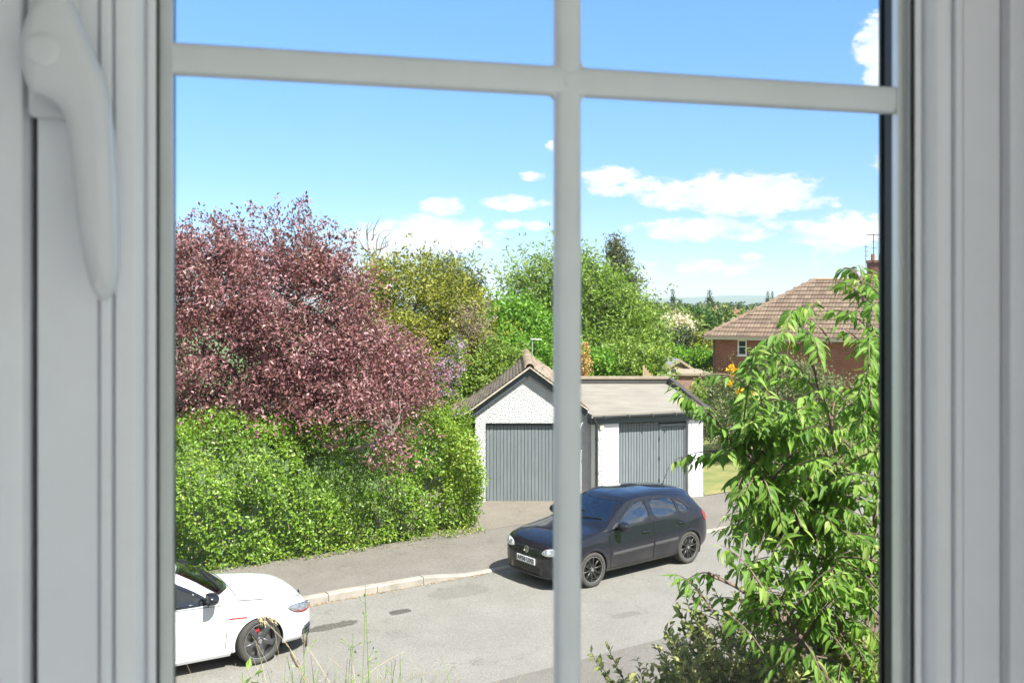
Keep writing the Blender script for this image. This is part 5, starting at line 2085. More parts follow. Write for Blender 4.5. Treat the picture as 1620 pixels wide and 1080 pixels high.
far_house(1064, 505, 118, 34, 12, 0, 0, 'distant house with a pinkish roof left of the dark round bush')
far_house(1044, 505, 150, 22, -20, 1, 0, 'distant brown roofed house left of the pinkish roofed house')
far_house(1094, 499, 165, 26, 10, 1, 0, 'distant brown roofed house with a chimney above the dark round bush')
far_house(1128, 499, 125, 42, -8, 2, 1, 'distant pale house with a grey roof near the house roof edge')
far_house(1160, 500, 140, 30, 15, 0, 1, 'distant pale house with a pink roof low behind the tiled roof edge')
far_house(790, 476, 330, 22, 0, 2, 0, 'tiny grey roofed house on the skyline left of the round tree')
far_house(776, 474, 420, 14, 10, 1, 0, 'tiny dark roofed house on the skyline beside the dark conifer', False)
# ================================================================== CARS
def pchip(xk, yk, x):
    xk, yk = np.asarray(xk, float), np.asarray(yk, float)
    h = np.diff(xk)
    dl = np.diff(yk) / h
    d = np.zeros_like(yk)
    for i in range(1, len(xk) - 1):
        if dl[i - 1] * dl[i] > 0:
            w1, w2 = 2 * h[i] + h[i - 1], h[i] + 2 * h[i - 1]
            d[i] = (w1 + w2) / (w1 / dl[i - 1] + w2 / dl[i])
    d[0], d[-1] = dl[0], dl[-1]
    i = np.clip(np.searchsorted(xk, x) - 1, 0, len(xk) - 2)
    t = (x - xk[i]) / h[i]
    return (yk[i] * (2 * t**3 - 3 * t**2 + 1) + h[i] * d[i] * (t**3 - 2 * t**2 + t) + yk[i + 1] * (-2 * t**3 + 3 * t**2) + h[i] * d[i + 1] * (t**3 - t**2))


# station: x, then (y, z) of ten rows from the floor centre out over the side to the roof centre
HATCH = [
    (0.000, (0, .23), (.34, .23), (.44, .28), (.475, .38), (.48, .46), (.46, .53), (.41, .565), (.32, .585), (.18, .595), (0, .60)),
    (0.050, (0, .20), (.47, .20), (.59, .26), (.635, .38), (.64, .49), (.63, .60), (.585, .66), (.46, .69), (.24, .705), (0, .712)),
    (0.130, (0, .19), (.56, .19), (.69, .25), (.735, .38), (.742, .51), (.735, .65), (.69, .735), (.54, .77), (.28, .785), (0, .790)),
    (0.300, (0, .19), (.62, .19), (.79, .25), (.832, .40), (.840, .53), (.83, .705), (.78, .800), (.61, .836), (.3, .852), (0, .857)),
    (0.600, (0, .19), (.65, .19), (.83, .25), (.870, .40), (.878, .55), (.863, .755), (.805, .852), (.63, .893), (.3, .91), (0, .915)),
    (0.885, (0, .19), (.65, .19), (.83, .25), (.872, .42), (.880, .58), (.866, .785), (.81, .885), (.64, .93), (.3, .948), (0, .955)),
    (1.100, (0, .19), (.65, .19), (.83, .24), (.868, .42), (.877, .58), (.850, .80), (.815, .905), (.67, .958), (.33, .985), (0, .994)),
    (1.300, (0, .19), (.65, .19), (.83, .23), (.864, .42), (.875, .58), (.846, .81), (.825, .925), (.765, .998), (.42, 1.085), (0, 1.112)),
    (1.500, (0, .19), (.65, .19), (.83, .23), (.862, .42), (.875, .58), (.846, .82), (.832, .938), (.715, 1.112), (.39, 1.20), (0, 1.226)),
    (1.750, (0, .19), (.65, .19), (.83, .23), (.862, .42), (.876, .59), (.848, .83), (.836, .945), (.652, 1.262), (.36, 1.345), (0, 1.367)),
    (2.000, (0, .19), (.65, .19), (.83, .23), (.862, .42), (.878, .60), (.850, .84), (.838, .952), (.600, 1.385), (.34, 1.438), (0, 1.450)),
    (2.400, (0, .19), (.65, .19), (.83, .23), (.862, .42), (.880, .60), (.852, .85), (.838, .962), (.583, 1.418), (.34, 1.469), (0, 1.482)),
    (2.900, (0, .19), (.65, .19), (.83, .23), (.864, .42), (.882, .60), (.853, .86), (.836, .975), (.573, 1.405), (.34, 1.463), (0, 1.476)),
    (3.400, (0, .19), (.65, .19), (.83, .24), (.868, .42), (.884, .60), (.850, .87), (.822, .992), (.555, 1.352), (.33, 1.428), (0, 1.442)),
    (3.750, (0, .20), (.64, .20), (.82, .26), (.862, .42), (.876, .60), (.852, .88), (.798, .998), (.535, 1.275), (.32, 1.382), (0, 1.398)),
    (3.900, (0, .22), (.62, .22), (.80, .28), (.845, .42), (.855, .60), (.835, .875), (.782, .985), (.53, 1.205), (.32, 1.335), (0, 1.355)),
    (4.010, (0, .24), (.58, .24), (.76, .30), (.812, .42), (.822, .60), (.805, .86), (.755, .955), (.54, 1.07), (.33, 1.13), (0, 1.145)),
    (4.110, (0, .25), (.54, .25), (.70, .31), (.755, .42), (.768, .58), (.75, .80), (.70, .875), (.54, .92), (.33, .94), (0, .945)),
    (4.180, (0, .27), (.48, .27), (.62, .32), (.68, .42), (.695, .55), (.67, .66), (.62, .705), (.48, .725), (.3, .733), (0, .735)),
    (4.204, (0, .31), (.40, .31), (.52, .35), (.57, .43), (.585, .51), (.57, .57), (.51, .605), (.40, .618), (.25, .622), (0, .624))]


def car_paint(name, col, flake=0.0, metal=0.0, dusty=.0):
    m, t, b = new_mat(name)
    p = obj_vec(t)
    n = t.noise(p, 2.2, 5, .65)
    sp = t.node('ShaderNodeSeparateXYZ')
    t.put(sp.inputs[0], p)
    low = t.smooth(sp.outputs[2], .18, .75, 1, 0)
    dirt = t.math('MULTIPLY', t.math('MULTIPLY', low, t.smooth(n, .1, .95)), dusty)
    c = t.mix(dirt, col, (0.22, 0.19, 0.155))
    t.put(b.inputs['Base Color'], c)
    t.put(b.inputs['Roughness'], t.math('ADD', t.math('MULTIPLY', dirt, .5), .28))
    b.inputs['Metallic'].default_value = metal
    b.inputs['Specular IOR Level'].default_value = .04
    b.inputs['Coat Weight'].default_value = 1.0
    t.put(b.inputs['Coat Roughness'], t.math('ADD', t.math('MULTIPLY', dirt, .06), .012))
    return m


def car_glass(name, tint, ior=1.6):
    m, t, b = new_mat(name)
    tr = t.node('ShaderNodeBsdfTransparent')
    tr.inputs[0].default_value = (*tint, 1)
    gl = t.node('ShaderNodeBsdfGlossy')
    gl.inputs['Roughness'].default_value = .01
    fr = t.node('ShaderNodeFresnel')
    fr.inputs[0].default_value = ior
    mx = t.node('ShaderNodeMixShader')
    t.l.new(fr.outputs[0], mx.inputs[0])
    t.l.new(tr.outputs[0], mx.inputs[1])
    t.l.new(gl.outputs[0], mx.inputs[2])
    t.l.new(mx.outputs[0], m.node_tree.nodes['Material Output'].inputs['Surface'])
    return m


M_tyre = plain('tyre_rubber', (0.045, 0.041, 0.036), .85, var=.25, scale=9, bumpy=.3, bscale=120)
M_cblack = plain('black_plastic', (0.014, 0.014, 0.015), .45, var=.1)
M_gblack = plain('gloss_black', (0.010, 0.010, 0.012), .12, var=.1, coat=.6)
M_chrome = plain('chrome', (0.72, 0.72, 0.73), .12, metal=1.0, var=.03)
M_seat = plain('dark_seat_cloth', (0.11, 0.11, 0.115), .9, var=.15)
M_dash = plain('dash_plastic', (0.07, 0.07, 0.072), .6, var=.1)
M_lamp = plain('lamp_reflector', (0.75, 0.76, 0.74), .16, metal=.55, var=.1, scale=30, coat=1.0)
M_red = plain('red_lens', (0.26, 0.010, 0.012), .15, var=.1, coat=1.0)
M_caliper = plain('red_caliper', (0.30, 0.016, 0.02), .4, var=.1)
M_disc = plain('brake_disc', (0.30, 0.29, 0.28), .4, metal=.8, var=.15)
M_plate = plain('white_plate', (0.72, 0.72, 0.70), .35, var=.03)
M_ink = plain('black_ink', (0.008, 0.008, 0.008), .5)


def build_car(cname, label, foot, rz, sp):
    """foot: world point of the near front wheel's outer face on the road; sp: dict of the variant"""
    L = sp.get('L', 4.204)
    kx = L / 4.204
    ky = sp.get('ky', 1.0)
    kz = sp.get('kz', 1.0)
    fwx, rwx = sp['fwx'], sp['rwx']
    wr = sp['wr']
    near = sp['near']
    wy = .872 * ky
    rot = Matrix.Rotation(rz, 4, 'Z')
    off = rot @ Vector((fwx, near * wy, 0))
    root = empty(cname, foot - off, rz)
    tag(root, label, 'car')
    xk = np.array([s[0] for s in HATCH])
    rows = np.array([[r for r in s[1:]] for s in HATCH])       # (st, 10, 2)
    xs = np.unique(np.concatenate([np.linspace(0, .06, 6), np.linspace(.06, .3, 12), np.linspace(.3, 3.8, 130), np.linspace(3.8, 4.12, 18), np.linspace(4.12, 4.204, 7)]))
    ctrl = np.zeros((len(xs), 10, 2))
    for r_ in range(10):
        for c_ in range(2):
            ctrl[:, r_, c_] = pchip(xk, rows[:, r_, c_], xs)
    sub = [3, 4, 4, 5, 7, 5, 9, 7, 8]
    u = np.concatenate([[i + k / n_ for k in range(n_)] for i, n_ in enumerate(sub)] + [[9.0]])
    half = np.zeros((len(xs), len(u), 2))
    idx = np.arange(10.0)
    for i in range(len(xs)):
        for c_ in range(2):
            half[i, :, c_] = pchip(idx, ctrl[i, :, c_], u)
    nu = len(u)
    ring_n = 2 * nu - 2
    V = np.zeros((len(xs), ring_n, 3))
    for i, x in enumerate(xs):
        V[i, :nu] = np.stack([np.full(nu, x * kx), half[i, :, 0] * ky, half[i, :, 1] * kz], 1)
        mir = half[i, 1:-1][::-1]
        V[i, nu:] = np.stack([np.full(nu - 2, x * kx), -mir[:, 0] * ky, mir[:, 1] * kz], 1)
    ns = len(xs)
    quads = []
    for i in range(ns - 1):
        for k in range(ring_n):
            k2 = (k + 1) % ring_n
            quads.append((i * ring_n + k, i * ring_n + k2, (i + 1) * ring_n + k2, (i + 1) * ring_n + k))
    VV = V.reshape(-1, 3)
    cap0 = list(range(ring_n))
    cap1 = [(ns - 1) * ring_n + k for k in range(ring_n)][::-1]
    bvh = BVHTree.FromPolygons([tuple(v) for v in VV], quads + [cap0, cap1])

    def hit(axis, a, b_, sgn=1):
        if axis == 'side':
            o, d = Vector((a, sgn * 3, b_)), Vector((0, -sgn, 0))
        elif axis == 'top':
            o, d = Vector((a, b_, 4)), Vector((0, 0, -1))
        elif axis == 'front':
            o, d = Vector((-3, a, b_)), Vector((1, 0, 0))
        else:
            o, d = Vector((8, a, b_)), Vector((-1, 0, 0))
        h, n_, _, _ = bvh.ray_cast(o, d)
        if h is None:
            h, n_, _, _ = bvh.find_nearest(o + d * (3 - (.85 if axis == 'side' else .2)))
        if n_.dot(d) > 0:
            n_ = -n_
        return h, n_

    def dense(poly, step=.045, closed=True):
        out = []
        n_ = len(poly)
        for i in range(n_ if closed else n_ - 1):
            a, b_ = np.array(poly[i]), np.array(poly[(i + 1) % n_])
            m_ = max(1, int(np.linalg.norm(b_ - a) / step))
            out += [tuple(a + (b_ - a) * k / m_) for k in range(m_)]
        if not closed:
            out.append(tuple(poly[-1]))
        return out

    def soft(poly, it=1):
        """round the corners of a polygon a little"""
        for _ in range(it):
            out = []
            n_ = len(poly)
            for i in range(n_):
                a, b_ = np.array(poly[i], float), np.array(poly[(i + 1) % n_], float)
                out += [tuple(a * .8 + b_ * .2), tuple(a * .2 + b_ * .8)]
            poly = out
        return poly

    def patch(name, poly, axis, mat, offs=.004, parent=root, sgn=1, bulge=0.0, rings=7, step=.045, rim=.006):
        P_ = dense(poly, step)
        c = np.mean(P_, axis=0)
        n_ = len(P_)
        vs, fs = [], []
        h, nn = hit(axis, c[0], c[1], sgn)
        vs.append(h + nn * (offs + bulge))
        for r_ in range(1, rings + 1):
            t = r_ / rings
            for p in P_:
                q = c + (np.array(p) - c) * t
                h, nn = hit(axis, q[0], q[1], sgn)
                vs.append(h + nn * (offs + bulge * (1 - t ** 3)))
        for p in P_:
            h, nn = hit(axis, p[0], p[1], sgn)
            vs.append(h - nn * rim)
        for k in range(n_):
            fs.append((0, 1 + k, 1 + (k + 1) % n_))
        for r_ in range(rings):
            b0 = 1 + r_ * n_
            for k in range(n_):
                k2 = (k + 1) % n_
                fs.append((b0 + k, b0 + n_ + k, b0 + n_ + k2, b0 + k2))
        return MB().add(vs, fs).build(name, mat, parent, smooth=True, angle=50)

    def band(name, outer, inner, axis, mat, offs=.004, parent=root, sgn=1, rim=.006):
        """flat ring between two loops with the same number of points"""
        n_ = len(outer)
        vs, fs = [], []
        for t, dn in ((0, -rim), (0, offs), (.5, offs), (1, offs), (1, -rim)):
            for a, b_ in zip(outer, inner):
                q = np.array(a) + (np.array(b_) - np.array(a)) * t
                h, nn = hit(axis, q[0], q[1], sgn)
                vs.append(h + nn * dn)
        for r_ in range(4):
            for k in range(n_):
                k2 = (k + 1) % n_
                fs.append((r_ * n_ + k, r_ * n_ + k2, (r_ + 1) * n_ + k2, (r_ + 1) * n_ + k))
        return MB().add(vs, fs).build(name, mat, parent, smooth=True, angle=40)

    def strip(name, line, width, axis, mat, offs=.003, parent=root, sgn=1, round_=False, rim=.004):
        P_ = dense(line, .05, False)
        vs, fs = [], []
        prof = [(-.5, -rim), (-.5, offs * .6), (-.25, offs), (.25, offs), (.5, offs * .6), (.5, -rim)]
        m_ = len(prof)
        for i, p in enumerate(P_):
            a, b_ = np.array(P_[max(0, i - 1)]), np.array(P_[min(len(P_) - 1, i + 1)])
            t = (b_ - a) / (np.linalg.norm(b_ - a) + 1e-9)
            s = np.array([-t[1], t[0]])
            for w_, dn in prof:
                q = np.array(p) + s * w_ * width
                h, nn = hit(axis, q[0], q[1], sgn)
                vs.append(h + nn * dn)
        for i in range(len(P_) - 1):
            for k in range(m_ - 1):
                fs.append((i * m_ + k, i * m_ + k + 1, (i + 1) * m_ + k + 1, (i + 1) * m_ + k))
        fs += [tuple(range(m_)), tuple((len(P_) - 1) * m_ + k for k in range(m_))]
        return MB().add(vs, fs).build(name, mat, parent, smooth=True, angle=40)

    def inside(poly, q):
        c_ = False
        n_ = len(poly)
        for i in range(n_):
            (x1, y1), (x2, y2) = poly[i], poly[(i + 1) % n_]
            if (y1 > q[1]) != (y2 > q[1]) and q[0] < (x2 - x1) * (q[1] - y1) / (y2 - y1) + x1:
                c_ = not c_
        return c_

    def grow(poly, d):
        c = np.mean(poly, axis=0)
        out = []
        n_ = len(poly)
        ar = sum(poly[i][0] * poly[(i + 1) % n_][1] - poly[(i + 1) % n_][0] * poly[i][1] for i in range(n_))
        for i in range(n_):
            a, b_ = np.array(poly[i - 1]), np.array(poly[(i + 1) % n_])
            t = (b_ - a) / (np.linalg.norm(b_ - a) + 1e-9)
            nn = np.array([t[1], -t[0]]) * (1 if ar > 0 else -1)
            out.append(tuple(np.array(poly[i]) + nn * d))
        return out

    S = lambda pts: [(x * kx, z * kz) for x, z in pts]
    Tt = lambda pts: [(x * kx, y * ky) for x, y in pts]
    Fr = lambda pts: [(y * ky, z * kz) for y, z in pts]
    g_front = dense(soft(S([(1.50, .985), (2.40, 1.0), (2.40, 1.348), (2.18, 1.343), (1.99, 1.29), (1.76, 1.165), (1.58, 1.045)])), .05)
    g_rear = dense(soft(S([(2.50, 1.0), (3.20, 1.015), (3.20, 1.305), (2.9, 1.335), (2.50, 1.348)])), .05)
    g_quart = dense(soft(S([(3.245, 1.015), (3.56, 1.04), (3.52, 1.12), (3.42, 1.21), (3.245, 1.288)])), .05)
    ws_poly = [(1.14 + .25 * (y / .72) ** 2, y) for y in np.linspace(-.70, .70, 15)]
    ws_poly += [(1.64, .59), (1.90, .508)] + [(1.80 + .10 * (y / .5) ** 2, y) for y in np.linspace(.46, -.46, 9)] + [(1.90, -.508), (1.64, -.59)]
    ws_poly = dense(Tt(ws_poly), .05)
    rw_poly = dense(soft(Fr([(-.50, 1.04), (.50, 1.04), (.44, 1.26), (.28, 1.30), (-.28, 1.30), (-.44, 1.26)])), .05)

    # ---- shell with openings for glass and wheels
    cents = VV[np.array(quads)].mean(1)
    keep = []
    arch_r = wr + sp.get('arch_gap', .035)
    for q, c in zip(quads, cents):
        ax, ay, azz = c
        side = abs(ay) > .40 * ky
        if side and azz < .80 and (math.hypot(ax - fwx, azz - wr) < arch_r or math.hypot(ax - rwx, azz - wr) < arch_r):
            continue
        if side and azz < wr and (abs(ax - fwx) < arch_r or abs(ax - rwx) < arch_r):
            continue
        if azz > .95 * kz:
            if abs(ay) > .52 * ky and (inside(g_front, (ax, azz)) or inside(g_rear, (ax, azz)) or inside(g_quart, (ax, azz))):
                continue
            if ax < 2.1 and inside(ws_poly, (ax, ay)):
                continue
            if ax > 3.8 and inside(rw_poly, (ay, azz)):
                continue
        keep.append(q)
    paint = sp['paint']
    body_mb = MB()
    body_mb.v = [tuple(v) for v in VV]
    body_mb.f = keep + [tuple(cap0), tuple(cap1)]
    body = body_mb.build('body', paint, root, smooth=True, angle=60)
    # black lining a little inside the shell (keeps daylight from the paint's inner face)
    glass, glass_s = sp['glass'], sp['glass_side']
    rubber = M_gblack
    win_ = []
    for sgn in (1, -1):
        for nm, poly in (('window', g_front), ('window', g_rear), ('window', g_quart)):
            g_ = patch(nm, grow(poly, -.002), 'side', glass_s, -.006, sgn=sgn, rim=.008, step=.08)
            band('window_seal', grow(poly, .022), grow(poly, -.012), 'side', rubber, .003, parent=g_, sgn=sgn)
        # B pillar cover and mirror triangle
        patch('pillar_cover', S([(2.412, .992), (2.488, .993), (2.488, 1.355), (2.412, 1.357)]), 'side', rubber, .0035, sgn=sgn, rings=3)
        patch('mirror_triangle', S([(1.37, .962), (1.50, .972), (1.585, 1.06), (1.50, 1.04)]), 'side', M_cblack, .004, sgn=sgn, rings=3)
    g_ = patch('windscreen', grow(ws_poly, -.002), 'top', glass, -.004, step=.08, rim=.008)
    band('screen_surround', grow(ws_poly, .018), grow(ws_poly, -.028), 'top', rubber, .002, parent=g_)
    g_ = patch('rear_window', rw_poly, 'rear', glass_s, -.003)
    band('screen_surround', grow(rw_poly, .02), grow(rw_poly, -.02), 'rear', rubber, .003, parent=g_)
    # wipers lie on the screen
    for (a, e) in (((1.30, .55), (1.42, -.05)), ((1.23, -.02), (1.38, -.55))):
        strip('wiper', Tt([a, e]), .018, 'top', M_cblack, .02)
    # ---- doors, bonnet, panel gaps
    gap = M_ink
    fd = S([(1.312, .92), (1.300, .60), (1.325, .275), (2.438, .275), (2.438, .968), (1.9, .955), (1.5, .94)])
    rdp = S([(2.462, .968), (2.462, .275), (3.08, .275), (3.16, .45), (3.27, .62), (3.40, .78), (3.43, .985)])
    for sgn in (1, -1):
        for poly, hx, hz in ((fd, 2.24, .815), (rdp, 3.25, .845)):
            d_ = patch('door', grow(dense(poly, .05), -.006), 'side', paint, .0065, sgn=sgn, rings=9, rim=.002)
            band('shut_line', grow(dense(poly, .05), .004), grow(dense(poly, .05), -.009), 'side', gap, .004, parent=root, sgn=sgn, rim=.003)
            # handle: bowed grip over a cup
            h, nn = hit('side', hx * kx, hz * kz, sgn)
            mbh = MB()
            mbh.tube([h + Vector((x_, 0, 0)) + nn * o_ for x_, o_ in ((-.105, .004), (-.085, .03), (-.03, .04), (.03, .04), (.085, .03), (.105, .004))], [.013, .015, .016, .016, .015, .012], 8)
            mbh.build('handle', paint, d_, smooth=True)
            patch('handle_cup', [(hx * kx + .075 * math.cos(a) * .9, hz * kz - .005 + .03 * math.sin(a)) for a in np.linspace(0, 2 * math.pi, 12, endpoint=False)], 'side', M_cblack, .003, parent=d_, sgn=sgn, rings=2)
        if not sp.get('white'):
            strip('side_moulding', S([(1.36, .525), (2.425, .545)]), .055, 'side', sp['trim'], .012, sgn=sgn)
            strip('side_moulding', S([(2.475, .546), (3.13, .558)]), .055, 'side', sp['trim'], .012, sgn=sgn)
        else:
            strip('side_crease', S([(1.32, .735), (2.42, .755)]), .012, 'side', paint, .004, sgn=sgn)
            strip('red_badge', S([(1.02, .715), (1.27, .730)]), .022, 'side', M_caliper, .006, sgn=sgn)
            strip('sill_skirt', S([(1.25, .245), (3.1, .245)]), .06, 'side', paint, .03, sgn=sgn)
        strip('sill_line', S([(1.27, .268), (3.08, .268)]), .010, 'side', gap, .0012, sgn=sgn)
        strip('bonnet_line', Tt([(.22, sgn * .655), (.40, sgn * .715), (.8, sgn * .755), (1.12, sgn * .765), (1.28, sgn * .80)]), .011, 'top', gap, .0014)
        strip('roof_strip', Tt([(2.02, sgn * .50), (2.5, sgn * .505), (3.2, sgn * .495), (3.78, sgn * .465)]), .024, 'top', rubber, .006)
    bon = dense(Tt([(.17, -.50), (.28, -.64), (.8, -.735), (1.10, -.745)] + [(1.115 - .0 * y, y) for y in np.linspace(-.6, .6, 7)] + [(1.10, .745), (.8, .735), (.28, .64), (.17, .50), (.13, .25), (.12, 0), (.13, -.25)]), .05)
    patch('bonnet', bon, 'top', paint, .006, rings=10, rim=.003)
    band('bonnet_gap', grow(bon, .009), grow(bon, -.005), 'top', gap, .0035, rim=.003)
    if not sp.get('white'):
        for sgn in (1, -1):
            strip('bonnet_crease', Tt([(.18, sgn * .36), (.6, sgn * .46), (1.08, sgn * .56)]), .05, 'top', paint, .007)
    # ---- front end
    grille = patch('grille', dense(soft(Fr(sp['grille'])), .05), 'front', M_cblack, .004, rings=4)
    for zz in sp['slats']:
        strip('slat', Fr([(-.33, zz), (.33, zz)]), .016, 'front', sp['slat_mat'], .016, parent=grille)
    intake = patch('lower_intake', dense(soft(Fr(sp['intake'])), .05), 'front', M_cblack, .004, rings=4)
    for k in range(3):
        strip('slat', Fr([(-.36, .275 + k * .04), (.36, .275 + k * .04)]), .012, 'front', M_gblack, .014, parent=intake)
    for sgn in (1, -1):
        if 'lamp_side' in sp:
            hl = patch('headlight', dense(soft(S(sp['lamp_side'])), .03), 'side', sp['lamp_mat'], .008, bulge=.008, rings=5, step=.03, sgn=sgn)
            band('lamp_seal', grow(dense(soft(S(sp['lamp_side'])), .03), .008), grow(dense(soft(S(sp['lamp_side'])), .03), -.004), 'side', M_ink, .003, parent=hl, sgn=sgn)
            for (lx, lz, lr) in ((.17, .690, .034), (.27, .712, .036)):
                h, nn = hit('side', lx * kx, lz * kz, sgn)
                mm = Matrix.Translation(h + nn * .012) @ nn.to_track_quat('Z', 'Y').to_matrix().to_4x4()
                MB().lathe([(lr, 0), (lr * .9, .012), (lr * .6, .010), (.001, .004)], mm, 18).build('lamp_lens', M_chrome, hl, smooth=True)
            strip('red_line', S([(.10, .652), (.22, .655), (.33, .680)]), .012, 'side', M_caliper, .022, parent=hl, sgn=sgn)
        hl = patch('headlight' if 'lamp_side' not in sp else 'lamp_inner', dense(soft(Fr([(sgn * a, b_) for a, b_ in sp['lamp']])), .03), 'front', sp['lamp_mat'], .008, bulge=.012, rings=5, step=.03)
        for (ly, lz, lr) in sp['bulbs']:
            h, nn = hit('front', sgn * ly * ky, lz * kz)
            rotm = nn.to_track_quat('Z', 'Y').to_matrix().to_4x4()
            mm = Matrix.Translation(h + nn * .014) @ rotm
            MB().lathe([(lr, 0), (lr * .92, .012), (lr * .75, .012), (lr * .55, .004), (.001, .010)], mm, 18).build('lamp_lens', M_chrome, hl, smooth=True)
        band('lamp_seal', grow(dense(soft(Fr([(sgn * a, b_) for a, b_ in sp['lamp']])), .03), .008), grow(dense(soft(Fr([(sgn * a, b_) for a, b_ in sp['lamp']])), .03), -.004), 'front', M_ink, .003, parent=hl)
        if 'drl' in sp:
            strip('red_line', Fr([(sgn * a, b_) for a, b_ in sp['drl']]), .012, 'front', M_caliper, .024, parent=hl)
        if sp.get('white'):
            fg = patch('fog_vent', dense(soft(S([(.045, .285), (.215, .275), (.205, .405), (.05, .445)])), .04), 'side', M_cblack, .005, rings=4, sgn=sgn)
            for k in range(4):
                strip('fin', S([(.055, .310 + k * .035), (.20, .296 + k * .033)]), .009, 'side', M_chrome if k % 2 else M_gblack, .016, parent=fg, sgn=sgn)
            continue
        fg = patch('fog_vent', dense(soft(Fr([(sgn * a, b_) for a, b_ in sp['fog']])), .04), 'front', M_cblack, .005, rings=4)
        for k in range(sp.get('fins', 0)):
            z_ = sp['fog'][0][1] + .018 + k * .045
            strip('fin', Fr([(sgn * (sp['fog'][0][0] + .01), z_), (sgn * (sp['fog'][1][0] - .01), z_ + .012)]), .010, 'front', M_chrome if k < 3 else M_gblack, .018, parent=fg)
    strip('bumper_line', Fr([(-.66, .575), (-.4, .572), (0, .57), (.4, .572), (.66, .575)]), .010, 'front', gap, .0014)
    strip('splitter', Fr([(-.62, .235), (0, .232), (.62, .235)]), .03, 'front', M_cblack, .018)
    # emblem: ring with the two stacked letters
    h, nn = hit('front', 0, sp['badge_z'] * kz)
    nn = Vector((-1, 0, .12)).normalized()
    rotm = Matrix((Vector((0, -1, 0)), nn.cross(Vector((0, -1, 0))), nn)).transposed().to_4x4()
    bm_ = Matrix.Translation(h + nn * .022) @ rotm
    em = MB()
    em.lathe([(.060, 0), (.062, .006), (.058, .010), (.051, .010), (.049, .005), (.049, 0)], bm_, 32)
    badge = em.build('emblem', M_chrome, root, smooth=True)
    MB().lathe([(.052, -.004), (.001, -.003)], bm_, 24).build('emblem_ground', M_gblack, badge)

    def bar(a, b_, w_=.0085):
        a, b_ = Vector((*a, 0)), Vector((*b_, 0))
        d_ = (b_ - a).normalized()
        s_ = Vector((-d_.y, d_.x, 0)) * w_ / 2
        vs = [bm_ @ (q + Vector((0, 0, z_))) for z_ in (0, .007) for q in (a - s_, a + s_, b_ + s_, b_ - s_)]
        return vs
    for nm_, strokes in (('emblem_letter', [((-.020, .046), (0, .006)), ((.020, .046), (0, .006))]),
                         ('emblem_letter', [((-.043, .026), (-.021, -.042)), ((-.021, -.042), (0, -.002)), ((0, -.002), (.021, -.042)), ((.021, -.042), (.043, .026))])):
        lm = MB()
        for a, b_ in strokes:
            lm.add(bar(a, b_), [(0, 1, 2, 3), (7, 6, 5, 4), (0, 4, 5, 1), (1, 5, 6, 2), (2, 6, 7, 3), (3, 7, 4, 0)])
        tag(lm.build(nm_, M_chrome, badge), kind='stuff')
    # number plate
    if sp.get('plate'):
        h, nn = hit('front', 0, .475)
        pm = Matrix.Translation(Vector((h.x - .022, 0, .472))) @ Matrix((Vector((0, -1, 0)), Vector((0, 0, 1)), Vector((-1, 0, 0)))).transposed().to_4x4()
        pl = MB().box(-.26, .26, -.056, .056, -.012, .006, pm).build('number_plate', M_plate, root, bevel=.003)
        cu = bpy.data.curves.new('plate_text', 'FONT')
        cu.body = sp['plate']
        cu.size = .105
        cu.align_x = 'CENTER'
        cu.align_y = 'CENTER'
        cu.extrude = .001
        cu.offset = .0032
        cu.space_character = 1.06
        tx = bpy.data.objects.new('plate_text', cu)
        COL.objects.link(tx)
        dg = bpy.context.evaluated_depsgraph_get()
        dg.update()
        me = bpy.data.meshes.new_from_object(tx.evaluated_get(dg))
        bpy.data.objects.remove(tx)
        w_ = max(v.co.x for v in me.vertices) - min(v.co.x for v in me.vertices)
        me.transform(pm @ Matrix.Translation((0, 0, .008)) @ Matrix.Diagonal((.47 / w_, 1.0, 1, 1)))
        me.materials.clear()
        me.materials.append(M_ink)
        link('plate_text', me, pl)
    # ---- tail lights, aerial
    for sgn in (1, -1):
        patch('tail_light', dense(soft(S([(3.93, .985), (4.00, .965), (4.085, .88), (4.11, .785), (4.0, .775), (3.92, .86)])), .04), 'side', M_red, .006, bulge=.006, sgn=sgn, rings=4, step=.03)
    h, nn = hit('top', 3.62 * kx, 0)
    MB().tube([h, h + Vector((.02, 0, .02)), h + Vector((.20, 0, .34))], [.02, .008, .004], 6).build('roof_aerial', M_cblack, root)
    # ---- mirrors
    for sgn in (1, -1):
        c = Vector((1.545 * kx, sgn * .975 * ky, sp.get('mirror_z', 1.02)))
        ms = 1.15
        vs, fs = [], []
        N1, N2 = 10, 16
        for i in range(N1 + 1):
            th = math.pi * i / N1
            for k in range(N2):
                ph = 2 * math.pi * k / N2
                x_ = -math.cos(th)
                x_ = min(x_, .35)
                rr = math.sin(min(th, 2.0)) ** .75
                vs.append(c + Vector((x_ * .10, sgn * .118 * rr * math.cos(ph), .078 * rr * math.sin(ph))) * ms)
        for i in range(N1):
            for k in range(N2):
                k2 = (k + 1) % N2
                fs.append((i * N2 + k, i * N2 + k2, (i + 1) * N2 + k2, (i + 1) * N2 + k))
        mi = MB().add(vs, fs).build('mirror', sp['mirror'], root, smooth=True, angle=50)
        MB().box(c.x - .02, c.x + .045, min(sgn * .80, c.y), max(sgn * .80, c.y - sgn * .0), c.z - .075, c.z - .035).build('mirror_arm', M_cblack, mi, bevel=.008)
        gm = Matrix.Translation(c + Vector((.036, 0, 0))) @ Matrix.Rotation(R(90), 4, 'Y') @ Matrix.Diagonal((.062, .100, 1, 1))
        MB().lathe([(1, 0), (.001, .001)], gm, 18).build('mirror_glass', M_chrome, mi)
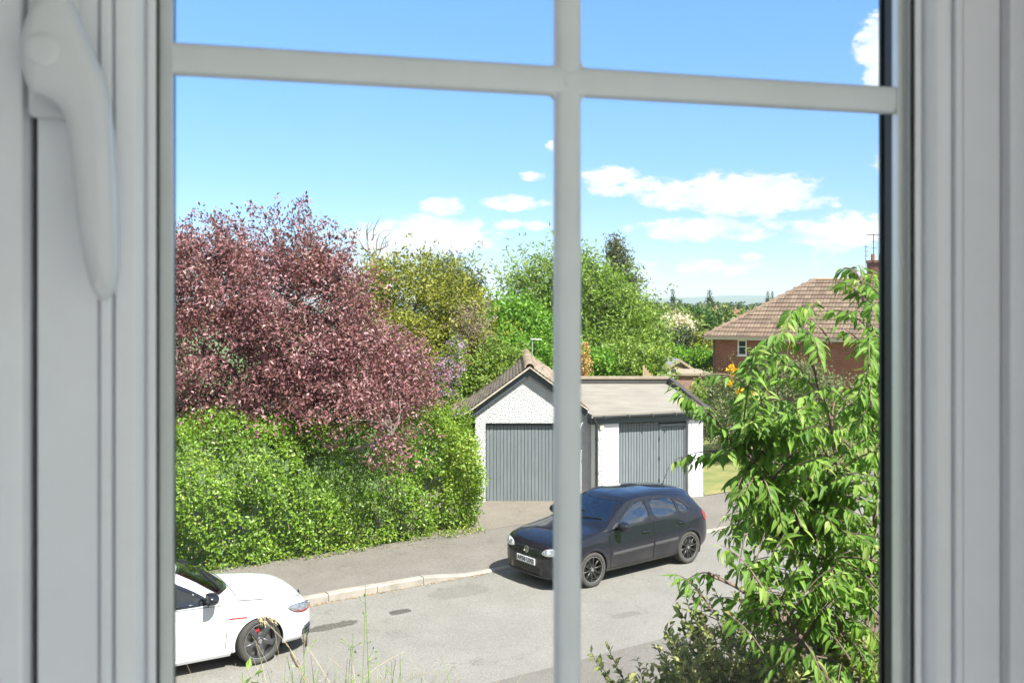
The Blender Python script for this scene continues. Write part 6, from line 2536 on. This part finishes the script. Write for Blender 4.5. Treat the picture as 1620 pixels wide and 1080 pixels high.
    # ---- wheels
    for x_ in (fwx, rwx):
        for sgn in (1, -1):
            steer = sp.get('steer', 0) if x_ == fwx else 0
            wroot = empty('wheel', (x_, sgn * (wy - .105), wr), R(steer), root)
            W = Matrix.Rotation(R(-90 * sgn), 4, 'X')          # local z of the lathe -> outward
            rim_r = sp['rim']
            ty = [(rim_r, -.095), (rim_r + .02, -.102), (wr - .028, -.104), (wr - .008, -.092), (wr, -.07), (wr + .001, 0), (wr, .07), (wr - .008, .092), (wr - .028, .104),
                  (rim_r + .03, .106), (rim_r + .006, .100), (rim_r, .088)]
            MB().lathe(ty, W, 48).build('tyre', M_tyre, wroot, smooth=True, angle=60)
            r_ = MB()
            r_.lathe([(rim_r + .001, .088), (rim_r - .003, .094), (rim_r - .012, .092), (rim_r - .018, .075), (rim_r - .028, .03), (rim_r - .03, -.09), (rim_r, -.095)], W, 40)
            rimo = r_.build('rim', sp['rim_mat'], wroot, smooth=True, angle=50)
            lip = MB().lathe([(rim_r - .001, .0945), (rim_r - .006, .0965), (rim_r - .013, .0935)], W, 40).build('rim_lip', sp['lip_mat'], wroot, smooth=True)
            MB().lathe([(rim_r - .035, -.02), (.07, -.01), (.068, .02), (.001, .021)], W, 30).build('brake_disc', M_disc if sp.get('white') else M_cblack, wroot, smooth=True)
            if sp.get('white') and x_ == fwx:
                MB().box(-.065, .065, -.032, .032, .0, .035, W @ Matrix.Rotation(R(200 if sgn > 0 else -20), 4, 'Z') @ Matrix.Translation((0, .145, 0))).build('caliper', M_caliper, wroot, bevel=.012)
            n_sp = sp['spokes']
            hub_z = .07
            for k in range(n_sp):
                a = 2 * math.pi * (k + .25) / n_sp
                A = W @ Matrix.Rotation(a, 4, 'Z')
                w0, w1, w2 = sp['spoke_w']
                vs = []
                for (rr, hw_, z0_, z1_) in ((.045, w0, hub_z - .02, hub_z), ((rim_r) * .55, w1, hub_z - .008, hub_z + .012), (rim_r - .012, w2, .055, .082)):
                    vs += [A @ Vector((rr, -hw_, z0_)), A @ Vector((rr, -hw_ * .8, z1_)), A @ Vector((rr, hw_ * .8, z1_)), A @ Vector((rr, hw_, z0_))]
                fs = []
                for j in range(2):
                    for q in range(4):
                        q2 = (q + 1) % 4
                        fs.append((j * 4 + q, j * 4 + q2, (j + 1) * 4 + q2, (j + 1) * 4 + q))
                fs += [(0, 1, 2, 3), (11, 10, 9, 8)]
                MB().add(vs, fs).build('spoke', sp['rim_mat'], wroot, bevel=.003, seg=1, smooth=True)
            MB().lathe([(.062, hub_z - .02), (.060, hub_z), (.045, hub_z + .008), (.034, hub_z + .002)], W, 20).build('hub', sp['rim_mat'], wroot, smooth=True)
            MB().lathe([(.032, hub_z), (.030, hub_z + .010), (.001, hub_z + .012)], W, 18).build('hub_cap', M_chrome, wroot, smooth=True)
        # liners and arch lips
        for sgn in (1, -1):
            vs, fs = [], []
            n_ = 22
            for i in range(n_ + 1):
                a = R(-25) + R(230) * i / n_
                x2, z2 = x_ + (arch_r + .004) * math.cos(a), wr + (arch_r + .004) * math.sin(a)
                vs += [(x2, sgn * .845 * ky, z2), (x2, sgn * .42, z2)]
            for i in range(n_):
                fs.append((2 * i, 2 * i + 1, 2 * i + 3, 2 * i + 2))
            vs.append((x_, sgn * .42, wr))
            for i in range(n_):
                fs.append((2 * i + 1, len(vs) - 1, 2 * i + 3))
            MB().add(vs, fs).build('arch_liner', M_cblack, root)
            outer, inner = [], []
            line = []
            for i in range(25):
                a = R(-14) + R(208) * i / 24
                line.append((x_ + (arch_r + .008) * math.cos(a), wr + (arch_r + .008) * math.sin(a)))
            strip('arch_lip', line, .040, 'side', paint, .010, sgn=sgn, rim=.03)
    # ---- cabin
    it = MB().box(1.2 * kx, 3.7 * kx, -.72, .72, .26, .36).build('cabin_floor', M_dash, root)
    dash = MB().box(1.22 * kx, 1.62 * kx, -.70, .70, .62, .90).build('dashboard', M_dash, root, bevel=.05, seg=3, smooth=True)
    MB().box(1.45 * kx, 3.8 * kx, -.80, -.765, .36, .93).box(1.45 * kx, 3.8 * kx, .765, .80, .36, .93).build('door_cards', M_dash, root)
    tag(root.children[-1], kind='stuff')
    for sy in (-.37, .37):
        st = MB().box(2.05, 2.55, sy - .24, sy + .24, .40, .60).build('seat', M_seat, root, bevel=.06, seg=3, smooth=True)
        mm = Matrix.Translation((2.55, sy, .55)) @ Matrix.Rotation(R(18), 4, 'Y')
        MB().box(-.06, .08, -.23, .23, 0, .56, mm).build('seat_back', M_seat, st, bevel=.05, seg=3, smooth=True)
        MB().box(-.04, .06, -.13, .13, .60, .76, mm).build('head_restraint', M_seat, st, bevel=.04, seg=3, smooth=True)
    st = MB().box(3.0, 3.45, -.62, .62, .42, .62).build('rear_seat', M_seat, root, bevel=.06, seg=3, smooth=True)
    mm = Matrix.Translation((3.42, 0, .58)) @ Matrix.Rotation(R(20), 4, 'Y')
    MB().box(-.06, .08, -.62, .62, 0, .52, mm).build('seat_back', M_seat, st, bevel=.05, seg=3, smooth=True)
    MB().box(3.6, 3.98, -.60, .60, .86, .88).build('parcel_shelf', M_dash, root)
    dy = sp['driver']
    wm_ = Matrix.Translation((1.78, dy, .92)) @ Matrix.Rotation(R(-62), 4, 'Y')
    MB().lathe([(.185 + .016 * math.cos(a), .016 * math.sin(a)) for a in np.linspace(0, 2 * math.pi, 9)[:-1]], wm_, 28, closed=True).build('steering_wheel', M_dash, root, smooth=True)
    return root


Pf, Pr = gp(938.9, 929), gp(1089.3, 891.3)
rz_b = math.atan2(Pr.y - Pf.y, Pr.x - Pf.x)
blackpaint = car_paint('black_car_paint', (0.008, 0.009, 0.015), dusty=.20)
dark_rim = plain('dark_alloy', (0.055, 0.053, 0.050), .38, metal=.6, var=.1)
build_car('hatchback_car', 'black five door hatchback parked by the garage driveway', Pf, rz_b, dict(
    fwx=.850, rwx=.850 + 2.56, wr=.318, rim=.236, near=-1, paint=blackpaint, trim=car_paint('black_car_trim', (0.05, 0.05, 0.055), dusty=.5),
    L=4.13, glass=car_glass('clear_car_glass', (.90, .95, .93), 3.2), glass_side=car_glass('side_car_glass', (.88, .93, .92), 3.0), mirror=blackpaint,
    grille=[(-.36, .60), (.36, .60), (.40, .685), (.30, .70), (-.30, .70), (-.40, .685)], slats=(.625, .668), slat_mat=M_gblack,
    intake=[(-.36, .262), (.36, .262), (.40, .395), (-.40, .395)], lamp=[(.40, .635), (.53, .620), (.66, .640), (.765, .695), (.76, .742), (.66, .752), (.53, .738), (.43, .700)],
    bulbs=[(.51, .680, .040), (.63, .700, .044)], lamp_mat=M_lamp, fog=[(.46, .27), (.60, .29), (.60, .37), (.49, .385)], badge_z=.655, plate='AF56 UXS',
    rim_mat=dark_rim, lip_mat=plain('alloy_lip', (.35, .34, .33), .3, metal=.8), spokes=10, spoke_w=(.020, .013, .017), driver=-.37 if False else .37))
whitepaint = car_paint('white_car_paint', (0.58, 0.585, 0.585), dusty=.16)
build_car('hatchback_car', 'white sporty hatchback with red brake calipers parked along the kerb', gp(411, 1051), R(211), dict(
    L=4.268, ky=1.01, kz=.985, fwx=.86, rwx=.86 + 2.63, wr=.330, rim=.250, near=1, paint=whitepaint, trim=M_cblack, white=True, mirror_z=1.07, arch_gap=.03,
    glass=car_glass('tinted_screen_glass', (.36, .42, .38), 1.8), glass_side=car_glass('tinted_side_glass', (.30, .36, .38), 2.2), mirror=M_gblack,
    grille=[(-.40, .62), (.40, .62), (.42, .690), (.30, .70), (-.30, .70), (-.42, .690)], slats=(.632,), slat_mat=M_caliper,
    intake=[(-.36, .262), (.36, .262), (.40, .43), (-.40, .43)], lamp=[(.46, .640), (.60, .635), (.66, .650), (.67, .735), (.60, .720), (.47, .690)], lamp_side=[(.075, .648), (.20, .640), (.33, .668), (.44, .735), (.40, .765), (.25, .765), (.12, .735)],
    bulbs=[(.56, .68, .03)], lamp_mat=plain('smoked_lamp', (.30, .31, .32), .15, metal=.6, var=.15, scale=30, coat=1.0), drl=[(.49, .652), (.62, .648)],
    fog=[(.47, .27), (.69, .30), (.70, .43), (.53, .43)], fins=4, badge_z=.655,
    rim_mat=plain('grey_alloy', (.13, .13, .135), .3, metal=.8, var=.1), lip_mat=plain('alloy_lip_bright', (.4, .4, .4), .25, metal=.9), spokes=5, spoke_w=(.045, .034, .062), steer=10, driver=.37))
# ================================================================== THE GARDEN UNDER THE WINDOW
M_bed = plain('garden_soil_and_grass', (0.07, 0.085, 0.03), .95, var=.4, scale=3, bumpy=.7, bscale=18)
TERR = 2.3
gvs = []
gx = [-9, -6, -3, 0, 3, 6, 9]
for x_ in gx:
    foot = min(9.0, a1.y + .64 * (x_ - a1.x) - 3.7)
    gvs += [(x_, .02, TERR), (x_, max(.5, foot - 3.6), TERR), (x_, foot - 1.7, TERR * .52), (x_, foot, -.04)]
gfs = []
for i in range(len(gx) - 1):
    for j in range(3):
        gfs.append((i * 4 + j, (i + 1) * 4 + j, (i + 1) * 4 + j + 1, i * 4 + j + 1))
tag(mesh_np('garden_bank', gvs, gfs, M_bed, smooth=True), 'sloping garden bank between the house and the road', 'bank', kind='structure')

# ---- flowering cherry: arching shoots hung with long drooping leaves
L_CHERRY = leaf_mat('cherry_leaf', (0.070, 0.155, 0.024), (0.19, 0.335, 0.056), (0.37, 0.47, 0.13), .47, .5, .25)
CD = 4.25
c_base = px(1345, 1470, CD)
cherry = empty('cherry_tree', c_base)
tag(cherry, 'young cherry tree with long drooping leaves close outside the window', 'tree')
cb = np.array(c_base)
rs = np.random.default_rng(101)
wood = MB()
stem_defs = [[(1345, 1470, 4.25), (1335, 1180, 4.25), (1330, 980, 4.3), (1285, 840, 4.25), (1227, 780, 4.2), (1170, 720, 4.15)],
             [(1338, 1230, 4.25), (1370, 1000, 4.4), (1385, 800, 4.5), (1380, 620, 4.5), (1372, 500, 4.45), (1360, 440, 4.4)],
             [(1330, 1010, 4.3), (1340, 850, 4.6), (1320, 700, 4.7), (1290, 590, 4.6), (1262, 500, 4.5)],
             [(1333, 1120, 4.25), (1270, 1010, 3.95), (1200, 950, 3.9), (1120, 905, 3.9)],
             [(1360, 1040, 4.4), (1430, 880, 4.6), (1460, 700, 4.7), (1450, 560, 4.7)],
             [(1290, 850, 4.25), (1260, 740, 4.5), (1215, 660, 4.5), (1170, 600, 4.45)]]
stem_pts = []
for si, sd in enumerate(stem_defs):
    P_ = [np.array(px(*q)) - cb for q in sd]
    dn = []
    for i in range(len(P_) - 1):
        for k in range(5):
            t_ = k / 5
            p0, p1, p2, p3 = P_[max(i - 1, 0)], P_[i], P_[i + 1], P_[min(i + 2, len(P_) - 1)]
            dn.append(.5 * (2 * p1 + (p2 - p0) * t_ + (2 * p0 - 5 * p1 + 4 * p2 - p3) * t_**2 + (3 * p1 - p0 - 3 * p2 + p3) * t_**3) + rs.normal(0, .004, 3))
    dn.append(P_[-1])
    r0 = .024 if si == 0 else .014
    wood.tube(dn, [r0 + (.005 - r0) * (i / len(dn)) for i in range(len(dn))], 8, cap=False)
    stem_pts += [(q, i / len(dn)) for i, q in enumerate(dn) if i / len(dn) > .25]
SP = np.array([q for q, _ in stem_pts])
tips = [(1066, 606), (1075, 622), (1066, 728), (1085, 735), (1068, 908), (1085, 920), (1120, 640), (1100, 600), (1150, 625), (1175, 585), (1205, 552), (1180, 640), (1262, 492), (1245, 510), (1290, 475),
        (1332, 428), (1345, 440), (1375, 436), (1388, 455), (1335, 500), (1365, 512), (1240, 560), (1300, 545), (1348, 560), (1385, 570), (1215, 610), (1262, 600), (1310, 610), (1360, 625), (1390, 640),
        (1205, 668), (1250, 665), (1295, 672), (1340, 680), (1380, 690), (1165, 705), (1205, 722), (1250, 725), (1300, 735), (1345, 745), (1385, 750), (1150, 765), (1185, 785), (1230, 790), (1275, 800), (1320, 805), (1370, 815),
        (1135, 838), (1160, 850), (1205, 850), (1250, 860), (1300, 870), (1345, 875), (1390, 880), (1150, 905), (1190, 915), (1235, 925), (1285, 935), (1335, 940), (1380, 945), (1130, 945), (1180, 975), (1225, 990), (1275, 1000), (1325, 1005), (1375, 1010),
        (1205, 1045), (1255, 1055), (1305, 1060), (1355, 1065), (1390, 1060), (1440, 600), (1450, 700), (1430, 520), (1470, 800), (1440, 900), (1480, 640), (1310, 1100), (1380, 1120),
        (1225, 640), (1275, 640), (1330, 650), (1230, 750), (1290, 770), (1350, 780), (1200, 820), (1260, 830), (1330, 840), (1215, 885), (1270, 900), (1320, 905), (1365, 910), (1180, 740), (1155, 800), (1240, 960), (1300, 970), (1350, 975)]


base_tips = list(tips)
rt_ = random.Random(9)
for rep in range(4):
    for c_, r_ in base_tips[7:]:
        c2, r2 = c_ + rt_.uniform(-22, 24), r_ + rt_.uniform(-24, 26)
        if c2 > 1140 + max(0, 600 - r2) * .9 and (r2 > 600 or rt_.random() < .3):
            tips.append((c2, r2))
for _ in range(60):
    tips.append((rt_.uniform(1170, 1400), rt_.uniform(640, 1080)))


def leaf_shape(ln, wd, curl, fold, seed):
    """pointed oval blade, folded on its midrib, tip curling down: grid of 6 x 3 points"""
    vs, fs = [], []
    r_ = random.Random(seed)
    tw_ = r_.uniform(-.25, .25)
    N = 6
    for i in range(N):
        s = i / (N - 1)
        w = wd * .5 * (math.sin(math.pi * min(1, s * 1.02 + .02) ** .78) ** .9) * (1 - .25 * s) if 0 < i < N - 1 else wd * .02
        x = ln * (s - .18 * curl * s * s)
        z = -ln * curl * s * s * .55
        for k in (-1, -.09, .09, 1):
            vs.append((x, k * w, z + abs(k) * w * fold + k * w * tw_ * s))
    for i in range(N - 1):
        for k in range(3):
            a = i * 4 + k
            fs.append((a, a + 1, a + 5, a + 4))
    return np.array(vs), np.array(fs)


def rib(t_, n_):
    """blade tint with a paler midrib column"""
    q = np.full(n_, t_)
    q[1::3] = min(1.0, t_ + .45)
    return q


LV = [leaf_shape(.080, .0255, c_, f_, i) for i, (c_, f_) in enumerate([(.35, .35), (.6, .45), (.2, .25), (.8, .5), (.45, .6), (.1, .4), (.55, .2), (.7, .35)])]
pl_mats = []
leafs = []                                   # matrix, variant, tint, depth
for ti, (c_, r_) in enumerate(tips):
    dd = rs.uniform(3.8, 4.95) if ti > 6 else rs.uniform(3.95, 4.2)
    tip = np.array(px(c_, r_, dd)) - cb
    dist = np.linalg.norm((SP - tip) * [1, 1.0, 1] - [0, 0, 0], axis=1) + .5 * np.maximum(0, SP[:, 2] - tip[2] - .05) + .25 * np.maximum(0, tip[0] - SP[:, 0])
    st = SP[int(np.argmin(dist))]
    if np.linalg.norm(st - tip) < .15:
        st = tip + np.array([.16, rs.uniform(-.05, .05), -.16])
    mid = (st + tip) / 2 + np.array([0, rs.normal(0, .03), .12 * np.linalg.norm(st - tip) + .03])
    N = 14
    pts = []
    for i in range(N + 1):
        t_ = i / N
        pts.append((1 - t_)**2 * st + 2 * t_ * (1 - t_) * mid + t_**2 * (tip - np.array([0, 0, .0])))
    Lsh = sum(np.linalg.norm(pts[i + 1] - pts[i]) for i in range(N))
    wood.tube(pts, [.0046 - .0032 * i / N for i in range(N + 1)], 5, cap=False)
    nlf = int(max(10, min(34, Lsh * .85 / .015)))
    side = 1
    for k in range(nlf):
        t_ = 1 - .88 * (k / nlf) ** 1.0
        f = t_ * N
        i = min(int(f), N - 1)
        p = pts[i] + (pts[i + 1] - pts[i]) * (f - i)
        tg = unit(pts[i + 1] - pts[i])
        sd = unit(np.cross(tg, [0, 0, 1]))
        side = -side
        al = unit(tg * rs.uniform(.25, .8) + sd * side * rs.uniform(.3, .95) + np.array([0, 0, -rs.uniform(.25, 1.05)]) + rs.normal(0, .16, 3))
        up = np.array([0, 0, 1.0]) + rs.normal(0, .35, 3) + np.array([0, -.35, 0])
        yv = unit(np.cross(up, al))
        zv = np.cross(al, yv)
        sc = rs.uniform(.55, 1.25) * (.72 if k < 3 else 1)
        M_ = np.eye(4)
        M_[:3, 0], M_[:3, 1], M_[:3, 2] = al * sc, yv * sc, zv * sc
        M_[:3, 3] = p + al * .012
        tn = np.clip(rs.uniform(0, 1) ** 1.2 * .85 + (.25 if k < 4 else 0), 0, 1)
        leafs.append((M_, int(rs.integers(8)), tn, p[1] + cb[1]))
wood.build('trunk', bark_mat('cherry_bark', (0.10, 0.065, 0.05), (0.24, 0.17, 0.13)), cherry, smooth=True)
order = sorted(range(len(leafs)), key=lambda i: leafs[i][3] + (0 if (leafs[i][0][0, 3] + cb[0]) / leafs[i][3] * F + CX < 1392 else 5))
single = set(order[:296])
var_me = {}
V, Fc, T_, off = [], [], [], 0
for i, (M_, v, tn, _) in enumerate(leafs):
    if i in single:
        key = (v, int(tn * 3.99))
        if key not in var_me:
            o = mesh_np('leaf', LV[v][0], LV[v][1], L_CHERRY, cherry, tint=rib((key[1] + .5) / 4, len(LV[v][1])), smooth=True)
            var_me[key] = o.data
        else:
            o = link('leaf', var_me[key], cherry)
        o.matrix_local = Matrix(M_.tolist())
    else:
        q = LV[v][0] @ M_[:3, :3].T + M_[:3, 3]
        V.append(q)
        Fc.append(LV[v][1] + off)
        off += len(q)
        T_.append(rib(tn, len(LV[v][1])))
o = mesh_np('leaves', np.concatenate(V), np.concatenate(Fc), L_CHERRY, cherry, tint=np.concatenate(T_), smooth=True)
tag(o, kind='stuff')

# ---- twiggy evergreen shrub below it
L_COTO = leaf_mat('shrub_leaf', (0.08, 0.105, 0.03), (0.23, 0.27, 0.08), (0.44, 0.42, 0.2), .36, .5, .3)
coto = empty('twiggy_shrub', px(1180, 1500, 4.5))
tag(coto, 'twiggy small leaved shrub with upright brown shoots under the cherry', 'shrub')
kb = np.array(coto.location)
rs = np.random.default_rng(55)
tipc = [(934, 1028), (958, 1018), (946, 1046), (972, 1052), (1008, 1040), (1022, 1052), (1038, 1022), (1048, 1040), (1062, 1002), (1075, 1018), (1072, 962), (1086, 945), (1094, 938), (1104, 930), (1118, 942), (1090, 985),
        (1132, 935), (1148, 950), (1112, 985), (1130, 990), (1165, 945), (1180, 930), (1150, 985), (1170, 980), (1195, 960), (1205, 915), (1220, 945)]
tipc += [(rs.uniform(1040, 1400), rs.uniform(985, 1090)) for _ in range(150)] + [(rs.uniform(985, 1400), rs.uniform(1050, 1130)) for _ in range(60)]
tw_mb = MB()
lp, la, ln_, lt_ = [], [], [], []
for (c_, r_) in tipc:
    d_ = rs.uniform(4.1, 5.0)
    tip = np.array(px(c_, r_, d_)) - kb
    ft = np.array([tip[0] * .55 + rs.normal(.12, .12), tip[1] * .5 + rs.normal(0, .1), max(0, tip[2] - rs.uniform(.7, 1.1))])
    mid = (ft + tip) / 2 + rs.normal(0, .07, 3) + [.06, 0, -.04]
    N = 14
    pts = [(1 - t_)**2 * ft + 2 * t_ * (1 - t_) * mid + t_**2 * tip for t_ in np.linspace(0, 1, N + 1)]
    tw_mb.tube(pts, [.006 - .0045 * i / N for i in range(N + 1)], 4, cap=False)
    L_ = np.linalg.norm(tip - ft)
    nl = int(.62 * L_ / .0125)
    for k in range(nl):
        t_ = 1 - .62 * k / nl
        f = t_ * N
        i = min(int(f), N - 1)
        p = pts[i] + (pts[i + 1] - pts[i]) * (f - i)
        tg = unit(pts[i + 1] - pts[i])
        o_ = rs.normal(0, 1, 3)
        o_ -= tg * np.dot(o_, tg)
        lp.append(p)
        la.append(unit(tg * rs.uniform(.2, .9) + unit(o_) * .8))
        ln_.append(unit(tg * .6 + rs.normal(0, .4, 3) + [0, -.2, .5]))
        lt_.append(np.clip(rs.uniform(0, .8) + (.3 if k < 4 else 0), 0, 1))
    # side twigs
    for k in range(2):
        i = int(rs.integers(7, 13))
        e = pts[i] + rs.normal(0, .07, 3) + [0, 0, .08]
        tw_mb.tube([pts[i], (pts[i] + e) / 2 + rs.normal(0, .01, 3), e], [.003, .002, .001], 4, cap=False)
        for q in np.linspace(.3, 1, 6):
            lp.append(pts[i] + (e - pts[i]) * q)
            la.append(unit(e - pts[i] + rs.normal(0, .09, 3)))
            ln_.append(unit(rs.normal(0, .5, 3) + [0, -.2, .8]))
            lt_.append(rs.uniform(0, 1))
lp, la, ln_, lt_ = np.array(lp), np.array(la), np.array(ln_), np.array(lt_)
SV, SF = leaf_shape(.048, .024, .25, .3, 3)
nL = len(lp)
Y = unit(np.cross(ln_, la))
Zv = np.cross(la, Y)
sc = rs.uniform(.6, 1.15, nL)
Vw = lp[:, None, :] + (SV[None, :, 0:1] * la[:, None, :] + SV[None, :, 1:2] * Y[:, None, :] + SV[None, :, 2:3] * Zv[:, None, :]) * sc[:, None, None]
ordr = np.argsort(lp[:, 1])
one = set(ordr[:200].tolist())
mask = np.array([i not in one for i in range(nL)])
Fw = (SF[None] + (np.arange(mask.sum()) * len(SV))[:, None, None]).reshape(-1, 4)
o = mesh_np('leaves', Vw[mask].reshape(-1, 3), Fw, L_COTO, coto, tint=np.concatenate([rib(q, len(SF)) for q in lt_[mask]]), smooth=True)
tag(o, kind='stuff')
cm = {}
for i in one:
    k = int(lt_[i] * 3.99)
    if k not in cm:
        o = mesh_np('leaf', SV, SF, L_COTO, coto, tint=rib((k + .5) / 4, len(SF)), smooth=True)
        cm[k] = o.data
    else:
        o = link('leaf', cm[k], coto)
    M_ = np.eye(4)
    M_[:3, 0], M_[:3, 1], M_[:3, 2], M_[:3, 3] = la[i] * sc[i], Y[i] * sc[i], Zv[i] * sc[i], lp[i]
    o.matrix_local = Matrix(M_.tolist())
tw_mb.build('stems', bark_mat('shrub_twig', (0.11, 0.065, 0.045), (0.22, 0.14, 0.10)), coto, smooth=True)

# ---- tall grass and weeds at the bottom left
M_green = plain('grass_stalk_green', (0.19, 0.27, 0.07), .6, var=.3, scale=30)
M_straw = plain('grass_stalk_straw', (0.50, 0.40, 0.24), .7, var=.2, scale=30)
M_pod = plain('dry_seed_pod', (0.10, 0.07, 0.045), .8, var=.3, scale=40)
GD = 4.0


def stalk(mb, foot, mid, tip, r0=.0028, r1=.0008, sides=4):
    f, m_, t_ = [np.array(px(*q)) for q in (foot, mid, tip)]
    pts = [(1 - s)**2 * f + 2 * s * (1 - s) * m_ + s * s * t_ for s in np.linspace(0, 1, 12)]
    mb.tube(pts, [r0 + (r1 - r0) * i / 11 for i in range(12)], sides, cap=False)
    return pts


rs = np.random.default_rng(71)
mb = MB()
for (a, b_, c_) in [((430, 1300), (440, 1120), (405, 1018)), ((560, 1320), (500, 1030), (415, 982)), ((470, 1300), (455, 1100), (432, 985)), ((500, 1300), (470, 1120), (399, 1005)), ((340, 1250), (330, 1110), (290, 1040)),
                    ((540, 1300), (520, 1130), (450, 1010)), ((600, 1300), (560, 1120), (478, 1012)), ((520, 1300), (560, 1080), (690, 1060)), ((480, 1300), (500, 1090), (640, 1030)), ((640, 1300), (610, 1100), (520, 1040)),
                    ((410, 1300), (400, 1130), (372, 1048)), ((455, 1300), (475, 1150), (530, 1040)), ((700, 1300), (690, 1150), (760, 1080)), ((560, 1300), (575, 1100), (550, 1010)), ((380, 1300), (430, 1080), (510, 1075))]:
    stalk(mb, (*a, GD + rs.uniform(-.3, .3)), (*b_, GD), (*c_, GD + rs.uniform(-.2, .2)), .0022, .0007)
for _ in range(26):
    c0 = rs.uniform(360, 760)
    stalk(mb, (c0, 1320, GD), (c0 + rs.normal(0, 15), 1150, GD), (c0 + rs.normal(0, 60), rs.uniform(1040, 1090), GD), .0022, .0006)
# feathery seed head lying against the wheel arch
hd_ = np.array(px(420, 978, GD - .05))
for k in range(40):
    q = hd_ + np.array([rs.uniform(-.035, .05), rs.normal(0, .01), rs.normal(0, .012)])
    mb.tube([q, q + rs.normal(0, .012, 3) + [.012, 0, -.006]], [.0022, .0006], 4)
tag(mb.build('dry_grass', M_straw, smooth=True), 'dry straw coloured grass stems arching at the bottom of the view', 'grass', kind='stuff')
mb = MB()
for (a, b_, c_) in [((560, 1300), (575, 1080), (578, 955)), ((545, 1300), (545, 1120), (556, 1020)), ((480, 1300), (470, 1130), (478, 1052)), ((500, 1300), (480, 1140), (455, 1045)), ((610, 1300), (600, 1150), (612, 1050))]:
    stalk(mb, (*a, GD), (*b_, GD), (*c_, GD), .0034, .0010, 5)
for _ in range(60):
    c0 = rs.choice([rs.uniform(430, 640), rs.uniform(370, 740)])
    stalk(mb, (c0, 1300, GD), (c0 + rs.normal(0, 12), 1150, GD + rs.normal(0, .1)), (c0 + rs.normal(0, 25), rs.uniform(1030, 1085), GD + rs.normal(0, .2)), .0028, .0007)
tag(mb.build('green_grass', M_green, smooth=True), 'thin green grass stems standing at the bottom of the view', 'grass', kind='stuff')
L_WEED = leaf_mat('weed_leaf', (0.10, 0.19, 0.03), (0.22, 0.36, 0.06), (.3, .42, .1), .4)
for wi, (c_, top, lab) in enumerate([(578, 925, 'tallest green weed stalk standing before the road'), (482, 985, 'branching weed with dark dry pods beside the white car wheel'),
                                     (557, 1000, 'short budding weed stalk left of the tallest stalk'), (378, 1062, 'bright two leaved weed tip at the lower left of the window'), (612, 1045, 'weed stalk with small buds right of the tallest stalk')]):
    q = px(c_, 1320, GD)
    wd = empty('weed_plant', q)
    tag(wd, lab, 'weed')
    b0 = np.array(q)
    mb = MB()
    tip = np.array(px(c_ + 3, top, GD)) - b0
    pts = [tip * s + np.array([.012 * math.sin(s * 4 + wi), .01 * math.sin(s * 3), 0]) for s in np.linspace(0, 1, 14)]
    mb.tube(pts, [.0042 - .003 * i / 13 for i in range(14)], 5, cap=False)
    lp, la, nn = [], [], []
    pods = MB()
    for k in range(16):
        i = int(rs.integers(6, 13))
        d_ = unit(rs.normal(0, 1, 3) * [1, .6, .3] + [0, 0, .5])
        e = pts[i] + d_ * rs.uniform(.02, .07)
        mb.tube([pts[i], e], [.0014, .0007], 4, cap=False)
        if wi == 1 and k % 2 == 0:
            pods.tube([e, e + d_ * .012, e + d_ * .03 + [0, 0, .012], e + d_ * .04 + [0, 0, .03]], [.001, .0055, .0045, .0008], 6)
        else:
            lp.append(e)
            la.append(d_)
            nn.append(rs.normal(0, .5, 3) + [0, -.3, .7])
    mb.build('stem', M_green, wd, smooth=True)
    Ls = np.full(len(lp), .058 if wi == 3 else .020) * rs.uniform(.7, 1.2, len(lp))
    V, Fc = leaf_cards(np.array(lp), np.array(la), np.array(nn), Ls, Ls * .55, .3)
    mesh_np('leaves', V, Fc, L_WEED, wd, tint=np.repeat(rs.uniform(0, 1, len(lp)), 2))
    tag(wd.children[-1], kind='stuff')
    if pods.v:
        tag(pods.build('seed_pods', M_pod, wd, smooth=True), kind='stuff')
# ================================================================== AIR
hz_mb = MB().box(-6600, 6600, -75, 5500, -16.5, 95)
hz_m = bpy.data.materials.new('air')
hz_m.use_nodes = True
ht = hz_m.node_tree
for nd in list(ht.nodes):
    if nd.type == 'BSDF_PRINCIPLED':
        ht.nodes.remove(nd)
pv_n = ht.nodes.new('ShaderNodeVolumePrincipled')
pv_n.inputs['Color'].default_value = (0.80, 0.90, 1.0, 1)
pv_n.inputs['Density'].default_value = HAZE
ht.links.new(pv_n.outputs[0], ht.nodes['Material Output'].inputs['Volume'])
hz = hz_mb.build('haze', hz_m)
tag(hz, 'thin pale air between the window and the far hills', 'haze', kind='stuff')
